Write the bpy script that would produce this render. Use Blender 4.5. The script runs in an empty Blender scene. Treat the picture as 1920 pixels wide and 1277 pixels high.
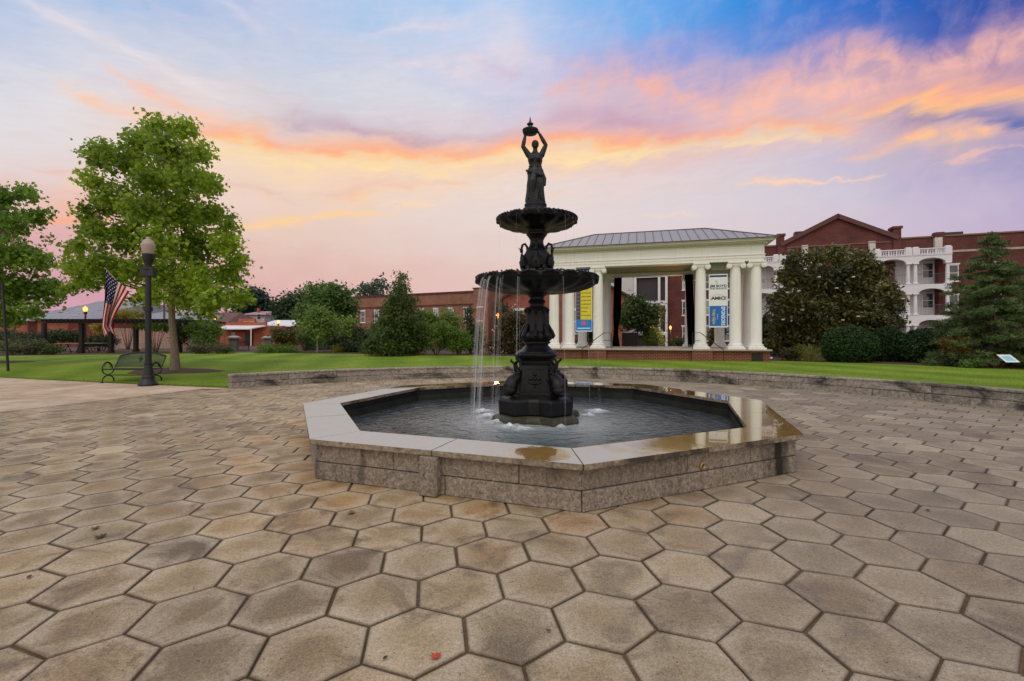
import bpy, math, random
import numpy as np
from mathutils import Vector, Matrix, noise as mnoise
PI = math.pi
scene = bpy.context.scene
COL = scene.collection
FPX, HY, EYE = 879.0, 630.0, 1.5

def P(u, v, Y):
    return Vector(((u-960)/FPX*Y, Y, EYE+(HY-v)/FPX*Y))
def G(u, v, z=0.0):
    Y = FPX*(EYE-z)/(v-HY)
    return Vector(((u-960)/FPX*Y, Y, z))
def lin(c):
    return tuple(((x/255.0)/12.92 if x/255.0 <= 0.04045 else ((x/255.0+0.055)/1.055)**2.4) for x in c)
def smooth(x):
    x = max(0.0, min(1.0, x)); return x*x*(3-2*x)

# ---------------------------------------------------------------- materials
def new_mat(name):
    m = bpy.data.materials.new(name); m.use_nodes = True
    nt = m.node_tree; nt.nodes.clear()
    out = nt.nodes.new('ShaderNodeOutputMaterial')
    return m, nt, out
def N(nt, typ, **kw):
    n = nt.nodes.new(typ)
    for k, v in kw.items():
        setattr(n, k, v)
    return n
def setin(nt, sock, v):
    if isinstance(v, bpy.types.NodeSocket): nt.links.new(v, sock)
    elif isinstance(v, (tuple, list)):
        v = tuple(v)
        if sock.type == 'RGBA' and len(v) == 3: v = v+(1.0,)
        sock.default_value = v
    else: sock.default_value = v
def math_(nt, op, a, b=0.0, c=0.0, clamp=False):
    n = N(nt, 'ShaderNodeMath', operation=op, use_clamp=clamp)
    setin(nt, n.inputs[0], a); setin(nt, n.inputs[1], b); setin(nt, n.inputs[2], c)
    return n.outputs[0]
def mix(nt, f, a, b, blend='MIX'):
    n = N(nt, 'ShaderNodeMix', data_type='RGBA', blend_type=blend)
    setin(nt, n.inputs[0], f); setin(nt, n.inputs[6], a); setin(nt, n.inputs[7], b)
    return n.outputs[2]
def ramp(nt, f, stops, interp='LINEAR'):
    n = N(nt, 'ShaderNodeValToRGB'); r = n.color_ramp; r.interpolation = interp
    while len(r.elements) < len(stops): r.elements.new(0.5)
    for e, (p, c) in zip(r.elements, stops):
        e.position = p
        e.color = (c, c, c, 1) if not isinstance(c, (tuple, list)) else tuple(c)[:3]+(1,)
    setin(nt, n.inputs[0], f)
    return n.outputs[0]
def noise_(nt, scale, vec=None, detail=4, rough=0.55, dist=0.0, out=0):
    n = N(nt, 'ShaderNodeTexNoise'); n.inputs['Scale'].default_value = scale
    n.inputs['Detail'].default_value = detail; n.inputs['Roughness'].default_value = rough
    n.inputs['Distortion'].default_value = dist
    if vec is not None: setin(nt, n.inputs['Vector'], vec)
    return n.outputs[out]
def pos(nt, scale=(1, 1, 1), obj=False):
    if obj: s = N(nt, 'ShaderNodeTexCoord').outputs['Object']
    else: s = N(nt, 'ShaderNodeNewGeometry').outputs['Position']
    n = N(nt, 'ShaderNodeMapping'); n.inputs['Scale'].default_value = scale
    setin(nt, n.inputs[0], s)
    return n.outputs[0]
def bump(nt, h, strength=0.3, dist=0.02, nrm=None):
    n = N(nt, 'ShaderNodeBump'); n.inputs['Strength'].default_value = strength
    n.inputs['Distance'].default_value = dist; setin(nt, n.inputs['Height'], h)
    if nrm is not None: setin(nt, n.inputs['Normal'], nrm)
    return n.outputs[0]
def princ(nt, out, base, rough=0.6, metal=0.0, spec=0.5, nrm=None, **kw):
    b = N(nt, 'ShaderNodeBsdfPrincipled')
    setin(nt, b.inputs['Base Color'], base); setin(nt, b.inputs['Roughness'], rough)
    setin(nt, b.inputs['Metallic'], metal); setin(nt, b.inputs['Specular IOR Level'], spec)
    if nrm is not None: setin(nt, b.inputs['Normal'], nrm)
    for k, v in kw.items(): setin(nt, b.inputs[k], v)
    if out is not None: nt.links.new(b.outputs[0], out.inputs['Surface'])
    return b
def attr(nt, name, out='Fac'):
    return N(nt, 'ShaderNodeAttribute', attribute_name=name).outputs[out]
MATS = {}
def simple(name, c, rough=0.6, var=0.25, scale=6.0, metal=0.0, spec=0.5, bmp=0.0, bscale=60.0, srgb=True):
    """a coloured surface with a little mottling"""
    if name in MATS: return MATS[name]
    c = lin(c) if srgb else c
    m, nt, out = new_mat(name)
    n = noise_(nt, scale, pos(nt), 5, 0.6)
    a = tuple(x*(1-var) for x in c); b = tuple(min(1, x*(1+var)) for x in c)
    base = ramp(nt, n, [(0.3, a), (0.7, b)])
    nr = bump(nt, noise_(nt, bscale, pos(nt), 4), bmp, 0.01) if bmp else None
    rg = math_(nt, 'ADD', math_(nt, 'MULTIPLY', n, 0.15), rough-0.075)
    princ(nt, out, base, rg, metal, spec, nr)
    MATS[name] = m
    return m
def emit(name, c, s):
    if name in MATS: return MATS[name]
    m, nt, out = new_mat(name)
    e = N(nt, 'ShaderNodeEmission'); setin(nt, e.inputs[0], lin(c)); e.inputs[1].default_value = s
    nt.links.new(e.outputs[0], out.inputs[0]); MATS[name] = m
    return m
def leaf_mat(name, dark, light, trans=0.3, rough=0.45, spec=0.4):
    if name in MATS: return MATS[name]
    m, nt, out = new_mat(name)
    t = attr(nt, 'tint')
    base = ramp(nt, t, [(0.0, lin(dark)), (1.0, lin(light))])
    p = princ(nt, None, base, rough, 0.0, spec)
    tr = N(nt, 'ShaderNodeBsdfTranslucent')
    setin(nt, tr.inputs[0], mix(nt, 0.5, base, lin(light)))
    ms = N(nt, 'ShaderNodeMixShader'); ms.inputs[0].default_value = trans
    nt.links.new(p.outputs[0], ms.inputs[1]); nt.links.new(tr.outputs[0], ms.inputs[2])
    nt.links.new(ms.outputs[0], out.inputs[0]); MATS[name] = m
    return m
def brick_mat(name, c1, c2, mortar, scale=1.0):
    if name in MATS: return MATS[name]
    m, nt, out = new_mat(name)
    sx = N(nt, 'ShaderNodeSeparateXYZ'); nt.links.new(N(nt, 'ShaderNodeTexCoord').outputs['Object'], sx.inputs[0])
    cb = N(nt, 'ShaderNodeCombineXYZ')
    setin(nt, cb.inputs[0], math_(nt, 'ADD', sx.outputs[0], sx.outputs[1])); setin(nt, cb.inputs[1], sx.outputs[2])
    b = N(nt, 'ShaderNodeTexBrick'); nt.links.new(cb.outputs[0], b.inputs['Vector'])
    setin(nt, b.inputs['Color1'], lin(c1)); setin(nt, b.inputs['Color2'], lin(c2)); setin(nt, b.inputs['Mortar'], lin(mortar))
    b.inputs['Scale'].default_value = scale; b.inputs['Mortar Size'].default_value = 0.012
    b.inputs['Brick Width'].default_value = 0.22; b.inputs['Row Height'].default_value = 0.075
    n = noise_(nt, 0.7, cb.outputs[0], 5, 0.65)
    base = mix(nt, 1.0, b.outputs[0], ramp(nt, n, [(0.3, 0.7), (0.7, 1.25)]), 'MULTIPLY')
    princ(nt, out, base, 0.85, 0, 0.25, bump(nt, b.outputs['Fac'], -0.4, 0.01))
    MATS[name] = m
    return m

# ---------------------------------------------------------------- meshes
class MB:
    """collects faces in world (or self.M) coordinates and links them as one mesh object"""
    def __init__(self, M=None):
        self.v, self.f, self.m, self.s, self.t = [], [], [], [], []
        self.M = M; self.tint = 0.5
    def add(self, vs, fs, mi=0, sm=False):
        o = len(self.v)
        if self.M is not None: vs = [self.M @ Vector(p) for p in vs]
        self.v += [tuple(p) for p in vs]
        for f in fs:
            self.f.append([i+o for i in f]); self.m.append(mi); self.s.append(sm); self.t.append(self.tint)
    def poly(self, pts, mi=0): self.add(pts, [list(range(len(pts)))], mi)
    def box(self, x0, y0, z0, x1, y1, z1, mi=0):
        vs = [(x, y, z) for z in (z0, z1) for y in (y0, y1) for x in (x0, x1)]
        self.add(vs, [[0, 2, 3, 1], [4, 5, 7, 6], [0, 1, 5, 4], [2, 6, 7, 3], [0, 4, 6, 2], [1, 3, 7, 5]], mi)
    def boxr(self, c, s, rz=0, mi=0, ch=0.0):
        """centre c, size s, turned about z, chamfered corners seen from above"""
        hx, hy, hz = s[0]/2, s[1]/2, s[2]/2
        if ch: pl = [(-hx+ch, -hy), (hx-ch, -hy), (hx, -hy+ch), (hx, hy-ch), (hx-ch, hy), (-hx+ch, hy), (-hx, hy-ch), (-hx, -hy+ch)]
        else: pl = [(-hx, -hy), (hx, -hy), (hx, hy), (-hx, hy)]
        ca, sa = math.cos(rz), math.sin(rz)
        pl = [(c[0]+x*ca-y*sa, c[1]+x*sa+y*ca) for x, y in pl]
        self.prism(pl, c[2]-hz, c[2]+hz, mi)
    def prism(self, pl, z0, z1, mi=0):
        n = len(pl)
        vs = [(x, y, z0) for x, y in pl]+[(x, y, z1) for x, y in pl]
        fs = [list(range(n))[::-1], list(range(n, 2*n))]+[[i, (i+1) % n, n+(i+1) % n, n+i] for i in range(n)]
        self.add(vs, fs, mi)
    def slab(self, pts, d, mi=0):
        """planar outline pts (3-D) pushed along vector d"""
        n = len(pts); d = Vector(d)
        vs = [Vector(p) for p in pts]; vs = vs+[p+d for p in vs]
        self.add(vs, [list(range(n))[::-1], list(range(n, 2*n))]+[[i, (i+1) % n, n+(i+1) % n, n+i] for i in range(n)], mi)
    def tube(self, pts, r, n=8, mi=0, sm=True, flat=1.0):
        pts = [Vector(p) for p in pts]; k = len(pts)
        if not isinstance(r, (list, tuple)): r = [r]*k
        vs = []; up = None
        for i, p in enumerate(pts):
            t = (pts[min(i+1, k-1)]-pts[max(i-1, 0)])
            if t.length < 1e-9: t = Vector((0, 0, 1))
            t.normalize()
            if up is None:
                up = Vector((0, 0, 1)) if abs(t.z) < 0.9 else Vector((1, 0, 0))
            a = t.cross(up)
            if a.length < 1e-6: a = t.orthogonal()
            a.normalize(); b = a.cross(t).normalized(); up = b
            for j in range(n):
                th = 2*PI*j/n
                vs.append(p+a*math.cos(th)*r[i]+b*math.sin(th)*r[i]*flat)
        fs = [[i*n+j, i*n+(j+1) % n, (i+1)*n+(j+1) % n, (i+1)*n+j] for i in range(k-1) for j in range(n)]
        self.add(vs, fs, mi, sm)
        self.add(vs[:n], [list(range(n))[::-1]], mi); self.add(vs[-n:], [list(range(n))], mi)
    def lathe(self, prof, c=(0, 0, 0), n=32, mi=0, sm=True, fn=None, caps=True):
        """prof = [(radius, z)]; fn(r, z, theta) -> (r, z) may flute or scallop it"""
        vs = []
        for r, z in prof:
            for j in range(n):
                th = 2*PI*j/n
                rr, zz = fn(r, z, th) if fn else (r, z)
                vs.append((c[0]+rr*math.cos(th), c[1]+rr*math.sin(th), c[2]+zz))
        k = len(prof)
        fs = [[i*n+j, i*n+(j+1) % n, (i+1)*n+(j+1) % n, (i+1)*n+j] for i in range(k-1) for j in range(n)]
        self.add(vs, fs, mi, sm)
        if caps:
            self.add(vs[:n], [list(range(n))[::-1]], mi); self.add(vs[-n:], [list(range(n))], mi)
    def ball(self, c, r, n=14, k=9, mi=0, sq=(1, 1, 1)):
        vs = []
        for i in range(k+1):
            ph = -PI/2+PI*i/k
            for j in range(n):
                th = 2*PI*j/n
                vs.append((c[0]+r*sq[0]*math.cos(ph)*math.cos(th), c[1]+r*sq[1]*math.cos(ph)*math.sin(th), c[2]+r*sq[2]*math.sin(ph)))
        self.add(vs, [[i*n+j, i*n+(j+1) % n, (i+1)*n+(j+1) % n, (i+1)*n+j] for i in range(k) for j in range(n)], mi, True)
    def build(self, name, mats, parent=None, bevel=0.0, kind=None, sharp=35):
        if not isinstance(mats, (list, tuple)): mats = [mats]
        v = np.array(self.v, dtype=np.float64).reshape(-1, 3)
        if parent is not None:
            r = parent
            while r.parent: r = r.parent
            inv = np.array((Matrix.Translation(r.location) @ r.rotation_euler.to_matrix().to_4x4()).inverted())
            v = v @ inv[:3, :3].T+inv[:3, 3]
        me = bpy.data.meshes.new(name)
        me.from_pydata(v.tolist(), [], self.f)
        me.polygons.foreach_set('material_index', self.m); me.polygons.foreach_set('use_smooth', self.s)
        a = me.attributes.new('tint', 'FLOAT', 'FACE'); a.data.foreach_set('value', self.t)
        for m in mats: me.materials.append(m)
        me.update()
        if any(self.s):
            try: me.set_sharp_from_angle(angle=math.radians(sharp))
            except Exception: pass
        o = bpy.data.objects.new(name, me); COL.objects.link(o)
        if parent is not None: o.parent = parent
        if kind: o['kind'] = kind
        if bevel:
            b = o.modifiers.new('bevel', 'BEVEL'); b.width = bevel; b.segments = 2; b.limit_method = 'ANGLE'; b.angle_limit = math.radians(40)
        return o

def tag(o, label=None, cat=None, group=None, kind=None):
    if label: o['label'] = label
    if cat: o['category'] = cat
    if group: o['group'] = group
    if kind: o['kind'] = kind
    return o
def thing(name, label, cat, loc=(0, 0, 0), rz=0.0, group=None):
    o = bpy.data.objects.new(name, None); COL.objects.link(o)
    o.empty_display_size = 0.2
    o.location = loc; o.rotation_euler = (0, 0, rz)
    return tag(o, label, cat, group)
def dup(root, loc, rz=None, label=None, scale=1.0):
    r = root.copy(); COL.objects.link(r); r.location = loc
    if rz is not None: r.rotation_euler = (0, 0, rz)
    r.scale = (scale,)*3
    if label: r['label'] = label
    for ch in list(root.children):
        c = ch.copy(); COL.objects.link(c); c.parent = r
        for g in list(ch.children):
            d = g.copy(); COL.objects.link(d); d.parent = c
    return r
def Mloc(loc, rz=0.0): return Matrix.Translation(Vector(loc)) @ Matrix.Rotation(rz, 4, 'Z')
def text_mb(mb, body, origin, xdir, ydir, size, mi=0, depth=0.004, align='CENTER', bold=0.0, stretch=1.0):
    """lettering laid on a plane: origin = middle of the line, xdir / ydir = unit vectors along and up"""
    cu = bpy.data.curves.new('lettering', 'FONT'); cu.body = body; cu.size = size; cu.align_x = align; cu.align_y = 'CENTER'
    cu.offset = bold; cu.fill_mode = 'BOTH'; cu.resolution_u = 2
    ob = bpy.data.objects.new('lettering', cu); COL.objects.link(ob)
    me = bpy.data.meshes.new_from_object(ob.evaluated_get(bpy.context.evaluated_depsgraph_get()))
    xd, yd = Vector(xdir), Vector(ydir); nd = xd.cross(yd)
    vs = [Vector(origin)+xd*(p.co.x*stretch)+yd*p.co.y+nd*(depth+p.co.z) for p in me.vertices]
    mb.add(vs, [list(f.vertices) for f in me.polygons], mi)
    bpy.data.objects.remove(ob); bpy.data.curves.remove(cu); bpy.data.meshes.remove(me)

# ---------------------------------------------------------------- foliage
def leaf_template(kind):
    if kind == 'maple':
        a = [(0, 0), (.30, .05), (.52, .30), (.30, .38), (.36, .62), (.12, .55), (0, 1.0), (-.12, .55), (-.36, .62), (-.30, .38), (-.52, .30), (-.30, .05)]
        v = [(x, y-.4, -0.25*abs(x)) for x, y in a]
        return np.array(v), [list(range(len(v)))]
    if kind == 'needle':
        v = [(-.07, -.5, 0), (.07, -.5, 0), (.05, .5, -.08), (-.05, .5, -.08)]
        return np.array(v), [[0, 1, 2, 3]]
    if kind == 'spray':     # a small fan of needles
        v = [(0, -.5, 0), (.30, .15, -.05), (.12, .1, 0), (.1, .5, -.1), (-.05, .15, 0), (-.28, .3, -.06), (-.12, .0, 0)]
        return np.array(v), [list(range(7))]
    v = [(0, -.5, 0), (.24, -.1, .05), (.2, .22, .05), (0, .5, -.05), (-.2, .22, .05), (-.24, -.1, .05)]
    return np.array(v), [[0, 1, 2, 3], [0, 3, 4, 5]]
def foliage(name, mat, parent, blobs, n, size, kind='oval', seed=1, clump=10, cr=0.35, up=0.5, shell=0.45, tint=(0.15, 0.85), flat=1.0, sun=None):
    """blobs = [(x, y, z, rx, ry, rz)]; n leaves in clumps over the blobs' volume; one mesh"""
    rg = np.random.default_rng(seed)
    B = np.array(blobs, float)
    w = (B[:, 3]*B[:, 4]*B[:, 5])**0.72; w /= w.sum()
    nc = max(1, n//clump)
    bi = rg.choice(len(B), nc, p=w)
    d = rg.normal(size=(nc, 3)); d /= np.linalg.norm(d, axis=1)[:, None]
    rad = rg.random(nc)**shell
    cc = B[bi, :3]+d*rad[:, None]*B[bi, 3:]
    ct = np.clip(rg.normal(0.5, 0.22, nc), 0, 1)
    bt = rg.normal(0, 0.17, len(B))[bi]  # random tone per blob; also paints sunlit contrast into the leaf colour
    k = nc*clump
    ci = np.repeat(np.arange(nc), clump)
    off = rg.normal(size=(k, 3))*np.array([cr, cr, cr*0.7*flat])
    pts = cc[ci]+off
    dd = d[ci]
    nr = rg.normal(size=(k, 3))*0.75+dd*0.55+np.array([0, 0, up]); nr /= np.linalg.norm(nr, axis=1)[:, None]
    tx = rg.normal(size=(k, 3)); tx -= nr*(tx*nr).sum(1)[:, None]; tx /= np.linalg.norm(tx, axis=1)[:, None]
    ty = np.cross(nr, tx)
    sz = size*rg.uniform(0.65, 1.3, k)
    tv, tf = leaf_template(kind)
    V = pts[:, None, :]+sz[:, None, None]*(tv[None, :, 0:1]*tx[:, None, :]+tv[None, :, 1:2]*ty[:, None, :]+tv[None, :, 2:3]*nr[:, None, :])
    nv = len(tv); V = V.reshape(-1, 3)
    if parent is not None:
        r = parent
        while r.parent: r = r.parent
        inv = np.array((Matrix.Translation(r.location) @ r.rotation_euler.to_matrix().to_4x4()).inverted())
        V = V @ inv[:3, :3].T+inv[:3, 3]
    T = np.clip(tint[0]+(tint[1]-tint[0])*(ct[ci]*0.75+bt[ci]+rg.random(k)*0.3), 0, 1)
    me = bpy.data.meshes.new(name)
    me.vertices.add(len(V)); me.vertices.foreach_set('co', V.astype(np.float32).ravel())
    nf = len(tf); lens = np.array([len(f) for f in tf]); per = np.concatenate([np.array(f) for f in tf])
    L = (np.arange(k)[:, None]*nv+per[None, :]).ravel()
    me.loops.add(len(L)); me.loops.foreach_set('vertex_index', L.astype(np.int32))
    starts = np.concatenate([[0], np.cumsum(lens)[:-1]])
    S = (np.arange(k)[:, None]*lens.sum()+starts[None, :]).ravel()
    me.polygons.add(k*nf); me.polygons.foreach_set('loop_start', S.astype(np.int32))
    try: me.polygons.foreach_set('loop_total', np.tile(lens, k).astype(np.int32))
    except Exception: pass
    a = me.attributes.new('tint', 'FLOAT', 'FACE'); a.data.foreach_set('value', np.repeat(T, nf).astype(np.float32))
    me.materials.append(mat); me.update(calc_edges=True); me.validate()
    o = bpy.data.objects.new(name, me); COL.objects.link(o)
    if parent is not None: o.parent = parent
    return o
def px_blobs(lst, Y, depth=None, seed=1, copies=2, sqz=1.0, rs=.86):
    """[(u, v, r)] in pixels at depth Y -> ellipsoids spread through the crown's depth"""
    rg = random.Random(seed)
    us = [b[0] for b in lst]; vs = [b[1] for b in lst]
    s = Y/FPX
    cu = (min(us)+max(us))/2
    hw = max((max(us)-min(us))/2+max(b[2] for b in lst)*0.5, 1)
    if depth is None: depth = hw*s
    out = []
    for u, v, r in lst:
        lim = math.sqrt(max(0.08, 1-((u-cu)/hw)**2))*depth*0.75
        for k in range(copies):
            dy = rg.uniform(-1, 1)*lim if copies == 1 else (lim*rg.uniform(-0.95, 0.1) if k % 2 == 0 else lim*rg.uniform(-0.1, 0.95))
            yy_ = Y+dy; p = P(u, v, yy_); s2 = yy_/FPX*rs
            out.append((p.x, yy_, p.z, r*s2, r*s2, r*s2*sqz))
    return out
BARK = simple('bark', (96, 84, 70), 0.9, 0.35, 14, bmp=0.6, bscale=35)
def trunk_mb(base, top, r0, limbs=(), r1=None, n=10):
    mb = MB(); rg = random.Random(int(base[0]*100))
    base, top = Vector(base), Vector(top)
    r1 = r1 if r1 is not None else r0*0.35
    k = 9; pts = []; rr = []
    for i in range(k):
        t = i/(k-1); w = 0.03*(top-base).length*math.sin(t*PI)
        pts.append(base.lerp(top, t)+Vector((rg.uniform(-.4, .4)*w, rg.uniform(-.4, .4)*w, 0)))
        rr.append((r0*(1.45-0.45*min(1, t/0.06)) if t < 0.06 else r0+(r1-r0)*t))
    mb.tube(pts, rr, n)
    for t, q, r in limbs:
        a = base.lerp(top, t); q = Vector(q)
        m = a.lerp(q, 0.5)+Vector((0, 0, (q-a).length*0.08))
        mb.tube([a, m, q], [r, r*0.65, r*0.2], 7)
    return mb
def tree(name, label, cat, base, Y, lst, n, size, mat, kind='oval', trunk=0.15, top=None, limbs=6, seed=1, group=None, cr=0.35, up=0.5, copies=2, depth=None, shell=0.5, bark=None, clump=10, tint=(0.15, 0.85), sqz=1.0, crown='crown', rs=.86):
    base = Vector(base)
    root = thing(name, label, cat, base, 0, group)
    bl = px_blobs(lst, Y, depth, seed, copies, sqz, rs)
    foliage(crown, mat, root, bl, n, size, kind, seed, clump, cr, up, shell, tint)
    if trunk:
        tp = top if top is not None else max(b[2] for b in bl)
        cx = sum(b[0] for b in bl)/len(bl)
        rg = random.Random(seed+7)
        tv = Vector(((base.x+cx)/2, base.y, tp)); lb = []
        for i in range(limbs):
            b = bl[rg.randrange(len(bl))]
            zt = (b[2]-base.z)/max(0.1, tp-base.z)
            t0 = max(0.35, min(0.9, zt-0.18))
            lb.append((t0, (b[0], b[1], b[2]), trunk*0.42*(1-t0*0.6)))
        trunk_mb(base, tv, trunk, lb).build('trunk', bark or BARK, root)
    return root
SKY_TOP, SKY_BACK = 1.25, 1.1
SUN_EL, SUN_ROT, SUN_E, SUN_ANG, LAMP_EL = 3.0, 200.0, 0.55, 30.0, 50.0
# ================================================================ camera
cam = bpy.data.cameras.new('camera'); co = bpy.data.objects.new('camera', cam); COL.objects.link(co)
co.location = (0, 0, EYE); co.rotation_euler = (PI/2, 0, 0)
cam.sensor_width = 36; cam.lens = 36*FPX/1920; cam.shift_y = -(638.5-HY)/1920
cam.clip_end = 3000; cam.clip_start = 0.05
scene.camera = co
scene.view_settings.view_transform = 'Standard'; scene.view_settings.look = 'None'
scene.view_settings.exposure = 0.0; scene.view_settings.gamma = 1.0
try: scene.cycles.use_denoising = True
except Exception: pass
scene.cycles.max_bounces = 6; scene.cycles.transparent_max_bounces = 12; scene.cycles.diffuse_bounces = 3
scene.cycles.caustics_reflective = False; scene.cycles.caustics_refractive = False

# ================================================================ sky: a sunset sky by azimuth and elevation
SKY_U = [0, 160, 320, 480, 640, 800, 960, 1120, 1280, 1440, 1600, 1760, 1920]
SKY_V = [0, 60, 120, 180, 240, 300, 360, 420, 500, 600]
SKY = [
 [(150,185,225),(172,198,230),(150,182,224),(198,200,226),(165,200,235),(165,200,238),(165,200,240),(120,180,236),(84,160,230),(20,128,216),(26,104,200),(0,84,178),(0,66,156)],
 [(185,200,228),(215,212,226),(185,200,228),(192,200,226),(175,200,230),(195,207,232),(208,212,232),(150,185,235),(100,165,232),(60,126,212),(74,110,200),(6,76,174),(46,74,164)],
 [(208,212,228),(215,215,226),(212,212,222),(195,205,225),(205,208,225),(200,208,230),(212,205,226),(165,178,225),(150,152,215),(100,132,210),(135,140,200),(100,105,180),(160,140,190)],
 [(222,222,228),(225,220,222),(230,214,212),(212,212,222),(215,215,222),(215,215,225),(205,208,226),(210,195,212),(205,182,205),(220,190,192),(215,175,182),(205,160,172),(225,165,160)],
 [(228,226,226),(228,222,222),(232,216,208),(228,205,196),(214,206,214),(222,214,219),(220,205,215),(214,192,207),(208,180,198),(235,196,188),(210,190,205),(200,180,196),(125,130,185)],
 [(226,218,218),(230,215,212),(240,218,205),(250,222,182),(250,216,172),(248,208,180),(246,210,182),(246,210,184),(235,205,198),(215,205,212),(195,190,212),(180,170,200),(150,145,192)],
 [(232,202,194),(238,205,186),(240,215,200),(235,210,196),(244,212,192),(240,218,200),(236,220,208),(228,216,214),(222,214,216),(214,208,214),(205,198,212),(195,185,208),(180,165,200)],
 [(232,188,180),(234,186,174),(238,208,190),(236,210,188),(234,214,200),(232,218,208),(232,218,210),(230,218,212),(224,212,214),(218,208,212),(210,198,212),(202,188,210),(192,172,205)],
 [(215,168,178),(222,174,180),(228,182,180),(228,192,180),(232,198,186),(232,202,192),(232,207,197),(232,212,205),(228,212,212),(220,205,210),(212,198,210),(205,188,208),(195,172,202)],
 [(205,155,178),(210,160,180),(218,165,178),(222,170,180),(226,178,180),(230,186,184),(230,194,188),(230,202,197),(225,202,206),(215,197,206),(210,190,206),(200,180,204),(190,165,200)]]
SKYA = np.array([[lin(c) for c in r] for r in SKY])
SKYA[4:7] *= (.97, .955, .985); SKYA[7] *= (.95, .92, .955); SKYA[8] *= (.93, .88, .90); SKYA[9] *= (.92, .86, .88)
def sky_at(az, el):
    az = max(-1.30, min(1.30, az))
    U = math.tan(az); V = math.tan(el)*math.sqrt(1+U*U)
    u, v = 960+FPX*U, HY-FPX*V
    x = np.interp(u, SKY_U, range(13)); y = np.interp(v, SKY_V, range(10))
    i, j = min(11, int(x)), min(8, int(y)); a, b = x-i, y-j
    return tuple(SKYA[j, i]*(1-a)*(1-b)+SKYA[j, i+1]*a*(1-b)+SKYA[j+1, i]*(1-a)*b+SKYA[j+1, i+1]*a*b)
AZMAX = 52.0
def pxdir(u, v):
    U, V = (u-960)/FPX, (HY-v)/FPX
    return math.degrees(math.atan(U)), math.degrees(math.atan(V/math.sqrt(1+U*U)))
world = bpy.data.worlds.new('World'); scene.world = world; world.use_nodes = True
nt = world.node_tree; nt.nodes.clear()
wout = N(nt, 'ShaderNodeOutputWorld'); bg = N(nt, 'ShaderNodeBackground'); nt.links.new(bg.outputs[0], wout.inputs[0])
tc = N(nt, 'ShaderNodeTexCoord').outputs['Generated']
sx = N(nt, 'ShaderNodeSeparateXYZ'); nt.links.new(tc, sx.inputs[0])
X_, Y_, Z_ = sx.outputs
yy = math_(nt, 'ABSOLUTE', Y_)                                   # the sky behind the viewer mirrors the one ahead
az0 = math_(nt, 'MULTIPLY', math_(nt, 'ARCTAN2', X_, math_(nt, 'MAXIMUM', yy, 0.001)), 180/PI)
el0 = math_(nt, 'MULTIPLY', math_(nt, 'ARCSINE', Z_), 180/PI)
cv = N(nt, 'ShaderNodeCombineXYZ'); setin(nt, cv.inputs[0], az0); setin(nt, cv.inputs[1], el0)
def skn(sx_, sy_, scale, detail, dist=0.0, rot=0.0, off=0.0):
    mp = N(nt, 'ShaderNodeMapping'); mp.inputs['Rotation'].default_value = (0, 0, rot)
    m2 = N(nt, 'ShaderNodeMapping'); m2.inputs['Scale'].default_value = (sx_, sy_, 1); m2.inputs['Location'].default_value = (off, off*.7, off)
    setin(nt, mp.inputs[0], cv.outputs[0]); setin(nt, m2.inputs[0], mp.outputs[0])
    return noise_(nt, scale, m2.outputs[0], detail, 0.58, dist)
w1 = skn(0.05, 0.12, 1.0, 5, 0.35, 0, 3.0); w2 = skn(0.06, 0.1, 1.0, 5, 0.35, 0, 11.0)
fine = skn(0.17, 0.46, 1.0, 9, 0.35, -0.12, 5.0)
fib = skn(0.35, 1.7, 1.0, 7, 0.7, -0.12, 31.0)
streak = skn(0.05, 0.55, 1.0, 6, 0.4, -0.05, 8.0)
puff = skn(0.34, 0.30, 1.0, 8, 0.35, 0.5, 21.0)
az = math_(nt, 'ADD', az0, math_(nt, 'MULTIPLY', math_(nt, 'SUBTRACT', w1, 0.5), 9.0))
el = math_(nt, 'ADD', el0, math_(nt, 'ADD', math_(nt, 'MULTIPLY', math_(nt, 'SUBTRACT', w2, 0.5), 3.4), math_(nt, 'MULTIPLY', math_(nt, 'SUBTRACT', fine, 0.5), 3.4)))
A_ = math_(nt, 'MULTIPLY_ADD', az, 1/(2*AZMAX), 0.5, clamp=True)
rows_el = [0, 3, 7, 11, 14.5, 17.5, 20.5, 23.5, 26.5, 29.5, 33, 37]
base = None
for i, e in enumerate(rows_el):
    cols = [(k/12, sky_at(math.radians(-AZMAX+2*AZMAX*k/12), math.radians(max(e, 1.0)))) for k in range(13)]
    c = ramp(nt, A_, cols)
    if base is None: base = c
    else:
        f = N(nt, 'ShaderNodeMapRange'); f.interpolation_type = 'SMOOTHSTEP'
        setin(nt, f.inputs[0], el); f.inputs[1].default_value = rows_el[i-1]; f.inputs[2].default_value = e
        base = mix(nt, f.outputs[0], base, c)
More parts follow.
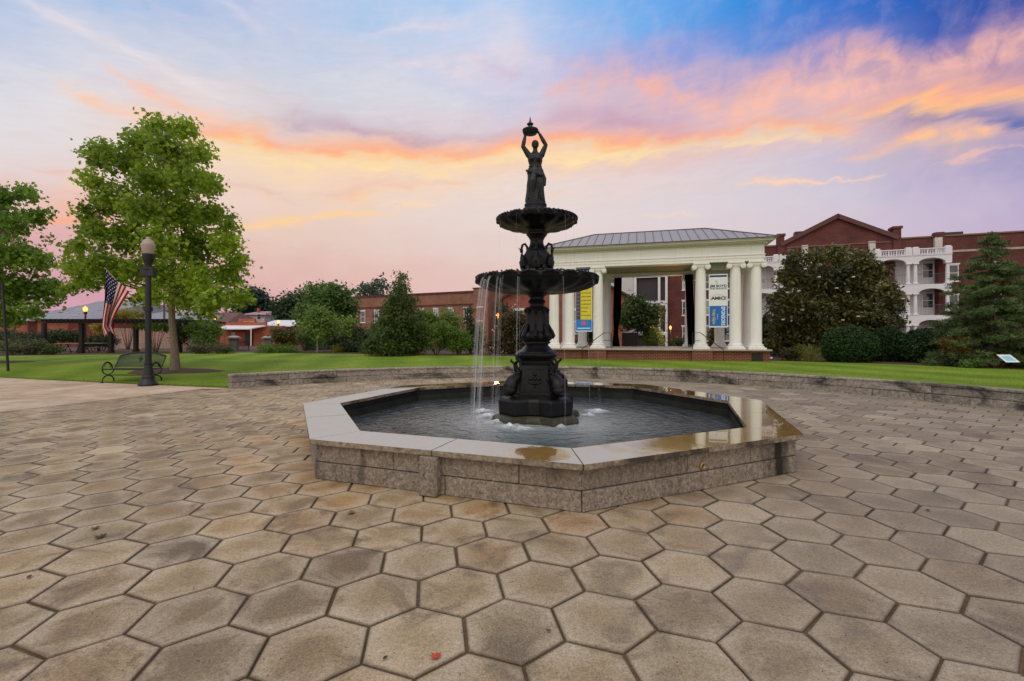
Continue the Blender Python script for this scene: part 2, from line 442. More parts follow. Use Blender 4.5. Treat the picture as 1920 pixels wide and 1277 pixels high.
# soft mottling of thin cloud
base = mix(nt, math_(nt, 'MULTIPLY', math_(nt, 'SUBTRACT', puff, 0.45, clamp=True), 0.5), base, lin((236, 214, 218)))
def curve(vals):
    """float curve over azimuth 0..1; vals = [(a, value 0..1)]"""
    n = N(nt, 'ShaderNodeFloatCurve'); cu = n.mapping.curves[0]
    vals = sorted(vals)
    while len(cu.points) < len(vals): cu.points.new(0.5, 0.5)
    for p, (a, b) in zip(cu.points, vals): p.location = (a, b)
    for p in cu.points: p.handle_type = 'AUTO'
    n.mapping.use_clip = False
    n.mapping.update()
    setin(nt, n.inputs['Value'], A_)
    return n.outputs[0]
WIDEN = 1.25
def stroke(cur, pts, col, amp, tex=None, texamt=0.6, power=1.0, lo=None):
    """a cloud band along [(u, v, half width, strength)]; lo = colour of its lower, lit edge"""
    q = []
    for u, v, h, s in pts:
        h = h*WIDEN; a, e = pxdir(u, v); _, e2 = pxdir(u, v-h)
        q.append(((a+AZMAX)/(2*AZMAX), e/45, abs(e2-e)/45, s))
    q.sort()
    c = curve([(a, e) for a, e, w, s in q]); w = curve([(a, w*4) for a, e, w, s in q])
    i0, i1 = q[0], q[-1]; pad = 0.02
    s = curve([(max(0, i0[0]-pad), 0)]+[(a, s_) for a, e, w_, s_ in q]+[(min(1, i1[0]+pad), 0 if i1[0] < 0.93 else i1[3])])
    d = math_(nt, 'DIVIDE', math_(nt, 'SUBTRACT', math_(nt, 'MULTIPLY', el, 1/45), c), math_(nt, 'MAXIMUM', math_(nt, 'MULTIPLY', w, 0.25), 0.002))
    g = math_(nt, 'POWER', math_(nt, 'DIVIDE', 1.0, math_(nt, 'MULTIPLY_ADD', d, d, 1.0)), 2.0)
    g = math_(nt, 'MULTIPLY', g, math_(nt, 'MULTIPLY', s, amp, clamp=False))
    if tex is not None:
        tt = N(nt, 'ShaderNodeMapRange'); tt.interpolation_type = 'SMOOTHSTEP'; setin(nt, tt.inputs[0], tex)
        tt.inputs[1].default_value = 0.36; tt.inputs[2].default_value = 0.64; tt.inputs[3].default_value = 1-texamt; tt.inputs[4].default_value = 1.0
        g = math_(nt, 'MULTIPLY', g, tt.outputs[0])
    g = math_(nt, 'MINIMUM', math_(nt, 'MAXIMUM', g, 0.0), 1.0)
    cc = lin(col)
    if lo:
        f = N(nt, 'ShaderNodeMapRange'); f.interpolation_type = 'SMOOTHSTEP'; setin(nt, f.inputs[0], d)
        f.inputs[1].default_value = -0.9; f.inputs[2].default_value = 0.5
        cc = mix(nt, f.outputs[0], lin(lo), cc)
    return mix(nt, g, cur, cc)
S = base
S = stroke(S, [(60,8,12,.4),(180,62,14,.9),(300,122,15,.9),(400,172,18,.5),(470,200,20,.1)], (236,224,226), .8, streak, .4)
S = stroke(S, [(300,20,14,.5),(360,45,12,.5)], (214,206,228), .6)
S = stroke(S, [(420,0,16,.6),(470,35,18,.6),(520,80,18,.2)], (222,214,228), .7)
S = stroke(S, [(700,62,12,.6),(780,42,15,1),(850,34,12,.6)], (218,212,228), .9, fine, .3)
S = stroke(S, [(740,135,12,.4),(800,122,14,.9),(900,112,22,.8),(940,85,38,.8),(1000,100,32,.6),(1050,130,20,.2)], (232,215,220), .8, puff, .6)
S = stroke(S, [(900,120,10,.5),(960,128,13,.8),(990,135,10,.2)], (205,180,205), .7, fine, .4)
S = stroke(S, [(860,165,20,.5),(900,190,26,.8),(1000,200,26,.5)], (196,196,222), .7, puff, .5)
S = stroke(S, [(480,230,10,.3),(560,228,16,.7),(640,240,16,.9),(720,255,15,.9),(860,262,18,.6),(960,252,18,.5)], (190,166,184), 1.1, fine, .4)
S = stroke(S, [(1040,235,16,.4),(1120,225,26,.9),(1230,250,24,.9),(1330,258,16,.4)], (196,158,182), 1.0, fine, .4)
S = stroke(S, [(1050,165,26,.5),(1130,155,34,.9),(1230,165,42,1),(1330,185,40,.9),(1450,160,40,.9),(1560,125,42,1),(1650,120,36,1),(1740,140,34,.9),(1850,100,45,1),(1920,70,50,1)], (238,180,170), 1.0, puff, .7)
S = stroke(S, [(1490,100,12,.4),(1560,90,20,.8),(1640,85,16,.6)], (205,165,190), .8, puff, .7)
S = stroke(S, [(1280,200,16,.3),(1380,205,24,.9),(1460,182,24,1),(1600,172,26,1),(1700,160,18,.7)], (250,190,172), .9, puff, .6)
S = stroke(S, [(230,146,10,.6),(300,176,13,.9),(370,205,14,.8),(420,228,14,.3)], (255,196,164), 1.0, streak, .3)
S = stroke(S, [(150,172,10,.5),(220,200,14,.9),(300,225,22,.8),(380,250,24,.6)], (255,200,168), 1.0, streak, .3)
S = stroke(S, [(330,235,8,.2),(400,242,13,.7),(480,260,16,1),(570,277,17,1),(650,283,18,1),(740,286,20,1),(830,290,18,.8),(900,284,16,.9),(980,270,18,1),(1090,265,18,1),(1180,270,16,1),(1290,258,14,.8),(1400,235,14,.7),(1500,235,14,.8),(1590,240,12,.5)], (252,172,138), 1.2, fine, .45, lo=(255,206,140))
S = stroke(S, [(340,268,16,.5),(420,282,18,1),(500,296,18,1),(600,306,14,.8),(700,312,15,1),(800,322,16,.8),(900,308,16,.8),(980,298,14,1),(1080,298,13,1),(1180,290,12,1),(1290,274,10,.7),(1420,258,10,.7),(1500,255,9,.5)], (254,224,168), .95, fine, .45)
S = stroke(S, [(420,338,10,.5),(470,348,14,.9),(510,362,10,.5)], (222,178,172), .8, fine, .6, lo=(252,200,160))
S = stroke(S, [(590,368,9,.4),(640,370,14,.9),(690,358,20,.9),(740,350,12,.7),(850,346,7,.5)], (236,186,168), .85, fine, .55, lo=(255,206,140))
S = stroke(S, [(440,418,7,.7),(520,407,8,1),(620,402,6,1),(720,398,4,.5)], (254,208,146), 1.2, streak, .4)
S = stroke(S, [(730,384,3,.5),(780,382,5,.8),(810,381,3,.3)], (254,216,176), .8)
S = stroke(S, [(40,310,6,.4),(110,318,8,.8),(160,315,7,.6)], (236,184,172), .8, streak, .5)
S = stroke(S, [(90,360,18,.5),(130,345,20,.8),(165,338,16,.4)], (250,204,164), .7, fine, .5)
S = stroke(S, [(60,420,16,.5),(100,410,18,.9),(135,405,16,.9),(170,400,12,.4)], (252,168,124), 1.2, streak, .5)
S = stroke(S, [(1640,225,10,.3),(1720,216,14,.7),(1800,212,16,.9),(1920,222,26,1)], (92,108,176), 1.0, fine, .4)
S = stroke(S, [(1560,212,14,.5),(1640,205,16,.7),(1700,196,15,1),(1780,186,17,1),(1850,172,20,1),(1920,168,22,.9)], (252,178,142), 1.15, streak, .35, lo=(255,200,130))
S = stroke(S, [(1600,282,5,.3),(1680,262,14,.9),(1740,246,19,1),(1800,248,22,1),(1850,244,14,.8),(1870,240,7,.2)], (252,190,152), 1.1, puff, .5, lo=(255,200,140))
S = stroke(S, [(1780,296,3,.4),(1840,286,6,.9),(1885,280,3,.4)], (236,190,180), .9)
S = stroke(S, [(1400,350,4,.5),(1460,345,5,1),(1510,341,4,.9),(1560,330,3,.7),(1612,322,3,.6)], (252,206,180), 1.0)
S = stroke(S, [(1240,400,3,.6),(1270,402,3,.6)], (250,214,190), .7)
S = stroke(S, [(1030,362,4,.5),(1075,365,3,.4)], (250,200,180), .7)
fe_ = N(nt, 'ShaderNodeMapRange'); fe_.interpolation_type = 'SMOOTHSTEP'; setin(nt, fe_.inputs[0], el0); fe_.inputs[1].default_value = 11; fe_.inputs[2].default_value = 20; fe_.inputs[4].default_value = 0.16
tex_ = math_(nt, 'MULTIPLY_ADD', math_(nt, 'SUBTRACT', fib, 0.5), fe_.outputs[0], 1.0)
vs_ = N(nt, 'ShaderNodeVectorMath', operation='SCALE'); setin(nt, vs_.inputs[0], S); setin(nt, vs_.inputs['Scale'], tex_); S = vs_.outputs[0]
# unseen sky overhead and behind the viewer, added bright to light fronts and paving
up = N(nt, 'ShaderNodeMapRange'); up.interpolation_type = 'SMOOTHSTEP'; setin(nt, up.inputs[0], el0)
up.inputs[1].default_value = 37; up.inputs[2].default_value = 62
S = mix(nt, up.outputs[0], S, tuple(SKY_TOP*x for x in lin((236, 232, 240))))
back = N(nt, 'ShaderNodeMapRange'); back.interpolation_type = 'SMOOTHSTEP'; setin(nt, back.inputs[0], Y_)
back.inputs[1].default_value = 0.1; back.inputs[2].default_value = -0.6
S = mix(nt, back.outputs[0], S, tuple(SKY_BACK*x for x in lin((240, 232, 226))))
nish = N(nt, 'ShaderNodeTexSky'); nish.sky_type = 'NISHITA'; nish.sun_disc = False
nish.sun_elevation = math.radians(SUN_EL); nish.sun_rotation = math.radians(SUN_ROT)
S2 = N(nt, 'ShaderNodeMix', data_type='RGBA', blend_type='ADD'); S2.inputs[0].default_value = 1.0
sc_ = N(nt, 'ShaderNodeVectorMath', operation='SCALE'); setin(nt, sc_.inputs[0], nish.outputs[0]); sc_.inputs['Scale'].default_value = 0.01
setin(nt, S2.inputs[6], S); setin(nt, S2.inputs[7], sc_.outputs[0])
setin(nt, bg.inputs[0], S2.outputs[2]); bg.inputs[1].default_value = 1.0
world.cycles.sampling_method = 'MANUAL'; world.cycles.sample_map_resolution = 512

sun = bpy.data.lights.new('sun', 'SUN'); so = bpy.data.objects.new('sun', sun); COL.objects.link(so)
sun.energy = SUN_E; sun.angle = math.radians(SUN_ANG); sun.color = (1.0, 0.93, 0.84)
_d = Vector((math.sin(math.radians(SUN_ROT))*math.cos(math.radians(LAMP_EL)), math.cos(math.radians(SUN_ROT))*math.cos(math.radians(LAMP_EL)), math.sin(math.radians(LAMP_EL))))
so.rotation_euler = (-_d).to_track_quat('-Z', 'Y').to_euler(); so.location = (0, -10, 30)

# ================================================================ plan of the place
C0 = Vector((0.416, 7.643))
W0 = Vector((0.03, 6.245))                      # middle of the fountain
RW = 10.67                                       # inner face of the low stone wall
ANG_END = math.atan2(13.28-W0.y, -7.95-W0.x)     # its left end
ANG_R = math.radians(-24)
LAWN_L = [(-8.02, 13.42), (-13.1, 15.0), (-18.5, 16.9), (-46, 26.6)]
EDGE_A, EDGE_B = Vector((-8.72, 13.45)), Vector((-10.07, 9.22))      # seam between concrete and pavers
FAR = [G(-900, 676, .3), G(-300, 670, .3), G(0, 668, .3), G(300, 664, .3), G(460, 661.5, .3), G(640, 664, .3), G(880, 667, .3), G(1040, 671, .3), G(1440, 677, .3), G(1600, 681, .3), G(1920, 694, .3), G(2300, 712, .3), Vector((27, 8, .3)), Vector((24, 2, .3))]
def ray_poly(th, line):
    d = Vector((math.cos(th), math.sin(th))); best = None
    for a, b in zip(line[:-1], line[1:]):
        a2 = Vector(a[:2])-W0; e = Vector(b[:2])-Vector(a[:2])
        det = d.x*(-e.y)+e.x*d.y
        if abs(det) < 1e-9: continue
        t = (a2.x*(-e.y)+e.x*a2.y)/det; s = (d.x*a2.y-d.y*a2.x)/det
        if t > 0 and -1e-6 <= s <= 1+1e-6 and (best is None or t < best): best = t
    return best
def lawn_r0(th):
    if th <= ANG_END: return RW+0.24
    return ray_poly(th, LAWN_L) or 40.0
def lawn_z(x, y):
    dx, dy = x-W0.x, y-W0.y; th = math.atan2(dy, dx); r = math.hypot(dx, dy)
    ze = 0.02+0.33*smooth((ANG_END-th)/0.5)
    r0 = lawn_r0(max(ANG_R, min(th, math.radians(157))))
    return ze+(0.32-ze)*smooth((r-r0)/11.0)

# ---- lawn, planting beds, ground
ths = np.concatenate([np.linspace(ANG_R, ANG_END, 120), np.linspace(ANG_END+0.0005, math.radians(157), 50)])
def polar(name, mat, fr0, fr1, nr, zoff=0.0):
    mb = MB(); vs = []
    for th in ths:
        a, b = fr0(th), fr1(th)
        for j in range(nr+1):
            r = a+(b-a)*(j/nr)**1.4
            x, y = W0.x+r*math.cos(th), W0.y+r*math.sin(th)
            vs.append((x, y, lawn_z(x, y)+zoff))
    n = nr+1
    mb.add(vs, [[i*n+j, (i+1)*n+j, (i+1)*n+j+1, i*n+j+1] for i in range(len(ths)-1) for j in range(nr)], 0, True)
    return mb.build(name, mat, kind='structure')
m, nt, out = new_mat('lawn'); MATS['lawn'] = m
p_ = pos(nt)
n1 = noise_(nt, 0.35, p_, 4); n2 = noise_(nt, 90, p_, 4, 0.7); n3 = noise_(nt, 2.2, p_, 5, .65)
wv = N(nt, 'ShaderNodeTexWave', wave_type='BANDS', bands_direction='DIAGONAL'); setin(nt, wv.inputs['Vector'], pos(nt, (1, .25, 1)))
wv.inputs['Scale'].default_value = 0.22; wv.inputs['Distortion'].default_value = 1.5; wv.inputs['Detail'].default_value = 2
g = math_(nt, 'ADD', math_(nt, 'MULTIPLY', n1, .38), math_(nt, 'ADD', math_(nt, 'MULTIPLY', n2, .26), math_(nt, 'ADD', math_(nt, 'MULTIPLY', n3, .26), math_(nt, 'MULTIPLY', wv.outputs['Fac'], .12))))
gb = ramp(nt, g, [(.33, lin((84, 108, 20))), (.5, lin((116, 144, 32))), (.66, lin((144, 164, 56)))])
princ(nt, out, gb, .85, 0, .2, bump(nt, n2, .8, .04))
def far_r(th): return ray_poly(th, FAR) or 40.0
polar('lawn', m, lawn_r0, lambda th: max(far_r(th), lawn_r0(th)+2), 26)
m = simple('mulch', (74, 54, 42), .95, .5, 20, bmp=.8, bscale=50)
polar('planting_bed', m, lambda th: max(far_r(th), lawn_r0(th)+2), lambda th: far_r(th)+70, 22, 0.004)
mb = MB(); mb.box(-900, -60, -.35, 900, 1500, -.06)
mb.build('ground', simple('ground', (92, 84, 72), .95, .3, .8), kind='structure')

# ---- concrete path
def on_edge(y): return EDGE_A.x+(y-EDGE_A.y)*(EDGE_A.x-EDGE_B.x)/(EDGE_A.y-EDGE_B.y)
m, nt, out = new_mat('concrete'); MATS['concrete'] = m
p_ = pos(nt)
n1 = noise_(nt, .5, p_, 6, .65, 1.0); n2 = noise_(nt, 60, p_, 3); n3 = noise_(nt, 4, p_, 4)
cb = ramp(nt, math_(nt, 'ADD', math_(nt, 'MULTIPLY', n1, .65), math_(nt, 'ADD', math_(nt, 'MULTIPLY', n2, .12), math_(nt, 'MULTIPLY', n3, .23))), [(.36, lin((156, 136, 112))), (.52, lin((198, 176, 150))), (.66, lin((222, 203, 178)))])
princ(nt, out, cb, .75, 0, .3, bump(nt, n2, .3, .01))
mb = MB()
pl = [(on_edge(-8), -8), (on_edge(13.3), 13.3), (-8.02, 13.42), (-13.1, 15.0), (-18.5, 16.9), (-46, 26.6), (-46, -8)]
mb.prism(pl[::-1], -.12, .006)
mb.build('path', m, kind='structure')

# ---- hexagon pavers: each one a bevelled slab of the paving sheet
m, nt, out = new_mat('paver'); MATS['paver'] = m
p_ = pos(nt)
t = attr(nt, 'tint'); ed = attr(nt, 'edge'); t2 = attr(nt, 'tone')
n1 = noise_(nt, 2.6, p_, 6, .62, 1.2); n2 = noise_(nt, 95, p_, 3, .7); n3 = noise_(nt, .32, p_, 4, .6, .5); n4 = noise_(nt, 320, p_, 2, .6)
b0 = ramp(nt, t, [(0, lin((94, 81, 60))), (.2, lin((125, 108, 80))), (.55, lin((149, 130, 95))), (.85, lin((163, 145, 110))), (1, lin((192, 173, 136)))])
b0 = mix(nt, t2, b0, lin((186, 142, 86)), 'MIX')                              # iron-stained ones near the pool
b1 = mix(nt, math_(nt, 'MULTIPLY', ramp(nt, math_(nt, 'ADD', math_(nt, 'MULTIPLY', n1, .75), math_(nt, 'MULTIPLY', ed, .25)), [(.46, 0.0), (.72, 1.0)]), .72), b0, lin((206, 190, 165)))   # dry lime bloom towards edges
b2 = mix(nt, ramp(nt, n1, [(.30, .72), (.47, 0.0)]), b1, lin((84, 70, 55)))                                # damp dark patches
b3 = mix(nt, ramp(nt, n3, [(.35, .42), (.6, 0.0)]), b2, lin((122, 106, 88)))
sp = ramp(nt, n2, [(.26, .42), (.47, 1.0), (.70, 1.34)])
gx = N(nt, 'ShaderNodeSeparateXYZ'); setin(nt, gx.inputs[0], p_)
gw = math_(nt, 'ADD', math_(nt, 'MULTIPLY', gx.outputs[0], .16), math_(nt, 'MULTIPLY', n3, 1.1))          # greyer, lichen-worn pavers away from the pool's drips
b3 = mix(nt, ramp(nt, gw, [(.42, 0.0), (1.1, .6)]), b3, mix(nt, t, lin((96, 88, 76)), lin((152, 142, 126))))
b4 = mix(nt, .85, b3, sp, 'MULTIPLY')
n5 = noise_(nt, 42, p_, 4, .75)
b4 = mix(nt, .9, b4, ramp(nt, n5, [(.30, .66), (.5, 1.0), (.68, 1.22)]), 'MULTIPLY')
b4 = mix(nt, ramp(nt, n4, [(.62, 0.0), (.72, .8)]), b4, lin((226, 212, 190)))
b4 = mix(nt, math_(nt, 'MULTIPLY', ramp(nt, math_(nt, 'MULTIPLY_ADD', math_(nt, 'SUBTRACT', n5, .5), .22, ed), [(.91, 0.0), (.99, 1.0)]), .7), b4, lin((74, 60, 46)))
hb = math_(nt, 'ADD', math_(nt, 'MULTIPLY', n2, .8), math_(nt, 'MULTIPLY', n4, .4))
princ(nt, out, b4, ramp(nt, n1, [(.3, .5), (.6, .8)]), 0, .35, bump(nt, hb, .45, .006))
S6 = 0.279; A6 = math.radians(39.68); HC = Vector((.478, 2.49))
cos_n = PI/8
OR = 3.745                                      # outer corner radius of the pool coping
OROT = .0477+PI
def oct_pts(R, z=None):
    q = [(C0.x+R*math.cos(OROT+k*PI/4), C0.y+R*math.sin(OROT+k*PI/4)) for k in range(8)]
    return q if z is None else [(x, y, z) for x, y in q]
ap_in = (OR-.45)*math.cos(PI/8)
vs, fs, tint, edge, tone = [], [], [], [], []
rg = random.Random(5)
ax1 = Vector((math.cos(A6+PI/6), math.sin(A6+PI/6)))*S6*math.sqrt(3); ax2 = Vector((math.cos(A6+PI/2), math.sin(A6+PI/2)))*S6*math.sqrt(3)
for i in range(-60, 61):
    for j in range(-60, 61):
        c = HC+ax1*i+ax2*j
        if c.y < -3.5 or c.y > 19 or c.x > 17 or c.x < -14: continue
        dv = c-C0; wv_ = c-W0; r = wv_.length
        if r > RW+.25 or (c.y < 13.5 and c.x < on_edge(c.y)-.26): 
            if not (c.y < 4.2 and c.x > on_edge(c.y)-.26): continue
        th = math.atan2(wv_.y, wv_.x)
        if th > ANG_END+.004 and c.y > 13.3: continue
        apo = max(dv.x*math.cos(OROT+PI/8+k*PI/4)+dv.y*math.sin(OROT+PI/8+k*PI/4) for k in range(8))
        if apo < ap_in-.45: continue
        tl = Vector((rg.gauss(0, .0032), rg.gauss(0, .0032))); z0 = rg.gauss(0, .0011)
        jit = rg.uniform(-.008, .008); cx, cy = c.x+rg.uniform(-.002, .002), c.y+rg.uniform(-.002, .002)
        tt = min(1, max(0, rg.gauss(.5, .2)))
        cj = [(rg.gauss(0, .006), 1+rg.gauss(-.002, .006)) for _ in range(6)]
        near = max(0, 1-(apo-ap_in)/1.9)
        tn = max(0, min(.75, near*rg.uniform(.15, .95)*(1.0 if c.x < 1.5 else .4)+rg.gauss(0.05, .1)))
        o = len(vs); vs.append((cx, cy, z0)); vd = [0.0]
        for rad, dz, e in ((S6*.86, 0, .86), (S6*.955, -.0008, .955), (S6*.973, -.006, 1.0), (S6*.979, -.035, 1.0)):
            for k in range(6):
                a = A6+jit+k*PI/3+cj[k][0]; rad_ = rad*cj[k][1]
                x, y = rad_*math.cos(a), rad_*math.sin(a)
                vs.append((cx+x, cy+y, z0+dz+x*tl.x+y*tl.y)); vd.append(e)
        nf = 0
        for k in range(6):
            k2 = (k+1) % 6
            fs.append([o, o+1+k, o+1+k2]); nf += 1
            for ring in range(3):
                a = o+1+ring*6
                fs.append([a+k, a+6+k, a+6+k2, a+k2]); nf += 1
        tint += [tt]*nf; tone += [tn]*nf; edge += vd
me = bpy.data.meshes.new('paving'); me.from_pydata(vs, [], fs)
for nm, dom, data in (('tint', 'FACE', tint), ('tone', 'FACE', tone), ('edge', 'POINT', edge)):
    a = me.attributes.new(nm, 'FLOAT', dom); a.data.foreach_set('value', data)
me.materials.append(m)
o = bpy.data.objects.new('paving', me); COL.objects.link(o); o['kind'] = 'structure'
m, nt, out = new_mat('joint'); MATS['joint'] = m
n1 = noise_(nt, 40, pos(nt), 4, .7); n2 = noise_(nt, 1.1, pos(nt), 4)
princ(nt, out, mix(nt, ramp(nt, n2, [(.4, 0.0), (.65, 1.0)]), ramp(nt, n1, [(.3, lin((84, 67, 50))), (.7, lin((130, 108, 82)))]), lin((70, 62, 40))), .95, 0, .2, bump(nt, n1, .8, .01))
mb = MB(); mb.poly([(on_edge(-6)+.02, -6, -.012), (18, -6, -.012), (18, 4.3, -.012)]+[(W0.x+(RW+.2)*math.cos(a), W0.y+(RW+.2)*math.sin(a), -.012) for a in np.linspace(math.radians(-20), ANG_END-.003, 60)]+[(on_edge(13.3), 13.3, -.012)])
mb.build('paving_joints', m, kind='structure')

# grit and crumbs lying on the pavers
rgn = np.random.default_rng(9); mb = MB()
for i in range(900):
    y = 1.3+rgn.random()**1.6*7; x = rgn.uniform(-1.15, 1.15)*y
    if (Vector((x, y))-C0).length < OR+.02: continue
    r = rgn.uniform(.0012, .0036); mb.tint = rgn.random()
    mb.ball((x, y, .001+r*.5), r, 5, 3, sq=(1, rgn.uniform(.6, 1.4), .7))
o = mb.build('grit', simple('grit', (82, 66, 50), .9, .5, 400)); tag(o, 'dark grit and crumbs scattered over the front pavers', 'grit', kind='stuff')
# ================================================================ fountain pool
ZC = .428; WATER_Z = .15
m, nt, out = new_mat('granite'); MATS['granite'] = m
p_ = pos(nt)
n1 = noise_(nt, 1.6, p_, 6, .65, 1.5); n2 = noise_(nt, 30, pos(nt, (1, 1, .8)), 5, .72, .8); n3 = noise_(nt, 130, p_, 3, .7); n4 = noise_(nt, 1.1, pos(nt, (1, 1, .25)), 5, .6)
b0 = ramp(nt, n2, [(.25, lin((76, 70, 62))), (.45, lin((136, 125, 112))), (.6, lin((170, 158, 143))), (.78, lin((212, 199, 182)))])
b0 = mix(nt, ramp(nt, n1, [(.5, 0.0), (.8, .35)]), b0, lin((150, 116, 84)))
b0 = mix(nt, ramp(nt, n4, [(.34, .95), (.44, 0.0)]), b0, lin((34, 31, 28)))
b0 = mix(nt, .5, b0, ramp(nt, attr(nt, 'tint'), [(0, .6), (1, 1.25)]), 'MULTIPLY')
princ(nt, out, b0, .8, 0, .3, bump(nt, math_(nt, 'ADD', n2, math_(nt, 'MULTIPLY', n3, .3)), .9, .025))
# honed coping: dry pale on the left, wet amber and mirror-like on the right
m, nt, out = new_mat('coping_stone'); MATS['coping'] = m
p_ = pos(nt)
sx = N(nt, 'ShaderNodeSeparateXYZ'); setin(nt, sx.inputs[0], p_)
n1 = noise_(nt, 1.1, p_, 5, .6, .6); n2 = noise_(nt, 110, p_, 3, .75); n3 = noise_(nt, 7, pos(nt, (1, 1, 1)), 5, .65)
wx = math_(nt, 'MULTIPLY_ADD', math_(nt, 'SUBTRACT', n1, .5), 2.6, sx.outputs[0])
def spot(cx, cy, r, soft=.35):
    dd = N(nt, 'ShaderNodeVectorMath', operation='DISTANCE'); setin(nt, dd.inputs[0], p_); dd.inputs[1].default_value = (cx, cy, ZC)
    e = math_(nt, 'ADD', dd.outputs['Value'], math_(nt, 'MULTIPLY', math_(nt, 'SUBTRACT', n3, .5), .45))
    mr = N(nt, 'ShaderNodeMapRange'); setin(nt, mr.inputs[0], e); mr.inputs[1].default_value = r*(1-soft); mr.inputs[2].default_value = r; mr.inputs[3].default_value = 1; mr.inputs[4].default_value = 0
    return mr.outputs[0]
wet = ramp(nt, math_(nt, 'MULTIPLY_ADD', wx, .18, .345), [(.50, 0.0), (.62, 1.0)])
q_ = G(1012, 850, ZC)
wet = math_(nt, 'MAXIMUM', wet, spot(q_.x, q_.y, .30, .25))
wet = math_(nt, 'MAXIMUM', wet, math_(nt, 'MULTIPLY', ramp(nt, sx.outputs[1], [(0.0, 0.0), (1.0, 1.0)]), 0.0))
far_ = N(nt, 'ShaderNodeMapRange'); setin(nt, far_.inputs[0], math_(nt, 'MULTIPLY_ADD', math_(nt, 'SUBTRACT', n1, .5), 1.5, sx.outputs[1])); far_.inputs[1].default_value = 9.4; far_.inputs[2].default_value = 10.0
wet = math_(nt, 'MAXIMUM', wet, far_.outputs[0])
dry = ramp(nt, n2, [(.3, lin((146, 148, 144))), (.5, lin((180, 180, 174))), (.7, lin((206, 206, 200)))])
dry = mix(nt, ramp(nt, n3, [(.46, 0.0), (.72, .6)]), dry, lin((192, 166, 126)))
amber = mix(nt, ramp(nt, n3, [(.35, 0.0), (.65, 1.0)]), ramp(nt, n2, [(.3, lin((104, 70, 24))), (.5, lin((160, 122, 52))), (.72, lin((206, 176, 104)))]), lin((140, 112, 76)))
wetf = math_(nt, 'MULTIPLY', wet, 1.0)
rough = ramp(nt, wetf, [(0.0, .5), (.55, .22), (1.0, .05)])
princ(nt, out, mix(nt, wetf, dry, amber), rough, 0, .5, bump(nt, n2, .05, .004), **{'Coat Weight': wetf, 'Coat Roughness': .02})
# coping edge faces are rough and stained
m, nt, out = new_mat('coping_edge'); MATS['coping_edge'] = m
p_ = pos(nt); n1 = noise_(nt, 24, p_, 5, .7); n2 = noise_(nt, 2.0, p_, 5, .6)
b0 = ramp(nt, n1, [(.3, lin((92, 82, 70))), (.55, lin((150, 136, 118))), (.75, lin((186, 170, 148)))])
princ(nt, out, mix(nt, ramp(nt, n2, [(.38, .85), (.5, 0.0)]), b0, lin((44, 40, 36))), .7, 0, .3, bump(nt, n1, .5, .01))
m, nt, out = new_mat('pool_lining'); MATS['lining'] = m
n1 = noise_(nt, 3, pos(nt), 5); princ(nt, out, ramp(nt, n1, [(.3, lin((26, 29, 25))), (.7, lin((50, 52, 44)))]), .5, 0, .4)

pool = thing('fountain_pool', 'octagonal stone pool with wide polished coping around the black iron fountain', 'fountain pool', (C0.x, C0.y, 0))
RI = 3.17; RB = OR-.075
def octp(R, k): return Vector((C0.x+R*math.cos(OROT+k*PI/4), C0.y+R*math.sin(OROT+k*PI/4)))
rg = random.Random(3)
MASON = [MATS['granite']]
mb = MB()
for k in range(8):                                                    # two courses of blocks per side, core behind
    a, b = octp(RB, k), octp(RB, k+1); a2, b2 = octp(RB-.3, k), octp(RB-.3, k+1)
    d = (b-a).normalized(); nrm = Vector((d.y, -d.x))
    if nrm.dot(a-C0) < 0: nrm = -nrm
    L = (b-a).length
    for z0, z1, cuts, off in ((.004, .178, [0, rg.uniform(.5, .65), 1], .012), (.186, .372, [0, rg.uniform(.3, .45), rg.uniform(.68, .8), 1], 0.0)):
        for c0, c1 in zip(cuts[:-1], cuts[1:]):
            mb.tint = rg.uniform(.1, .9)
            e0, e1 = (.004 if c0 > 0 else 0), (.004 if c1 < 1 else 0)
            p0 = a+d*(L*c0+e0)+nrm*off; p1 = a+d*(L*c1-e1)+nrm*off
            q1 = a2.lerp(b2, c1); q0 = a2.lerp(b2, c0)
            mb.prism([p0, p1, q1, q0] if (p1-p0).cross(q0-p0) > 0 else [p0, q0, q1, p1], z0, z1)
mb.build('wall', MASON, pool, bevel=.008)
mb = MB()                                                            # dark joint and footing core
for k in range(8):
    a, b = octp(RB-.014, k), octp(RB-.014, k+1); a2, b2 = octp(RB-.29, k), octp(RB-.29, k+1)
    mb.prism([a, b, b2, a2] if (b-a).cross(a2-a) > 0 else [a, a2, b2, b], -.1, .374)
mb.build('mortar', simple('mortar_dark', (74, 66, 58), .95, .3, 12), pool)
mb = MB()
for k in range(8):                                                   # inner lining with a ledge
    for r0, r1, z0, z1 in ((RB-.302, RB-.40, -.1, .374), (RB-.402, RB-.47, -.1, .27)):
        a, b, b2, a2 = octp(r0, k), octp(r0, k+1), octp(r1, k+1), octp(r1, k)
        mb.prism([a, b, b2, a2] if (b-a).cross(a2-a) > 0 else [a, a2, b2, b], z0, z1)
mb.build('pool_lining', MATS['lining'], pool)
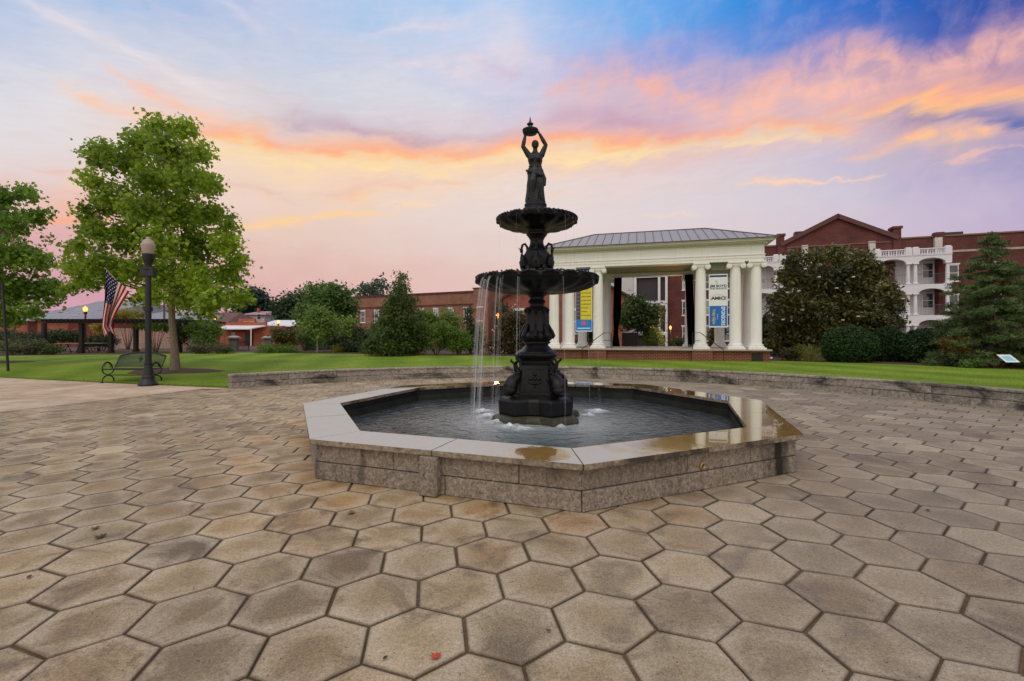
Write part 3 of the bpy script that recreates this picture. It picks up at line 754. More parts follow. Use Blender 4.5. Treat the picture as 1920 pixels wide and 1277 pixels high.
for k in range(8):                                                   # two coping slabs per side, mitred at the corners
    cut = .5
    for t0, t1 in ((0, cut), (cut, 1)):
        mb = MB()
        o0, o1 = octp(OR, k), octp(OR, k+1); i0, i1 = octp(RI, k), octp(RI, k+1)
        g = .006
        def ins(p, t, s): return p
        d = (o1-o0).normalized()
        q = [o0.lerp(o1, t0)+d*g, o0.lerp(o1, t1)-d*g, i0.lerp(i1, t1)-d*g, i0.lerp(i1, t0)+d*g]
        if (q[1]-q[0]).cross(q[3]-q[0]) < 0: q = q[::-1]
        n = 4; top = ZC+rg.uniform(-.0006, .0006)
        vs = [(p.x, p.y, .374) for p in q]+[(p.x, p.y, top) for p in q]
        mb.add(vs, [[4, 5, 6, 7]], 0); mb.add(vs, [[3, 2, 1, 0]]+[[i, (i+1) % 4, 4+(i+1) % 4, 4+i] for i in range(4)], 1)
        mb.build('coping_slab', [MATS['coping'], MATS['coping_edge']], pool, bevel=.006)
# projecting block below the front-left joint and the brass spout on the right face
a, b = octp(RB, 1), octp(RB, 2)
pts = [octp(RB, k) for k in range(8)]
def side_pt(u, v, z):                                                # hit of a pixel ray with the wall plane at height z
    return G(u, v, z)
fr = sorted(range(8), key=lambda k: (octp(RB, k)+octp(RB, k+1)).y)[:2]
ksl = min(fr, key=lambda k: (octp(RB, k)+octp(RB, k+1)).x); ksr = max(fr, key=lambda k: (octp(RB, k)+octp(RB, k+1)).x)
def on_side(k, u):
    """point of side k that lies at pixel column u"""
    a, b = octp(RB, k), octp(RB, k+1); best = None
    for i in range(2001):
        p = a.lerp(b, i/2000); e = abs(960+FPX*p.x/p.y-u)
        if best is None or e < best[0]: best = (e, p)
    d = (b-a).normalized(); nrm = Vector((d.y, -d.x))
    if nrm.dot(a-C0) < 0: nrm = -nrm
    return best[1], d, nrm
p, d, nrm = on_side(ksl, 812)
mb = MB(); mb.tint = .35
mb.boxr((p.x+nrm.x*.055, p.y+nrm.y*.055, .19), (.19, .11, .362), math.atan2(d.y, d.x), ch=.012)
mb.build('projecting_block', MASON, pool, bevel=.008)
mb = MB(); p, d, nrm = on_side(ksr, 1316); n3_ = Vector((nrm.x, nrm.y, 0)); c = Vector((p.x, p.y, .235))+n3_*.0
ring = []
for (r, h) in ((.035, .002), (.035, .014), (.024, .02), (.018, .012), (.018, -.02)):
    ring.append((r, h))
t1 = Vector((d.x, d.y, 0)); t2 = Vector((0, 0, 1))
vs = []
for r, h in ring:
    for j in range(20): vs.append(c+n3_*h+t1*(r*math.cos(j*PI/10))+t2*(r*math.sin(j*PI/10)))
mb.add(vs, [[i*20+j, i*20+(j+1) % 20, (i+1)*20+(j+1) % 20, (i+1)*20+j] for i in range(4) for j in range(20)], 0, True)
mb.build('overflow_spout', simple('brass', (170, 140, 84), .4, .2, 30, metal=.6), pool)

# water
m, nt, out = new_mat('water'); MATS['water'] = m
p_ = pos(nt)
dd = N(nt, 'ShaderNodeVectorMath', operation='DISTANCE'); setin(nt, dd.inputs[0], p_); dd.inputs[1].default_value = (C0.x, C0.y, WATER_Z)
r_ = dd.outputs['Value']
n1 = noise_(nt, 2.6, p_, 3, .55, 1.2); n2 = noise_(nt, 9, p_, 3, .6, .6)
ph = math_(nt, 'MULTIPLY_ADD', n1, 16.0, math_(nt, 'MULTIPLY', r_, 24.0))
rip = math_(nt, 'MULTIPLY', math_(nt, 'SINE', ph), .16)
h = math_(nt, 'ADD', math_(nt, 'MULTIPLY', n2, 1.0), math_(nt, 'ADD', rip, math_(nt, 'ADD', math_(nt, 'MULTIPLY', n1, 1.3), math_(nt, 'MULTIPLY', noise_(nt, 20, p_, 2, .5), .3))))
far_ = ramp(nt, math_(nt, 'MULTIPLY', r_, .3), [(.2, 1.0), (1.0, .55)])
foam = noise_(nt, 4.5, p_, 6, .7, .8)
base = mix(nt, ramp(nt, math_(nt, 'MULTIPLY', r_, .33), [(.15, 1.0), (.72, 0.0)]), lin((46, 52, 52)), lin((158, 170, 170)))
base = mix(nt, ramp(nt, foam, [(.4, 0.0), (.75, .35)]), base, lin((130, 142, 142)))
princ(nt, out, base, .06, 0, .5, bump(nt, h, .75, .035), IOR=1.33)
mb = MB(); n_ = 8
mb.poly(oct_pts(RB-.45, WATER_Z))
mb.build('pool_water', m, kind='structure')
mb = MB(); mb.prism(oct_pts(RB-.3), -.11, -.095); mb.build('pool_floor', MATS['lining'], pool)

# ================================================================ iron fountain
m, nt, out = new_mat('black_iron'); MATS['iron'] = m
p_ = pos(nt); n1 = noise_(nt, 7, pos(nt, (1, 1, .35)), 5, .65); n2 = noise_(nt, 70, p_, 4, .6); n3 = noise_(nt, 2.5, pos(nt, (1, 1, .3)), 4)
b0 = ramp(nt, n1, [(.3, lin((7, 7, 8))), (.62, lin((14, 15, 17))), (.8, lin((31, 33, 36)))])
princ(nt, out, b0, ramp(nt, n3, [(.35, .3), (.65, .6)]), 0, .35, bump(nt, math_(nt, 'ADD', n2, math_(nt, 'MULTIPLY', n1, .6)), .35, .012))
IRON = m
m, nt, out = new_mat('verdigris'); MATS['statue'] = m
n1 = noise_(nt, 9, pos(nt, (1, 1, .5)), 5, .65)
princ(nt, out, ramp(nt, n1, [(.3, lin((12, 15, 17))), (.6, lin((25, 31, 33))), (.8, lin((44, 54, 55)))]), .45, .0, .4, bump(nt, noise_(nt, 50, pos(nt), 3), .2, .006))
STAT = m
m, nt, out = new_mat('mossy_stone'); MATS['moss'] = m
n1 = noise_(nt, 14, pos(nt), 5, .7); n2 = noise_(nt, 3, pos(nt), 4)
princ(nt, out, mix(nt, ramp(nt, n2, [(.4, 0.0), (.65, .8)]), ramp(nt, n1, [(.3, lin((40, 38, 28))), (.7, lin((78, 74, 54)))]), lin((44, 48, 24))), .55, 0, .5, bump(nt, n1, .8, .02))
FX, FY = C0.x-.012, C0.y
TW = math.radians(-9)                                   # the die is turned a little to the left
ftn = thing('iron_fountain', 'tall black iron fountain of two tiers with a robed statue on top', 'fountain', (FX, FY, .0))
def zpx(v, Y=None): return EYE+(HY-v)*(Y or FY)/FPX
def lobed(R, w, nx=8):
    """plan of a square with stepped corners: each corner carries a square lobe"""
    pl = []
    for k in range(4):
        a = TW+PI/4+k*PI/2
        for u, v in ((R*.62, -w), (R, -w*.82), (R, w*.82), (R*.62, w)):
            pl.append((FX+u*math.cos(a)-v*math.sin(a), FY+u*math.sin(a)+v*math.cos(a)))
    return pl
def chamf(pl, s): return [(FX+(x-FX)*s, FY+(y-FY)*s) for x, y in pl]
def stack(mb, pl, levels, mi=0):
    """levels = [(scale, z)]"""
    n = len(pl); vs = []
    for s, z in levels: vs += [(x, y, z) for x, y in chamf(pl, s)]
    mb.add(vs, [[i*n+j, i*n+(j+1) % n, (i+1)*n+(j+1) % n, (i+1)*n+j] for i in range(len(levels)-1) for j in range(n)]+[list(range(n))[::-1], list(range((len(levels)-1)*n, len(levels)*n))], mi)
mb = MB(); pl = lobed(.72, .30); stack(mb, pl, [(1.0, -.08), (1.02, .18), (1.0, .235), (.93, .265)])
mb.build('stone_base', MATS['moss'], ftn, bevel=.03)
mb = MB(); pl = lobed(.61, .265); stack(mb, pl, [(.96, .255), (1.0, .29), (1.0, .48), (.95, .52), (.80, .565)])
mb.build('plinth', IRON, ftn, bevel=.012)
def sq(w, ch): 
    h = w/2; q = [(-h+ch, -h), (h-ch, -h), (h, -h+ch), (h, h-ch), (h-ch, h), (-h+ch, h), (-h, h-ch), (-h, -h+ch)]
    ca, sa = math.cos(TW), math.sin(TW)
    return [(FX+x*ca-y*sa, FY+x*sa+y*ca) for x, y in q]
mb = MB()
stack(mb, sq(.62, .06), [(1.0, .555), (1.0, .60), (.94, .62), (.80, 1.03), (.84, 1.05), (.84, 1.10), (.98, 1.155), (1.06, 1.19), (1.06, 1.215), (.98, 1.235)])
mb.lathe([(.33, 1.228), (.325, 1.245), (.25, 1.285), (.195, 1.34), (.175, 1.37), (.19, 1.38)], (FX, FY, 0), 28)
mb.build('pedestal', IRON, ftn, bevel=.006)
for k in range(4):                                     # framed panel with a rosette on each face
    mb = MB(); a = TW-PI/2+k*PI/2; nd = Vector((math.cos(a), math.sin(a), 0)); td = Vector((-nd.y, nd.x, 0))
    def fp(x, t, o=0.0):
        w0, w1 = .62*.94/2, .62*.80/2; r = w0+(w1-w0)*t
        z = .62+(1.03-.62)*t
        return Vector((FX, FY, z))+nd*(r+o)+td*x
    for (x0, t0, x1, t1) in ((-.2, .06, .2, .13), (-.165, .87, .165, .94)): mb.slab([fp(x0, t0), fp(x1, t0), fp(x1, t1), fp(x0, t1)], nd*.016)
    for s in (-1, 1): mb.slab([fp(s*.2, .13), fp(s*.165, .13), fp(s*.145, .87), fp(s*.178, .87)][::s], nd*.015)
    for j in range(4):
        an = j*PI/2
        cc = fp(.062*math.cos(an), .5+.17*math.sin(an), .004); mb.ball(cc, .036, 10, 6, sq=(1, .6, .8))
    mb.ball(fp(0, .5, .008), .026); mb.ball(fp(0, .22, .004), .022)
    for s in (-1, 1): mb.tube([fp(s*.03, .3, .004), fp(s*.09, .36, .01), fp(s*.105, .46, .006)], [.012, .014, .006], 6)
    mb.build('panel', IRON, ftn)
for k in range(4):                                     # dolphins diving down the corners
    mb = MB(); a = TW+PI/4+k*PI/2; rd = Vector((math.cos(a), math.sin(a), 0)); td = Vector((-rd.y, rd.x, 0))
    def q(r, z, t=0): return Vector((FX, FY, z))+rd*r+td*t
    mb.tube([q(.50, .60), q(.53, .645), q(.53, .72), q(.485, .80), q(.415, .86), q(.385, .93), q(.42, 1.0), q(.445, 1.06)], [.07, .105, .118, .10, .075, .055, .04, .028], 12)
    mb.ball(q(.535, .66), .115, 14, 8, sq=(1, 1, .9)); mb.ball(q(.60, .615), .055)
    for s in (-1, 1):
        mb.ball(q(.60, .70, s*.055), .024)
        mb.tube([q(.47, .74, s*.08), q(.45, .80, s*.15), q(.42, .85, s*.17)], [.03, .025, .006], 6, flat=.4)
        mb.tube([q(.44, 1.05, s*.01), q(.46, 1.10, s*.07), q(.43, 1.135, s*.11)], [.03, .03, .006], 6, flat=.5)
        mb.tube([q(.40, .90, s*.04), q(.44, .93, s*.09)], [.022, .008], 6)
    mb.build('dolphin', IRON, ftn)
def flute(nf, amp, pw=1.0):
    return lambda r, z, th: (r*(1+amp*abs(math.sin(nf*th/2))**pw-amp*.5), z)
mb = MB()
mb.lathe([(.19, 1.37), (.225, 1.385), (.225, 1.405), (.20, 1.415)], (FX, FY, 0), 32)
mb.lathe([(.19, 1.41), (.235, 1.45), (.25, 1.49), (.24, 1.53), (.205, 1.575)], (FX, FY, 0), 48, fn=flute(12, .14))
mb.lathe([(.205, 1.57), (.19, 1.66), (.175, 1.76), (.165, 1.86), (.16, 1.92)], (FX, FY, 0), 48, fn=flute(8, .09))
mb.lathe([(.165, 1.91), (.19, 1.925), (.195, 1.945), (.175, 1.96), (.13, 1.975)], (FX, FY, 0), 32, fn=flute(16, .05))
mb.lathe([(.12, 1.97), (.115, 2.02), (.135, 2.035), (.145, 2.055), (.135, 2.075), (.115, 2.09), (.115, 2.13), (.16, 2.17), (.26, 2.215)], (FX, FY, 0), 32)
for j in range(8):                                     # acanthus leaves round the bulb
    a = TW+j*PI/4; rd = Vector((math.cos(a), math.sin(a), 0))
    mb.tube([Vector((FX, FY, z))+rd*r for r, z in ((.19, 1.70), (.215, 1.63), (.25, 1.56), (.272, 1.50), (.262, 1.455))], [.012, .026, .034, .036, .014], 7)
    mb.tube([Vector((FX, FY, z))+rd*r for r, z in ((.15, 1.84), (.18, 1.90), (.205, 1.935))], [.02, .024, .012], 6)
mb.build('stem', IRON, ftn)
def basin(name, R, zr, zb, rb, nl, thick, seed, rope=60):
    root_prof = []
    mb = MB()
    def bfn(r, z, th):
        w = max(0.0, (r-rb)/(R-rb))
        return (r*(1+.012*w*math.cos(nl*th)), z-(.5+.5*math.cos(nl*th))*.035*R*w*w)
    k = 14; prof = []
    for i in range(k+1):                               # gadrooned underside, bowl shaped
        t = i/k; prof.append((rb+(R*.985-rb)*math.sin(t*PI/2)**.85, zb+(zr-.05-zb)*(1-math.cos(t*PI/2)**1.15)))
    prof = sorted(prof)
    rim = [(R*.99, zr-.045), (R*1.005, zr-.02), (R*1.0, zr), (R*.97, zr+.004), (R*.945, zr-.01)]
    inner = [(R*.90, zr-.03), (R*.5, zr-.10*R-.04), (rb*.6, zr-.12*R-.045)]
    mb.lathe(prof+rim+inner, (FX, FY, 0), nl*8, fn=bfn)
    for j in range(nl):                                # lion-mask drops hanging at each lobe, ribs below
        a = 2*PI*j/nl
        rd = Vector((math.cos(a), math.sin(a), 0))
        mb.ball(Vector((FX, FY, zr-.055-.02*R))+rd*(R*.985), .032*R+.008, 8, 6, sq=(1, 1, 1.3))
    for j in range(rope):
        a = 2*PI*j/rope
        c = Vector((FX+R*.985*math.cos(a), FY+R*.985*math.sin(a), zr-.012)); rd = Vector((math.cos(a), math.sin(a), 0)); td = Vector((-rd.y, rd.x, 0))
        mb.tube([c-rd*.035-td*.018+Vector((0, 0, .004)), c+Vector((0, 0, .006)), c+rd*.022+td*.022-Vector((0, 0, .012)), c+rd*.02+td*.035-Vector((0, 0, .04))], [.008, .0125, .0125, .007], 6)
    return mb.build(name, IRON, ftn)
basin('lower_basin', .985, 2.465, 2.20, .24, 20, .03, 1, 72)
basin('upper_basin', .645, 3.425, 3.235, .16, 16, .03, 2, 52)
mb = MB()
mb.lathe([(.26, 2.36), (.25, 2.47), (.21, 2.50), (.172, 2.53), (.172, 2.62), (.178, 2.68), (.19, 2.76), (.188, 2.84), (.165, 2.89), (.13, 2.95), (.112, 3.0), (.108, 3.05), (.125, 3.09), (.155, 3.13), (.17, 3.145), (.17, 3.165), (.14, 3.185), (.14, 3.215), (.17, 3.24)], (FX, FY, 0), 40, fn=lambda r, z, th: (r*(1+(.05*abs(math.sin(6*th)) if 2.55 < z < 2.9 else 0)), z))
for j in range(4):
    a = TW+PI/4+j*PI/2; rd = Vector((math.cos(a), math.sin(a), 0))
    mb.ball(Vector((FX, FY, 2.60))+rd*.17, .05, 10, 7, sq=(1, 1, 1.3))
mb.build('upper_stem', IRON, ftn)
for k in range(4):                                     # swans with curled necks round the upper stem
    mb = MB(); a = math.radians(-6)+k*PI/2; rd = Vector((math.cos(a), math.sin(a), 0)); td = Vector((-rd.y, rd.x, 0))
    def q(r, z, t=0): return Vector((FX, FY, z))+rd*r+td*t
    mb.tube([q(.15, 2.56), q(.20, 2.62), q(.215, 2.70), q(.20, 2.78), q(.165, 2.85)], [.05, .075, .078, .05, .02], 10)
    mb.tube([q(.20, 2.70), q(.165, 2.79), q(.150, 2.88), q(.158, 2.955), q(.195, 3.005), q(.235, 2.985), q(.250, 2.925), q(.246, 2.885)], [.04, .026, .021, .020, .020, .020, .021, .026], 10); mb.tube([q(.235, 2.66), q(.25, 2.76), q(.244, 2.84), q(.232, 2.875)], [.03, .026, .018, .006], 7)
    mb.ball(q(.25, 2.885), .029, 10, 7); mb.tube([q(.255, 2.89), q(.29, 2.93), q(.305, 2.945)], [.018, .011, .004], 6, flat=.6)
    for s in (-1, 1): mb.tube([q(.20, 2.80, s*.05), q(.225, 2.73, s*.085), q(.21, 2.64, s*.08), q(.18, 2.58, s*.05)], [.012, .03, .034, .008], 7, flat=.5)
    mb.build('swan', IRON, ftn)
mb = MB()
mb.lathe([(.34, 3.40), (.30, 3.455), (.21, 3.505), (.175, 3.53), (.175, 3.60), (.182, 3.605), (.182, 3.64), (.165, 3.655), (.165, 3.69)], (FX-.02, FY, 0), 36)
mb.build('statue_base', IRON, ftn)

# ---- statue: one continuous remeshed figure, robe, raised arms, head and hair
SX, SY, SZ = FX-.03, FY, 3.685
mb = MB()
def ell(levels, n=48, fold=None):
    """levels = [(z, cx, cy, rx, ry)] stacked ellipses"""
    vs = []
    for z, cx, cy, rx, ry in levels:
        for j in range(n):
            th = 2*PI*j/n; f = 1+(fold(z, th) if fold else 0)
            vs.append((SX+cx+rx*f*math.cos(th), SY+cy+ry*f*math.sin(th), SZ+z))
    k = len(levels)
    mb.add(vs, [[i*n+j, i*n+(j+1) % n, (i+1)*n+(j+1) % n, (i+1)*n+j] for i in range(k-1) for j in range(n)]+[list(range(n))[::-1], list(range((k-1)*n, k*n))], 0, True)
def fold(z, th):
    w = smooth((.60-z)/.25)
    return w*(.085*math.sin(7*th+5*z)+.05*math.sin(13*th-9*z)+.03*math.sin(4*th+14*z))
ell([(0, .0, 0, .150, .135), (.06, .0, 0, .146, .13), (.16, .002, 0, .140, .122), (.28, .008, -.005, .136, .118), (.38, .012, -.01, .134, .112), (.46, .01, -.008, .126, .104), (.53, .008, 0, .112, .09), (.575, .006, 0, .098, .078)], fold=fold)
def fold2(z, th): return .05*math.sin(6*th+10*z)*smooth((z-.50)/.05)*smooth((.72-z)/.1)
ell([(.45, .008, 0, .140, .112), (.50, .008, 0, .135, .106), (.54, .007, 0, .118, .09), (.56, .006, 0, .096, .077), (.60, .005, 0, .100, .08), (.66, .004, -.004, .116, .09), (.71, .003, -.006, .122, .092), (.755, .002, 0, .122, .078), (.785, .002, .004, .095, .06), (.81, .003, .006, .05, .045), (.845, .004, .004, .036, .038), (.88, .004, 0, .036, .040)], fold=fold2)
def SP(x, y, z): return Vector((SX+x, SY+y, SZ+z))
for s in (-1, 1): mb.ball(SP(.003+s*.05, -.075, .685), .048, 12, 8, sq=(1, .8, 1))
# overfold of the robe with hanging hem and the bent knee under the cloth
mb.tube([SP(-.14, -.03, .50), SP(-.10, -.10, .47), SP(0, -.125, .43), SP(.09, -.11, .40), SP(.145, -.03, .42)], [.02, .03, .034, .034, .02], 8)
mb.tube([SP(.12, -.06, .46), SP(.15, -.05, .36), (SP(.145, -.06, .26)), SP(.10, -.11, .22)], [.022, .036, .032, .014], 8)
mb.tube([SP(-.02, -.09, .44), SP(-.035, -.135, .30), SP(-.05, -.11, .12), SP(-.055, -.10, .0)], [.05, .06, .045, .045], 10)
for i, x in enumerate((-.11, -.075, .02, .055, .09, .12)): mb.tube([SP(x*.75, -.09, .52), SP(x, -.115+.2*abs(x)*.3, .30), SP(x*1.05, -.115+.04*(i % 2), .02)], [.008, .016, .018], 6)
mb.tube([SP(-.10, -.03, .565), SP(-.05, -.078, .56), SP(.05, -.08, .56), SP(.11, -.03, .565)], [.012]*4, 6)
# head, features, hair drawn back in a knot
mb.ball(SP(.004, -.006, .925), .060, 18, 12, sq=(.86, 1.0, 1.16))
mb.ball(SP(.004, -.05, .892), .026, 10, 8, sq=(1, .8, .9)); mb.tube([SP(.004, -.062, .935), SP(.004, -.074, .912)], [.008, .011], 6)
mb.ball(SP(.004, .008, .945), .066, 18, 12, sq=(.92, 1.0, .98)); mb.ball(SP(.004, .068, .925), .034, 10, 8)
for s in (-1, 1): mb.ball(SP(.004+s*.052, 0, .918), .014, 8, 6, sq=(.5, 1, 1.3))
# arms raised to the tray
BC = SP(-.075, -.01, 1.155)                             # middle of the tray
for s, sh, elb, wr in ((-1, (-.105, .0, .765), (-.195, -.01, .90), (-.160, -.015, 1.07)), (1, (.11, .0, .765), (.175, -.01, .925), (.075, -.015, 1.10))):
    a, e, w = SP(*sh), SP(*elb), SP(*wr)
    tgt = BC+Vector((s*.115, -.01, -.005))
    mb.tube([a-Vector((s*.03, 0, .03)), a, a.lerp(e, .5), e, e.lerp(w, .4), w], [.05, .05, .043, .036, .034, .023], 12)
    hd = w.lerp(tgt, .5)
    mb.tube([w, hd, hd.lerp(tgt, .7)], [.022, .028, .024], 10, flat=.7)
    fd = (tgt-w).normalized(); 
    for f in range(4):
        b0 = hd.lerp(tgt, .55)+Vector((0, (f-1.5)*.015, 0)); l = (.045, .055, .052, .04)[f]
        mb.tube([b0, b0+fd*l*.6, b0+fd*l+Vector((-s*.02, 0, 0))], [.0085, .008, .006], 6)
    mb.tube([hd, hd+fd*.02+Vector((-s*.03, -.02, 0)), hd+fd*.045+Vector((-s*.035, -.018, 0))], [.011, .009, .006], 6)
statue = mb.build('statue', STAT, ftn)
rm = statue.modifiers.new('one_surface', 'REMESH'); rm.mode = 'VOXEL'; rm.voxel_size = .0065; rm.use_smooth_shade = True
sm = statue.modifiers.new('soften', 'SMOOTH'); sm.factor = .5; sm.iterations = 2
mb = MB()
mb.lathe([(.05, -.062), (.10, -.05), (.128, -.015), (.132, .012), (.125, .02), (.09, .012), (.045, .02)], (BC.x, BC.y, BC.z), 28, fn=flute(14, .03))
mb.lathe([(.05, .012), (.035, .035), (.032, .085), (.052, .10), (.055, .112), (.035, .13), (.018, .15), (.010, .19), (.004, .225)], (BC.x-.003, BC.y, BC.z), 20)
mb.build('raised_tray', STAT, statue)

# ---- falling water
m, nt, out = new_mat('falling_water'); MATS['fall'] = m
n1 = noise_(nt, 1.0, pos(nt, (160, 160, 3.0)), 3, .6)
gl = N(nt, 'ShaderNodeBsdfPrincipled'); setin(nt, gl.inputs['Base Color'], (.92, .94, .95, 1)); setin(nt, gl.inputs['Roughness'], .25)
setin(nt, gl.inputs['Specular IOR Level'], .8)
tl = N(nt, 'ShaderNodeBsdfTranslucent'); setin(nt, tl.inputs[0], (.95, .96, .97, 1))
m1 = N(nt, 'ShaderNodeMixShader'); m1.inputs[0].default_value = .55; nt.links.new(gl.outputs[0], m1.inputs[1]); nt.links.new(tl.outputs[0], m1.inputs[2])
tp = N(nt, 'ShaderNodeBsdfTransparent'); m2 = N(nt, 'ShaderNodeMixShader')
setin(nt, m2.inputs[0], ramp(nt, n1, [(.35, .02), (.65, .21)])); nt.links.new(tp.outputs[0], m2.inputs[1]); nt.links.new(m1.outputs[0], m2.inputs[2])
nt.links.new(m2.outputs[0], out.inputs[0])
rg = random.Random(21)
def stream(ang, R, z0, z1, width, n, v0=.35, r=.0045, label=None, group=None):
    """a bundle of thin falling strands leaving the rim at this bearing"""
    mb = MB()
    for i in range(n):
        a = ang+(rg.uniform(-.5, .5)*width/R)
        vv = v0*rg.uniform(.8, 1.2); pts = []; rr = []
        lean = rg.uniform(-.012, .012)
        for j in range(9):
            t = math.sqrt(2*(z0-z1)/9.8)*(j/8)**.8
            rad = R*.99+vv*t; z = z0-4.9*t*t
            pts.append((FX+rad*math.cos(a+lean*j/8), FY+rad*math.sin(a+lean*j/8), z)); rr.append(r*rg.uniform(.8, 1.25)*(1-.35*j/8))
        mb.tube(pts, rr, 6)
    o = mb.build('water_stream', MATS['fall'])
    tag(o, label, 'water stream', group); return o
lowz = 2.40
def ang_px(u, side=-1, R=1.0):
    """bearing of the rim point seen at pixel column u on the near (-1) or far (+1) side"""
    best = None
    for i in range(3600):
        a = i*PI/1800
        if math.sin(a)*side < 0: continue
        e = abs(960+FPX*(FX+R*math.cos(a))/(FY+R*math.sin(a))-u)
        if best is None or e < best[0]: best = (e, a)
    return best[1]
gl_ = 'water streams falling from the wide lower basin'
stream(ang_px(904), .985, lowz, WATER_Z, .06, 10, .32, .0036, 'white water stream at the left tip of the lower basin, falling to the pool', gl_)
stream(ang_px(913), .985, lowz, WATER_Z, .15, 24, .30, .0038, 'widest white sheet of water, inside the left tip of the lower basin', gl_)
stream(ang_px(932), .985, lowz, WATER_Z, .04, 5, .22, .0036, 'thin water stream in front of the glowing street lamp left of the fountain stem', gl_)
stream(ang_px(940), .985, lowz, WATER_Z, .05, 6, .2, .0038, 'water stream beside the glowing lamp, left of the fountain stem', gl_)
stream(ang_px(972), .985, lowz, 1.22, .03, 5, .12, .0038, 'bright thin water stream falling close to the left side of the fountain stem', gl_)
stream(ang_px(1056), .985, lowz, WATER_Z, .02, 2, .12, .0035, 'faint water thread just right of the fountain stem', gl_)
stream(ang_px(1098, 1), .985, lowz, WATER_Z, .03, 2, .2, .0035, 'faint water thread under the right end of the lower basin, before the left banner', gl_)
stream(ang_px(1113), .985, lowz, WATER_Z, .03, 2, .2, .003, 'rightmost faint water thread below the tip of the lower basin', gl_)
gu_ = 'thin water threads dripping from the small upper basin'
for u, lb in ((938, 'thin water thread dripping from the left tip of the upper basin'), (968, 'thin water thread dripping left of the swans on the upper stem'), (1060, 'thin water thread dripping right of the swans on the upper stem'), (1074, 'thin water thread dripping from the right tip of the upper basin')):
    stream(ang_px(u, -1, .645), .645, 3.37, 2.48, .01, 1, .08, .0032, lb, gu_)
# foam where the streams land, round the stone base
m, nt, out = new_mat('foam'); MATS['foam'] = m
n1 = noise_(nt, 16, pos(nt), 6, .75, .5); n2 = noise_(nt, 5, pos(nt), 4)
df = N(nt, 'ShaderNodeBsdfPrincipled'); setin(nt, df.inputs['Base Color'], (.86, .9, .92, 1)); setin(nt, df.inputs['Roughness'], .35)
tp = N(nt, 'ShaderNodeBsdfTransparent'); ms = N(nt, 'ShaderNodeMixShader')
al = math_(nt, 'MULTIPLY', ramp(nt, math_(nt, 'MULTIPLY_ADD', n2, .35, math_(nt, 'MULTIPLY', n1, .65)), [(.30, 0.0), (.52, 1.0)]), attr(nt, 'tint'))
setin(nt, ms.inputs[0], al); nt.links.new(tp.outputs[0], ms.inputs[1]); nt.links.new(df.outputs[0], ms.inputs[2]); nt.links.new(ms.outputs[0], out.inputs[0])
mb = MB()
def _fc(u, v, R): q = G(u, v, .15); return (q.x, q.y, R)
for cx, cy, R in [_fc(905, 772, .24), _fc(916, 781, .26), _fc(936, 793, .26), _fc(958, 802, .26), _fc(980, 806, .2), _fc(1118, 773, .28), _fc(1104, 780, .16), _fc(1052, 803, .1), (FX, FY, 1.3)]:
    n = 28; k = 7
    prev = None
    for i in range(k):
        mb.tint = (1-(i+.5)/k)*(1.0 if R < 1 else .55)
        ringv = []
        for t in (i/k, (i+1)/k):
            for j in range(n):
                th = 2*PI*j/n; r = R*t*(1+.15*math.sin(3*th+cx*9))
                x, y = cx+r*math.cos(th), cy+r*math.sin(th)
                hz = .05*(1-t)*(1+.9*mnoise.noise((x*14, y*14, 0))) if R < 1 else 0
                ringv.append((x, y, WATER_Z+.004+(0.002 if R < 1 else 0)+max(0, hz)))
        mb.add(ringv, [[j, (j+1) % n, n+(j+1) % n, n+j] for j in range(n)], 0, True)
o = mb.build('foam', m); tag(o, 'white foam and froth where the streams hit the pool water', 'foam', kind='stuff')
# ================================================================ low stone wall round the plaza
m, nt, out = new_mat('wall_stone'); MATS['wall_stone'] = m
p_ = pos(nt); t = attr(nt, 'tint')
n1 = noise_(nt, 16, p_, 5, .7, .6); n2 = noise_(nt, .8, pos(nt, (1, 1, 2.2)), 5, .65, .8); n3 = noise_(nt, 80, p_, 3, .7)
b0 = ramp(nt, n1, [(.28, lin((96, 90, 83))), (.5, lin((150, 142, 131))), (.72, lin((192, 184, 172)))])
b0 = mix(nt, 1.0, b0, ramp(nt, t, [(0, .55), (.5, 1.0), (1, 1.2)]), 'MULTIPLY')
b0 = mix(nt, ramp(nt, n2, [(.36, .88), (.50, 0.0)]), b0, lin((38, 35, 32)))
princ(nt, out, b0, .85, 0, .25, bump(nt, math_(nt, 'ADD', n1, math_(nt, 'MULTIPLY', n3, .4)), .9, .03))
WS = m
rw = thing('retaining_wall', 'low curved grey stone wall holding the lawn around the paved plaza', 'stone wall', (W0.x, W0.y, 0))
rg = random.Random(11)
def wp(r, a, z): return (W0.x+r*math.cos(a), W0.y+r*math.sin(a), z)
def arc_block(mb, r0, r1, a0, a1, z0, z1, mi=0):
    k = max(1, int((a1-a0)/.03)); vs = []
    for i in range(k+1):
        a = a0+(a1-a0)*i/k
        vs += [wp(r0, a, z0), wp(r1, a, z0), wp(r1, a, z1), wp(r0, a, z1)]
    fs = [[0, 1, 2, 3], [4*k+3, 4*k+2, 4*k+1, 4*k]]
    for i in range(k):
        for j in range(4): fs.append([4*i+j, 4*i+4+j, 4*i+4+(j+1) % 4, 4*i+(j+1) % 4])
    mb.add(vs, fs, mi)
A0_, A1_ = ANG_R, ANG_END
mb = MB()
for row, (z0, z1) in enumerate(((-.02, .165), (.172, .345))):
    a = A0_
    while a < A1_-.002:
        L = rg.uniform(.8, 2.1)/RW
        b = min(A1_, a+L)
        if A1_-b < .03: b = A1_
        mb.tint = min(1, max(0, rg.gauss(.55, .24)))
        d = rg.uniform(-.012, .02)
        arc_block(mb, RW-d, RW+.26, a+.0003, b-.0003, z0, z1+rg.uniform(-.004, .003))
        a = b
mb.build('stonework', WS, rw, bevel=.012)
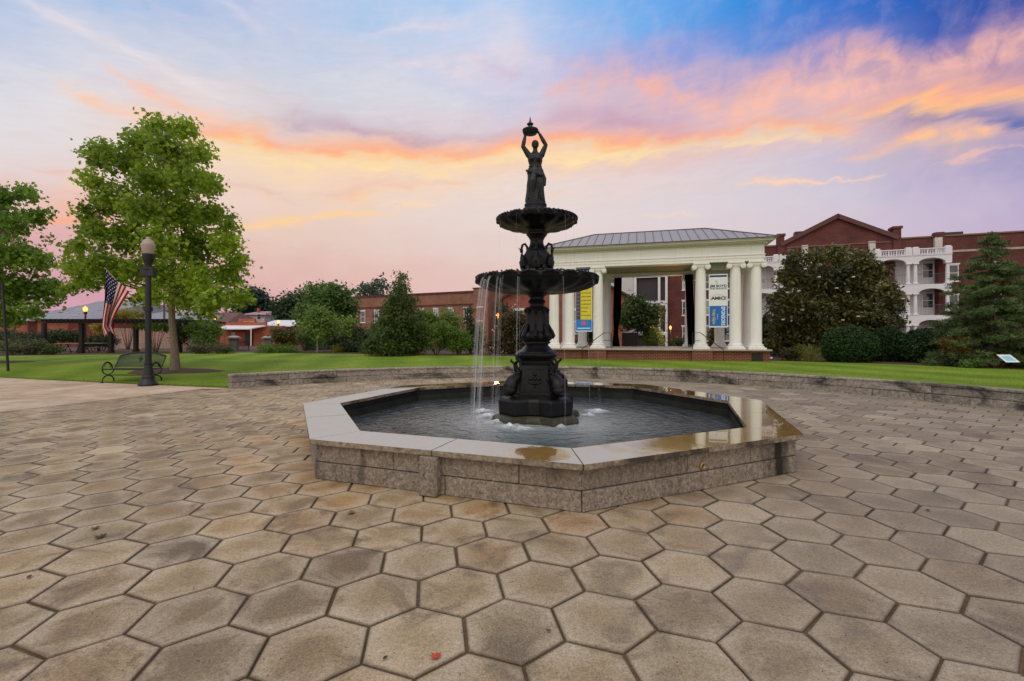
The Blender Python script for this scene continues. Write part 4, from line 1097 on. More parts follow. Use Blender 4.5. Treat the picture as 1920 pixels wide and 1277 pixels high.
mb = MB(); arc_block(mb, RW+.02, RW+.25, A0_+.001, A1_-.001, -.1, .34); mb.build('core', simple('mortar_dark', (74, 66, 58)), rw)
a = A0_
while a < A1_-.002:
    b = min(A1_, a+rg.uniform(1.1, 2.3)/RW)
    if A1_-b < .06: b = A1_
    mb = MB(); mb.tint = min(1, max(.25, rg.gauss(.85, .22))); e = rg.uniform(-.008, .006)
    arc_block(mb, RW-.028+e, RW+.29, a+.0006, b-.0006, .35, .405+rg.uniform(-.004, .004)); mb.build('capstone', WS, rw, bevel=.01)
    a = b

# ================================================================ street lamp with flag
BLK = simple('black_paint', (14, 17, 20), .45, .25, 18, bmp=.1)
m, nt, out = new_mat('globe_glass'); MATS['globe'] = m
princ(nt, out, lin((168, 152, 138)), .4, 0, .4, None, **{'Transmission Weight': .0, 'Subsurface Weight': .3})
LG = G(278, 723, .006); LY = LG.y; lx = LG.x
def lz(v): return EYE+(HY-v)*LY/FPX
def lamp_post(name, label, lit=False, group=None, globe_mat=None, h=4.45):
    r = thing(name, label, 'street lamp', (0, 0, 0), 0, group); s = h/4.45
    mb = MB()
    mb.lathe([(.255, 0), (.255, .05), (.235, .09), (.19, .15), (.165, .22), (.17, .26), (.15, .32)], n=16, fn=lambda q, z, th: (q*s, z*s))
    mb.lathe([(.14, .32), (.115, .5), (.10, .62), (.112, .64), (.112, .68), (.085, .70)], n=24, fn=lambda q, z, th: (q*s, z*s))
    mb.build('base', BLK, r, sharp=25)
    mb = MB(); mb.lathe([(.085, .69), (.08, 2.0), (.076, 3.48)], n=24, fn=lambda q, z, th: (q*s, z*s)); mb.build('pole', BLK, r)
    mb = MB(); mb.lathe([(.09, 3.47), (.12, 3.485), (.12, 3.51), (.095, 3.53), (.085, 3.66), (.13, 3.74), (.15, 3.82), (.155, 3.93), (.16, 3.95), (.15, 3.965)], n=24, fn=lambda q, z, th: (q*s, z*s)); mb.build('lamp_holder', BLK, r)
    mb = MB(); mb.lathe([(.135, 3.96), (.162, 4.06), (.184, 4.2), (.188, 4.24), (.165, 4.29), (.15, 4.31), (.13, 4.36), (.085, 4.40), (.06, 4.405), (.055, 4.45), (.03, 4.475)], n=28, fn=lambda q, z, th: (q*s, z*s)); mb.build('globe', globe_mat or MATS['globe'], r)
    return r
lamp = lamp_post('street_lamp', 'unlit black street lamp with pale acorn globe, beside the bench, holding the flag')
mb = MB(); mb.boxr((0, 0, 3.42), (.40, .17, .27), .1, ch=.03); mb.boxr((0, 0, 3.57), (.25, .12, .03), .1); mb.build('junction_box', BLK, lamp, bevel=.01)
mb = MB(); mb.tube([(-.085, -.02, 2.30), (-.15, -.03, 2.36)], .028, 10); mb.lathe([(.112, 2.24), (.112, 2.36)], n=20); mb.build('flag_bracket', BLK, lamp)
lamp.location = (lx, LY, .006)
# flag: pole leaning out to the left, cloth hanging from it
fl = thing('flag', 'striped red, white and blue flag with stars hanging from a slanted pole on the lamp', 'flag', (lx, LY, 0))
pa = Vector((lx-.15, LY-.03, lz(577))); pb = P(197, 503, LY-.12)
mb = MB(); mb.tube([pa, pb], .013, 8); mb.ball(pb, .024, 10, 8); mb.build('pole', simple('flag_pole', (150, 132, 104), .5, .15), fl)
m, nt, out = new_mat('flag_cloth'); MATS['flag'] = m
uv = N(nt, 'ShaderNodeAttribute', attribute_name='flag_uv').outputs['Vector']
sx = N(nt, 'ShaderNodeSeparateXYZ'); setin(nt, sx.inputs[0], uv)
s_, t_ = sx.outputs[0], sx.outputs[1]                     # across the stripes / along them
odd = math_(nt, 'MODULO', math_(nt, 'FLOOR', math_(nt, 'MULTIPLY', s_, 13.0)), 2.0)
red, white, blue = lin((168, 28, 44)), lin((226, 214, 206)), lin((30, 36, 78))
st = mix(nt, odd, red, white)
inc = math_(nt, 'MULTIPLY', math_(nt, 'LESS_THAN', s_, 7/13), math_(nt, 'LESS_THAN', t_, .4))
cx_ = math_(nt, 'MULTIPLY', s_, 13/7*9+1e-6); cy_ = math_(nt, 'MULTIPLY', t_, 11/.4)
def near(v, n):                                             # distance to star rows on a staggered 9 x 11 grid
    return math_(nt, 'SUBTRACT', math_(nt, 'FRACT', v), .5)
par = math_(nt, 'MODULO', math_(nt, 'ADD', math_(nt, 'FLOOR', cx_), math_(nt, 'FLOOR', cy_)), 2.0)
dx, dy = near(cx_, 9), near(cy_, 11)
rr_ = math_(nt, 'SQRT', math_(nt, 'ADD', math_(nt, 'MULTIPLY', dx, dx), math_(nt, 'MULTIPLY', dy, dy)))
an = math_(nt, 'ARCTAN2', dy, dx)
star = math_(nt, 'LESS_THAN', rr_, math_(nt, 'MULTIPLY_ADD', math_(nt, 'COSINE', math_(nt, 'MULTIPLY', an, 5.0)), .07, .27))
star = math_(nt, 'MULTIPLY', star, math_(nt, 'LESS_THAN', par, .5))
base = mix(nt, inc, st, mix(nt, star, blue, white))
pb_ = princ(nt, None, base, .8, 0, .2)
tr = N(nt, 'ShaderNodeBsdfTranslucent'); setin(nt, tr.inputs[0], base); ms = N(nt, 'ShaderNodeMixShader'); ms.inputs[0].default_value = .3
nt.links.new(pb_.outputs[0], ms.inputs[1]); nt.links.new(tr.outputs[0], ms.inputs[2]); nt.links.new(ms.outputs[0], out.inputs[0])
def curve3(pts, t):
    x = np.linspace(0, 1, len(pts)); return np.array([np.interp(t, x, [p[i] for p in pts]) for i in range(2)])
Lc = [(199, 506), (196.5, 534), (194.5, 562), (191.5, 592), (189.5, 612), (196, 627)]
Rc = [(243, 547), (232.5, 563), (220, 583), (211, 601), (209.5, 612), (214, 621)]
vs, fs, uvs = [], [], []
ns, ntt = 40, 48
for i in range(ntt+1):
    t = i/ntt
    a, b = curve3(Lc, t), curve3(Rc, t)
    for j in range(ns+1):
        s = j/ns
        u, v = a+(b-a)*s
        if t > .85: v += 6*(t-.85)/.15*math.sin(s*7+1)*.8
        wv_ = smooth(t*2.2)
        dep = LY-.10+.11*wv_*math.sin(s*11+1.5*t)+.05*wv_*math.sin(s*19-3*t)+.10*(s-.5)*smooth(t*1.5)
        u2 = u+1.6*wv_*math.sin(s*11+1.5*t+1.2)
        p = P(u2, v, dep); vs.append(tuple(p)); uvs.append((s, t, 0))
n = ns+1
fs = [[i*n+j, i*n+j+1, (i+1)*n+j+1, (i+1)*n+j] for i in range(ntt) for j in range(ns)]
me = bpy.data.meshes.new('cloth'); inv = -Vector(fl.location)
me.from_pydata([tuple(Vector(p)+inv) for p in vs], [], fs); me.polygons.foreach_set('use_smooth', [True]*len(fs))
at = me.attributes.new('flag_uv', 'FLOAT_VECTOR', 'POINT'); at.data.foreach_set('vector', np.array(uvs, np.float32).ravel())
me.materials.append(m); o = bpy.data.objects.new('cloth', me); COL.objects.link(o); o.parent = fl
so_ = o.modifiers.new('thick', 'SOLIDIFY'); so_.thickness = .004

# black pole at the left edge
q = G(16, 701, .02)
bp = thing('metal_pole', 'slim black metal pole at the left edge of the lawn, before the leafy tree', 'pole', tuple(q))
mb = MB(); mb.tube([q-Vector((0, 0, .1)), Vector((P(4, 528, q.y).x, q.y, P(4, 528, q.y).z))], .042, 12); mb.build('shaft', BLK, bp)
mb = MB(); mb.lathe([(.075, 0), (.07, .06), (.05, .10)], q, 14); mb.build('foot', BLK, bp)

# ================================================================ park bench
BENCH = simple('bench_metal', (20, 25, 27), .38, .3, 25)
bl = G(190, 718.5, .006); by = bl.y
bx0, bx1 = P(189, 700, by).x, P(189, 700, by).x+1.62
bn = thing('park_bench', 'black metal park bench with mesh back and looped arms under the big tree', 'bench', ((bx0+bx1)/2, by+.25, .006))
zb = .006
mb = MB()                                                # seat slats run the length, front edge rolled
for k in range(9):
    y = by+.02+k*.052; z = zb+.445-.012*math.sin(k/8*PI)
    mb.boxr(((bx0+bx1)/2, y, z), (1.54, .036, .016), 0)
mb.tube([(bx0+.03, by-.01, zb+.438), (bx1-.03, by-.01, zb+.438)], .022, 8)
for x in (bx0+.4, (bx0+bx1)/2, bx1-.4): mb.box(x-.02, by, zb+.42, x+.02, by+.46, zb+.434)
mb.build('seat', BENCH, bn)
def bk(s, h):                                            # back surface: s along 0..1, h height 0..1
    top = .36+.13*math.sin(max(0, min(1, s))*PI)**.8
    return Vector((bx0+.05+(bx1-bx0-.10)*s, by+.47+.20*h, zb+.47+top*h))
mb = MB()
mb.tube([bk(i/24, 1) for i in range(25)], .020, 8); mb.tube([bk(i/24, .08) for i in range(25)], .014, 6); mb.tube([bk(i/24, .93) for i in range(25)], .009, 6)
for s in (0, 1): mb.tube([bk(s, 0), bk(s, .5), bk(s, 1)], .02, 8)
mb.build('back_frame', BENCH, bn)
mb = MB(); nd = 22                                       # diamond lattice with an emblem in the middle
for k in range(-8, nd+1):
    for sg in (1, -1):
        pts = []
        for i in range(13):
            h = .09+.84*i/12; s = (k+ (i/12*7.0 if sg > 0 else 7.0-i/12*7.0))/nd
            if 0.005 <= s <= .995: pts.append(bk(s, h))
        if len(pts) > 1: mb.tube(pts, .0085, 4)
mb.build('backrest', BENCH, bn)
mb = MB(); c = bk(.5, .55); e = Vector((0, .20, .45)).normalized()
mb.boxr(c, (.10, .014, .10), 0); mb.tube([c+e*.12, c, c-e*.12], .016, 6); mb.tube([c+Vector((-.09, 0, .02)), c+Vector((.09, 0, .02))], .014, 6)
mb.build('emblem', BENCH, bn)
for x in (bx0+.03, bx1-.03):
    mb = MB(); mb.tube([(x, by+.02+.185*(1-math.cos(t)), zb+.44+.215*math.sin(t)) for t in np.linspace(0, PI, 15)], .019, 8); mb.tube([(x, by+.10+.11*(1-math.cos(t)), zb+.50+.13*math.sin(t)) for t in np.linspace(.1, PI, 9)], .009, 6); mb.build('armrest', BENCH, bn)
    mb = MB(); mb.tube([(x, by+.01, zb), (x, by+.025, zb+.12), (x, by+.10, zb+.20), (x, by+.23, zb+.235), (x, by+.36, zb+.20), (x, by+.44, zb+.12), (x, by+.46, zb)], .02, 8)
    mb.tube([(x, by+.0, zb+.44), (x, by+.06, zb+.31), (x, by+.23, zb+.245), (x, by+.40, zb+.31), (x, by+.48, zb+.44)], .018, 8)
    for yy in (by+.01, by+.46): mb.boxr((x, yy, zb+.01), (.05, .09, .02))
    mb.build('leg', BENCH, bn)
mb = MB(); mb.tube([(bx0+.03, by+.23, zb+.24), (bx1-.03, by+.23, zb+.24)], .014, 8); mb.build('stretcher', BENCH, bn)

# ================================================================ mulch rings, fallen leaves, little things
MUL = MATS['mulch']
def ring_sheet(name, cx, cy, rx, ry, h=.05):
    mb = MB(); n = 40; k = 6; vs = [(cx, cy, lawn_z(cx, cy)+h)]
    for i in range(1, k+1):
        for j in range(n):
            th = 2*PI*j/n; w = 1+.05*math.sin(3*th+1)+.03*math.sin(7*th)
            x, y = cx+rx*w*math.cos(th)*i/k, cy+ry*w*math.sin(th)*i/k
            vs.append((x, y, lawn_z(x, y)+.006+h*(1-(i/k)**2)+(0.012*mnoise.noise((x*6, y*6, 0)) if i < k else -.012)))
    fs = [[0, 1+j, 1+(j+1) % n] for j in range(n)]
    for i in range(k-1):
        a = 1+i*n
        fs += [[a+j, a+n+j, a+n+(j+1) % n, a+(j+1) % n] for j in range(n)]
    mb.add(vs, fs, 0, True); return mb.build(name, MUL, kind='structure')
TB = G(329, 703, .05)
ring_sheet('mulch_bed', TB.x-.1, TB.y+.15, 1.75, .95)
q = G(-20, 689, .08); ring_sheet('mulch_bed', q.x, q.y, 1.75, 1.2)
LEAFM = {}
def fallen(u, v, size, col, label, seed):
    p = G(u, v, .006); rg = random.Random(seed); mb = MB(); a = rg.uniform(0, 6)
    tv, tf = leaf_template('maple' if size > .05 else 'oval')
    vs = [(p.x+size*(x*math.cos(a)-y*math.sin(a)), p.y+size*(x*math.sin(a)+y*math.cos(a)), p.z+.004+size*(.25*abs(x)+.12*y*y)) for x, y, z in tv]
    mb.add(vs, tf, 0); k = 'leaf_%d_%d_%d' % col
    o = mb.build('fallen_leaf', simple(k, col, .7, .25, 40)); so_ = o.modifiers.new('thick', 'SOLIDIFY'); so_.thickness = .0015
    tag(o, label, 'fallen leaf', 'fallen leaves on the paving')
fallen(816, 1231, .055, (178, 70, 36), 'small bright orange-red leaf lying on a front paver', 1)
fallen(722, 1234, .03, (48, 38, 30), 'dark curled leaf bit on the same paver, left of the red leaf', 2)
fallen(187, 1007, .085, (70, 44, 34), 'dark brown leaf on a pale paver at left, the larger of two there', 3)
fallen(178, 991, .06, (86, 66, 52), 'greyish small leaf just behind the dark brown one at left', 4)
fallen(55, 1082, .05, (92, 42, 30), 'reddish brown leaf near the left edge of the paving', 5)
fallen(660, 962, .08, (128, 86, 50), 'tan leaf on a paver just in front of the pool wall', 6)
fallen(1740, 957, .05, (34, 28, 24), 'tiny black leaf on the paving right of the pool', 7)
fallen(1028, 1183, .028, (70, 52, 40), 'small brown speck of leaf in front of the pool corner', 8)

# grass blades along the near and left parts of the lawn, so that its edge is ragged
rgn = np.random.default_rng(77); V_, F_, T_ = [], [], []
cnt = 0
while cnt < 42000:
    th = rgn.uniform(ANG_R, math.radians(156)); r0 = lawn_r0(th)
    edge_ = rgn.random() < .45
    r = r0+(rgn.uniform(-.02, .10) if edge_ else rgn.uniform(0, 1)**1.3*9)
    x, y = W0.x+r*math.cos(th), W0.y+r*math.sin(th)
    if y < 2 or abs(x/y) > 1.3: cnt += 1; continue
    if math.hypot((x-TB.x+.1)/1.7, (y-TB.y-.15)/.9) < 1: cnt += 1; continue
    z = lawn_z(x, y); h = rgn.uniform(.025, .06)*(1.2 if edge_ else 1); a = rgn.uniform(0, PI); w = rgn.uniform(.004, .008)
    lx_, ly_ = rgn.normal(0, .022), rgn.normal(0, .022)
    o = len(V_); V_ += [(x-w*math.cos(a), y-w*math.sin(a), z-.005), (x+w*math.cos(a), y+w*math.sin(a), z-.005), (x+lx_, y+ly_, z+h)]
    F_.append([o, o+1, o+2]); T_.append(min(1, max(0, rgn.normal(.5, .25)))); cnt += 1
me = bpy.data.meshes.new('grass'); me.from_pydata(V_, [], F_); at = me.attributes.new('tint', 'FLOAT', 'FACE'); at.data.foreach_set('value', T_)
me.materials.append(leaf_mat('grass_blade', (84, 112, 22), (158, 182, 66), .35, .6)); o = bpy.data.objects.new('grass', me); COL.objects.link(o)
tag(o, 'short green grass blades of the lawn and along its edges', 'grass', kind='stuff')
# ================================================================ bandstand
BPH = math.radians(15.2); BO = Vector((2.25, 24.7, .0))
BM = Mloc(BO, -BPH)
def painted(name, c):
    m, nt, out = new_mat(name); p_ = pos(nt)
    st = noise_(nt, 1.0, pos(nt, (9, 9, .55)), 5, .65, .3); bl_ = noise_(nt, 1.3, p_, 5, .6)
    f = math_(nt, 'MULTIPLY', ramp(nt, st, [(.5, 0.0), (.75, .5)]), ramp(nt, bl_, [(.4, .25), (.7, 1.0)]))
    b = mix(nt, f, lin(c), lin(tuple(x*.72 for x in c)))
    b = mix(nt, ramp(nt, bl_, [(.3, .25), (.55, 0.0)]), b, lin((c[0]*.9, c[1]*.9, c[2]*.84)))
    princ(nt, out, b, .5, 0, .35, bump(nt, noise_(nt, 30, p_, 3), .08, .004)); MATS[name] = m
    return m
WHITE = painted('white_paint', (240, 239, 236)); WHITE2 = painted('cream_trim', (224, 222, 211))
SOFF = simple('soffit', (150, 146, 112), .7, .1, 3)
BBR = brick_mat('stage_brick', (128, 62, 46), (104, 46, 36), (150, 120, 104))
ROOFM = simple('metal_roof', (150, 146, 146), .5, .07, 1.2, metal=.0, spec=.35)
SEAM = simple('roof_seam', (92, 88, 94), .45, .1, 3, metal=.3)
bs = thing('bandstand', 'white columned bandstand with grey metal hip roof and brick stage', 'bandstand', tuple(BO), -BPH)
ZF = .875; ZG = -.05
DEP = 4.75
FX_ = [-.03, .79, 2.26, 7.18, 8.73, 9.62]
x0, x1 = -.52, 10.10
mb = MB(BM)
mb.box(x0, -.50, ZG, x1, DEP+.45, ZF-.075)
for a, b in ((6.72, 7.64), (1.8, 2.72)): mb.box(a, -.66, ZG, b, -.497, ZF-.075)
mb.build('platform', BBR, bs)
mb = MB(BM); mb.box(x0-.06, -.72, ZF-.073, x1+.06, DEP+.5, ZF); mb.build('stage_floor', simple('stage_concrete', (172, 160, 148), .7, .12, 4), bs, bevel=.01)
mb = MB(BM); mb.box(9.33, -.525, .32, 9.80, -.49, .70); mb.build('hatch', simple('dark_hatch', (36, 28, 26), .6), bs)
def column(name, x, y, z0, z1, r):
    M = BM @ Matrix.Translation((x, y, 0))
    mb = MB(M); h = z1-z0
    mb.boxr((0, 0, z0+.04), (r*2.9, r*2.9, .08))
    mb.lathe([(r*1.40, z0+.08), (r*1.44, z0+.11), (r*1.38, z0+.145), (r*1.20, z0+.16), (r*1.16, z0+.18), (r*1.26, z0+.205), (r*1.20, z0+.235), (r*1.05, z0+.25)], n=24)
    mb.build('base', WHITE, None); base = COL.objects[-1]
    mb = MB(M); mb.lathe([(r*1.04, z0+.25), (r, z0+.30), (r*.99, z0+h*.4), (r*.93, z0+h*.75), (r*.86, z1-.30), (r*.90, z1-.29), (r*.90, z1-.265), (r*.86, z1-.255)], n=28)
    sh = mb.build('column', WHITE, bs)
    bpy.data.objects.remove(base)
    mb = MB(M)
    mb.boxr((0, 0, z0+.04), (r*2.9, r*2.9, .08))
    mb.lathe([(r*1.40, z0+.08), (r*1.44, z0+.11), (r*1.38, z0+.145), (r*1.20, z0+.16), (r*1.16, z0+.18), (r*1.26, z0+.205), (r*1.20, z0+.235), (r*1.05, z0+.25)], n=24)
    mb.build('column_base', WHITE, sh)
    mb = MB(M)                                           # ionic capital: echinus, two scroll bolsters, abacus
    mb.lathe([(r*.88, z1-.26), (r*1.05, z1-.20), (r*1.1, z1-.15)], n=24)
    for s in (-1, 1):
        c = Vector((s*r*1.16, 0, z1-.19))
        for rr, dy in ((.125, r*1.06), (.085, r*1.12), (.04, r*1.17)):
            mb.tube([c+Vector((0, -dy, 0)), c+Vector((0, dy, 0))], rr, 18)
    mb.box(-r*1.2, -r*1.0, z1-.15, r*1.2, r*1.0, z1-.07)
    mb.boxr((0, 0, z1-.035), (r*2.75, r*2.45, .07))
    mb.build('capital', WHITE, sh)
ZC1 = 5.02
for x in FX_: column('column', x, 0, ZF, ZC1, .262)
for x in (-.03, .93, 2.42, 7.1, 8.70, 9.62): column('column', x, DEP-.35, ZF, ZC1, .262)
for y in (1.55, 3.0): column('column', 9.62, y, ZF, ZC1, .262)
# entablature: architrave with two fasciae, frieze, dentil cornice
mb = MB(BM)
def ring(mb, o, z0, z1, w=.62):
    a0, a1, b0, b1 = -.03-.30-o, 9.62+.30+o, -.30-o, DEP-.35+.30+o
    mb.box(a0, b0, z0, a1, b0+w+o, z1); mb.box(a0, b1-w-o, z0, a1, b1, z1)
    mb.box(a0, b0+w+o+.002, z0, a0+w+o, b1-w-o-.002, z1); mb.box(a1-w-o, b0+w+o+.002, z0, a1, b1-w-o-.002, z1)
ring(mb, 0, ZC1+.002, ZC1+.13); ring(mb, .018, ZC1+.132, ZC1+.27); ring(mb, .05, ZC1+.272, ZC1+.31); ring(mb, .0, ZC1+.312, ZC1+.72)
mb.build('entablature', WHITE, bs)
mb = MB(BM); ring(mb, .06, ZC1+.722, ZC1+.77); ring(mb, .20, ZC1+.835, ZC1+.88); ring(mb, .36, ZC1+.882, ZC1+.94); ring(mb, .43, ZC1+.942, ZC1+1.0)
for i in range(96):                                       # dentils
    x = -.42+i*.109
    mb.box(x, -.46, ZC1+.772, x+.062, -.3, ZC1+.833)
for i in range(44):
    y = -.4+i*.109; mb.box(9.9, y, ZC1+.772, 10.06, y+.062, ZC1+.833); mb.box(-.47, y, ZC1+.772, -.31, y+.062, ZC1+.833)
mb.build('cornice', WHITE2, bs)
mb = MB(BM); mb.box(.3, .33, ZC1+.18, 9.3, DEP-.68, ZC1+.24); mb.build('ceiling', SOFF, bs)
# hip roof with standing seams
ez = ZC1+1.005; ex0, ex1, ey0, ey1 = -.03-.30-.47, 9.62+.30+.47, -.30-.47, DEP-.35+.30+.47
ym = (ey0+ey1)/2; hip = 2.72; rz = 7.18
E_ = [Vector((ex0, ey0, ez)), Vector((ex1, ey0, ez)), Vector((ex1, ey1, ez)), Vector((ex0, ey1, ez))]
R0, R1 = Vector((ex0+hip, ym, rz)), Vector((ex1-hip, ym, rz))
mb = MB(BM)
mb.poly([E_[0], E_[1], R1, R0]); mb.poly([E_[2], E_[3], R0, R1]); mb.poly([E_[1], E_[2], R1]); mb.poly([E_[3], E_[0], R0])
mb.poly([E_[3], E_[2], E_[1], E_[0]])
rf = mb.build('roof', ROOFM, bs)
mb = MB(BM); n_ = 27
for i in range(n_+1):
    x = ex0+(ex1-ex0)*i/n_
    t = min(1, (x-ex0)/hip, (ex1-x)/hip)
    if t < .03: continue
    for ya in (ey0, ey1):
        mb.tube([Vector((x, ya, ez+.012)), Vector((x, ya+(ym-ya)*t, ez+(rz-ez)*t+.012))], .017, 4, sm=False)
for i in range(1, 14):
    y = ey0+(ey1-ey0)*i/14; t = 1-abs(y-ym)/(ym-ey0)
    for xa, s in ((ex0, 1), (ex1, -1)): mb.tube([Vector((xa, y, ez+.012)), Vector((xa+s*hip*t, y, ez+(rz-ez)*t+.012))], .017, 4, sm=False)
for a, b in ((E_[0], R0), (E_[1], R1), (E_[2], R1), (E_[3], R0), (R0, R1)): mb.tube([a+Vector((0, 0, .015)), b+Vector((0, 0, .02))], .032, 6, sm=False)
for a, b in ((E_[0], E_[1]), (E_[1], E_[2]), (E_[2], E_[3]), (E_[3], E_[0])): mb.tube([a+Vector((0, 0, -.01)), b+Vector((0, 0, -.01))], .025, 6, sm=False)
mb.build('roof_seams', SEAM, rf)
mb = MB(BM); mb.box(7.62, -.05, ZC1-.36, 8.28, .05, ZC1-.02); mb.build('speaker_grille', simple('grille', (104, 116, 100), .6, .1, 60), bs, bevel=.01)
# handrails on either side of the front opening
def rail(xt, xb):
    mb = MB(BM); s = 1 if xb > xt else -1
    mb.tube([(xt, -.62, ZF), (xt, -.62, ZF+.78), (xt+s*.35, -.62, ZF+.78), (xb, -1.0, ZF-.02), (xb, -1.0, .28)], .02, 8)
    mb.tube([(xt, -.62, ZF+.4), (xt+s*.35, -.62, ZF+.4)], .014, 6)
    mb.build('handrail', BLK, bs)
rail(2.95, 1.55); rail(6.75, 8.05)
# stage curtains
CURT = simple('black_curtain', (13, 11, 14), .9, .3, 10, spec=.2)
def curtain(u0t, u1t, vt, u0b, u1b, vb, dep, label, tie):
    vs = []; n = 48; k = 18
    def hit(u, v):                                       # where the pixel's ray meets the bandstand plane at depth dep
        kx = (u-960)/FPX; b0 = BM @ Vector((0, dep, 0)); dx = BM.to_3x3() @ Vector((1, 0, 0))
        s = (kx*b0.y-b0.x)/(dx.x-kx*dx.y); p = b0+dx*s
        return p, EYE+(HY-v)*p.y/FPX
    pt0, zt = hit(u0t, vt); pt1, _ = hit(u1t, vt); pb0, zb_ = hit(u0b, vb); pb1, _ = hit(u1b, vb)
    zb_ = ZF+.01
    tn = BM.to_3x3() @ Vector((0, 1, 0))
    for side in (0, 1):
        for i in range(k+1):
            t = i/k
            a = pt0.lerp(pb0, t); b = pt1.lerp(pb1, t)
            g_ = 1-.45*math.exp(-((t-tie)/.16)**2)
            c = a.lerp(b, .5 if tie < 0 else .35)
            a2, b2 = c+(a-c)*g_, c+(b-c)*g_
            for j in range(n+1):
                q = a2.lerp(b2, j/n); f = .06*math.sin(j/n*2*PI*7)+.03*math.sin(j/n*2*PI*3+4*t)
                q = q+tn*(f+side*.03)
                vs.append((q.x, q.y, zt+(zb_-zt)*t))
    w = n+1; h = (k+1)*w
    fs = [[i*w+j, i*w+j+1, (i+1)*w+j+1, (i+1)*w+j] for i in range(k) for j in range(n)]+[[h+i*w+j, h+(i+1)*w+j, h+(i+1)*w+j+1, h+i*w+j+1] for i in range(k) for j in range(n)]
    for i in range(k):
        fs += [[i*w, (i+1)*w, h+(i+1)*w, h+i*w], [i*w+n, h+i*w+n, h+(i+1)*w+n, (i+1)*w+n]]
    mb = MB(); mb.add(vs, fs, 0, True)
    o = mb.build('stage_curtain', CURT); tag(o, label, 'curtain', 'black curtains at the back of the stage'); return o
curtain(1151.5, 1166, 521, 1147, 1163, 650, DEP-.75, 'black stage curtain pulled back beside the left rear column', .78)
curtain(1284, 1299, 515, 1290, 1305, 650, DEP-.75, 'black stage curtain hanging at the right rear of the stage', -1)
# banners between the columns
def bhit(u, dep):
    kx = (u-960)/FPX; b0 = BM @ Vector((0, dep, 0)); dx = BM.to_3x3() @ Vector((1, 0, 0))
    s = (kx*b0.y-b0.x)/(dx.x-kx*dx.y); p = b0+dx*s
    return p
XD = BM.to_3x3() @ Vector((1, 0, 0)); YD = BM.to_3x3() @ Vector((0, 1, 0)); ZD = Vector((0, 0, 1))
def flatmat(n, c): return simple('print_'+n, c, .6, .05, 8)
class Board:
    """a hanging printed sheet: w(x, z) maps 0..1 coordinates to the world"""
    def __init__(s, name, label, u0, u1, vt, vb, dep=-.02):
        a, b = bhit(u0, dep), bhit(u1, dep); um = (a+b)/2
        s.a, s.w = a, (b-a).length
        s.z1, s.z0 = EYE+(HY-vt)*um.y/FPX, EYE+(HY-vb)*um.y/FPX; s.h = s.z1-s.z0
        s.root = thing(name, label, 'banner', (um.x, um.y, s.z0), -BPH)
    def p(s, x, y, o=0): return Vector((s.a.x, s.a.y, s.z0))+XD*(x*s.w)+ZD*(y*s.h)-YD*o
    def rect(s, part, x0, y0, x1, y1, mat, o, parent=None, th=.003):
        mb = MB(); mb.slab([s.p(x0, y0, o), s.p(x1, y0, o), s.p(x1, y1, o), s.p(x0, y1, o)], -YD*th)
        return mb.build(part, mat, parent or s.root)
    def text(s, part, body, x, y, size, mat, o, bold=.0, stretch=1.0, rot=False, parent=None):
        mb = MB(); xd, yd = (XD, ZD) if not rot else (rot*ZD, -rot*XD)
        text_mb(mb, body, s.p(x, y, o), xd, yd, size, 0, .002, bold=bold, stretch=stretch)
        return mb.build(part, mat, parent or s.root)
B = Board('banner', 'tall white and blue sponsor banner hanging between the right-hand columns', 1329, 1364.5, 514, 614)
W_ = flatmat('white', (232, 234, 238)); NV = flatmat('navy', (34, 44, 104)); BLU = flatmat('blue', (20, 104, 190)); DK = flatmat('ink', (30, 28, 34)); REDP = flatmat('red', (196, 60, 64)); GOLD = flatmat('gold', (190, 172, 88)); LTB = flatmat('pale', (214, 232, 246))
sheet = B.rect('sheet', 0, 0, 1, 1, W_, 0, th=.008)
B.rect('top_band', .04, .945, .95, .98, NV, .0085, sheet); B.rect('blue_panel', .035, .025, .965, .405, BLU, .0085, sheet)
B.text('lettering', 'JIM BOYD', .51, .775, .165, DK, .009, .006, 1.05, parent=sheet); B.text('lettering', 'INSURANCE', .51, .728, .118, DK, .009, .002, 1.15, parent=sheet)
mb = MB(); q = lambda x, y: B.p(x, y, .012)
mb.tube([q(.33, .88), q(.40, .855), q(.45, .82), q(.52, .81)], [.006, .016, .014, .004], 6, flat=.3); mb.tube([q(.40, .855), q(.43, .885)], [.012, .004], 6, flat=.3); mb.build('bird_emblem', DK, sheet)
B.text('lettering', 'AMICI', .51, .545, .21, DK, .009, .010, 1.15, parent=sheet)
mb = MB(); mb.tube([q(.20+.62*t, .590+.028*math.sin(PI*t)) for t in np.linspace(0, 1, 13)], .013, 6, flat=.3); mb.build('red_arc', REDP, sheet)
for s_, xx in ((1, .085), (-1, .945)):
    mb = MB(); mb.tube([q(xx+s_*.05, .575), q(xx, .572), q(xx, .518), q(xx+s_*.05, .515)], .008, 6, flat=.4); mb.build('bracket_mark', DK, sheet)
B.text('lettering', 'SPONSORS', .75, .215, .235, LTB, .012, .008, .80, rot=-1, parent=sheet)
B.text('lettering', 'Friday Nights', .27, .20, .17, GOLD, .012, .008, .78, rot=-1, parent=sheet)
B.text('lettering', 'thank you', .46, .2, .07, LTB, .012, 0, 1.0, rot=-1, parent=sheet)
B2 = Board('banner', 'tall purple and yellow concert schedule banner between the left-hand columns', 1079, 1110.5, 502, 622)
YEL = flatmat('yellow', (222, 208, 40)); PUR = flatmat('purple', (74, 60, 140)); PNK = flatmat('pink', (218, 90, 180)); VIO = flatmat('violet', (84, 60, 92)); SKYB = flatmat('skyblue', (36, 128, 214)); ROSE = flatmat('rose', (214, 96, 120))
sheet = B2.rect('sheet', 0, 0, 1, 1, flatmat('palebluewhite', (206, 222, 240)), 0, th=.008)
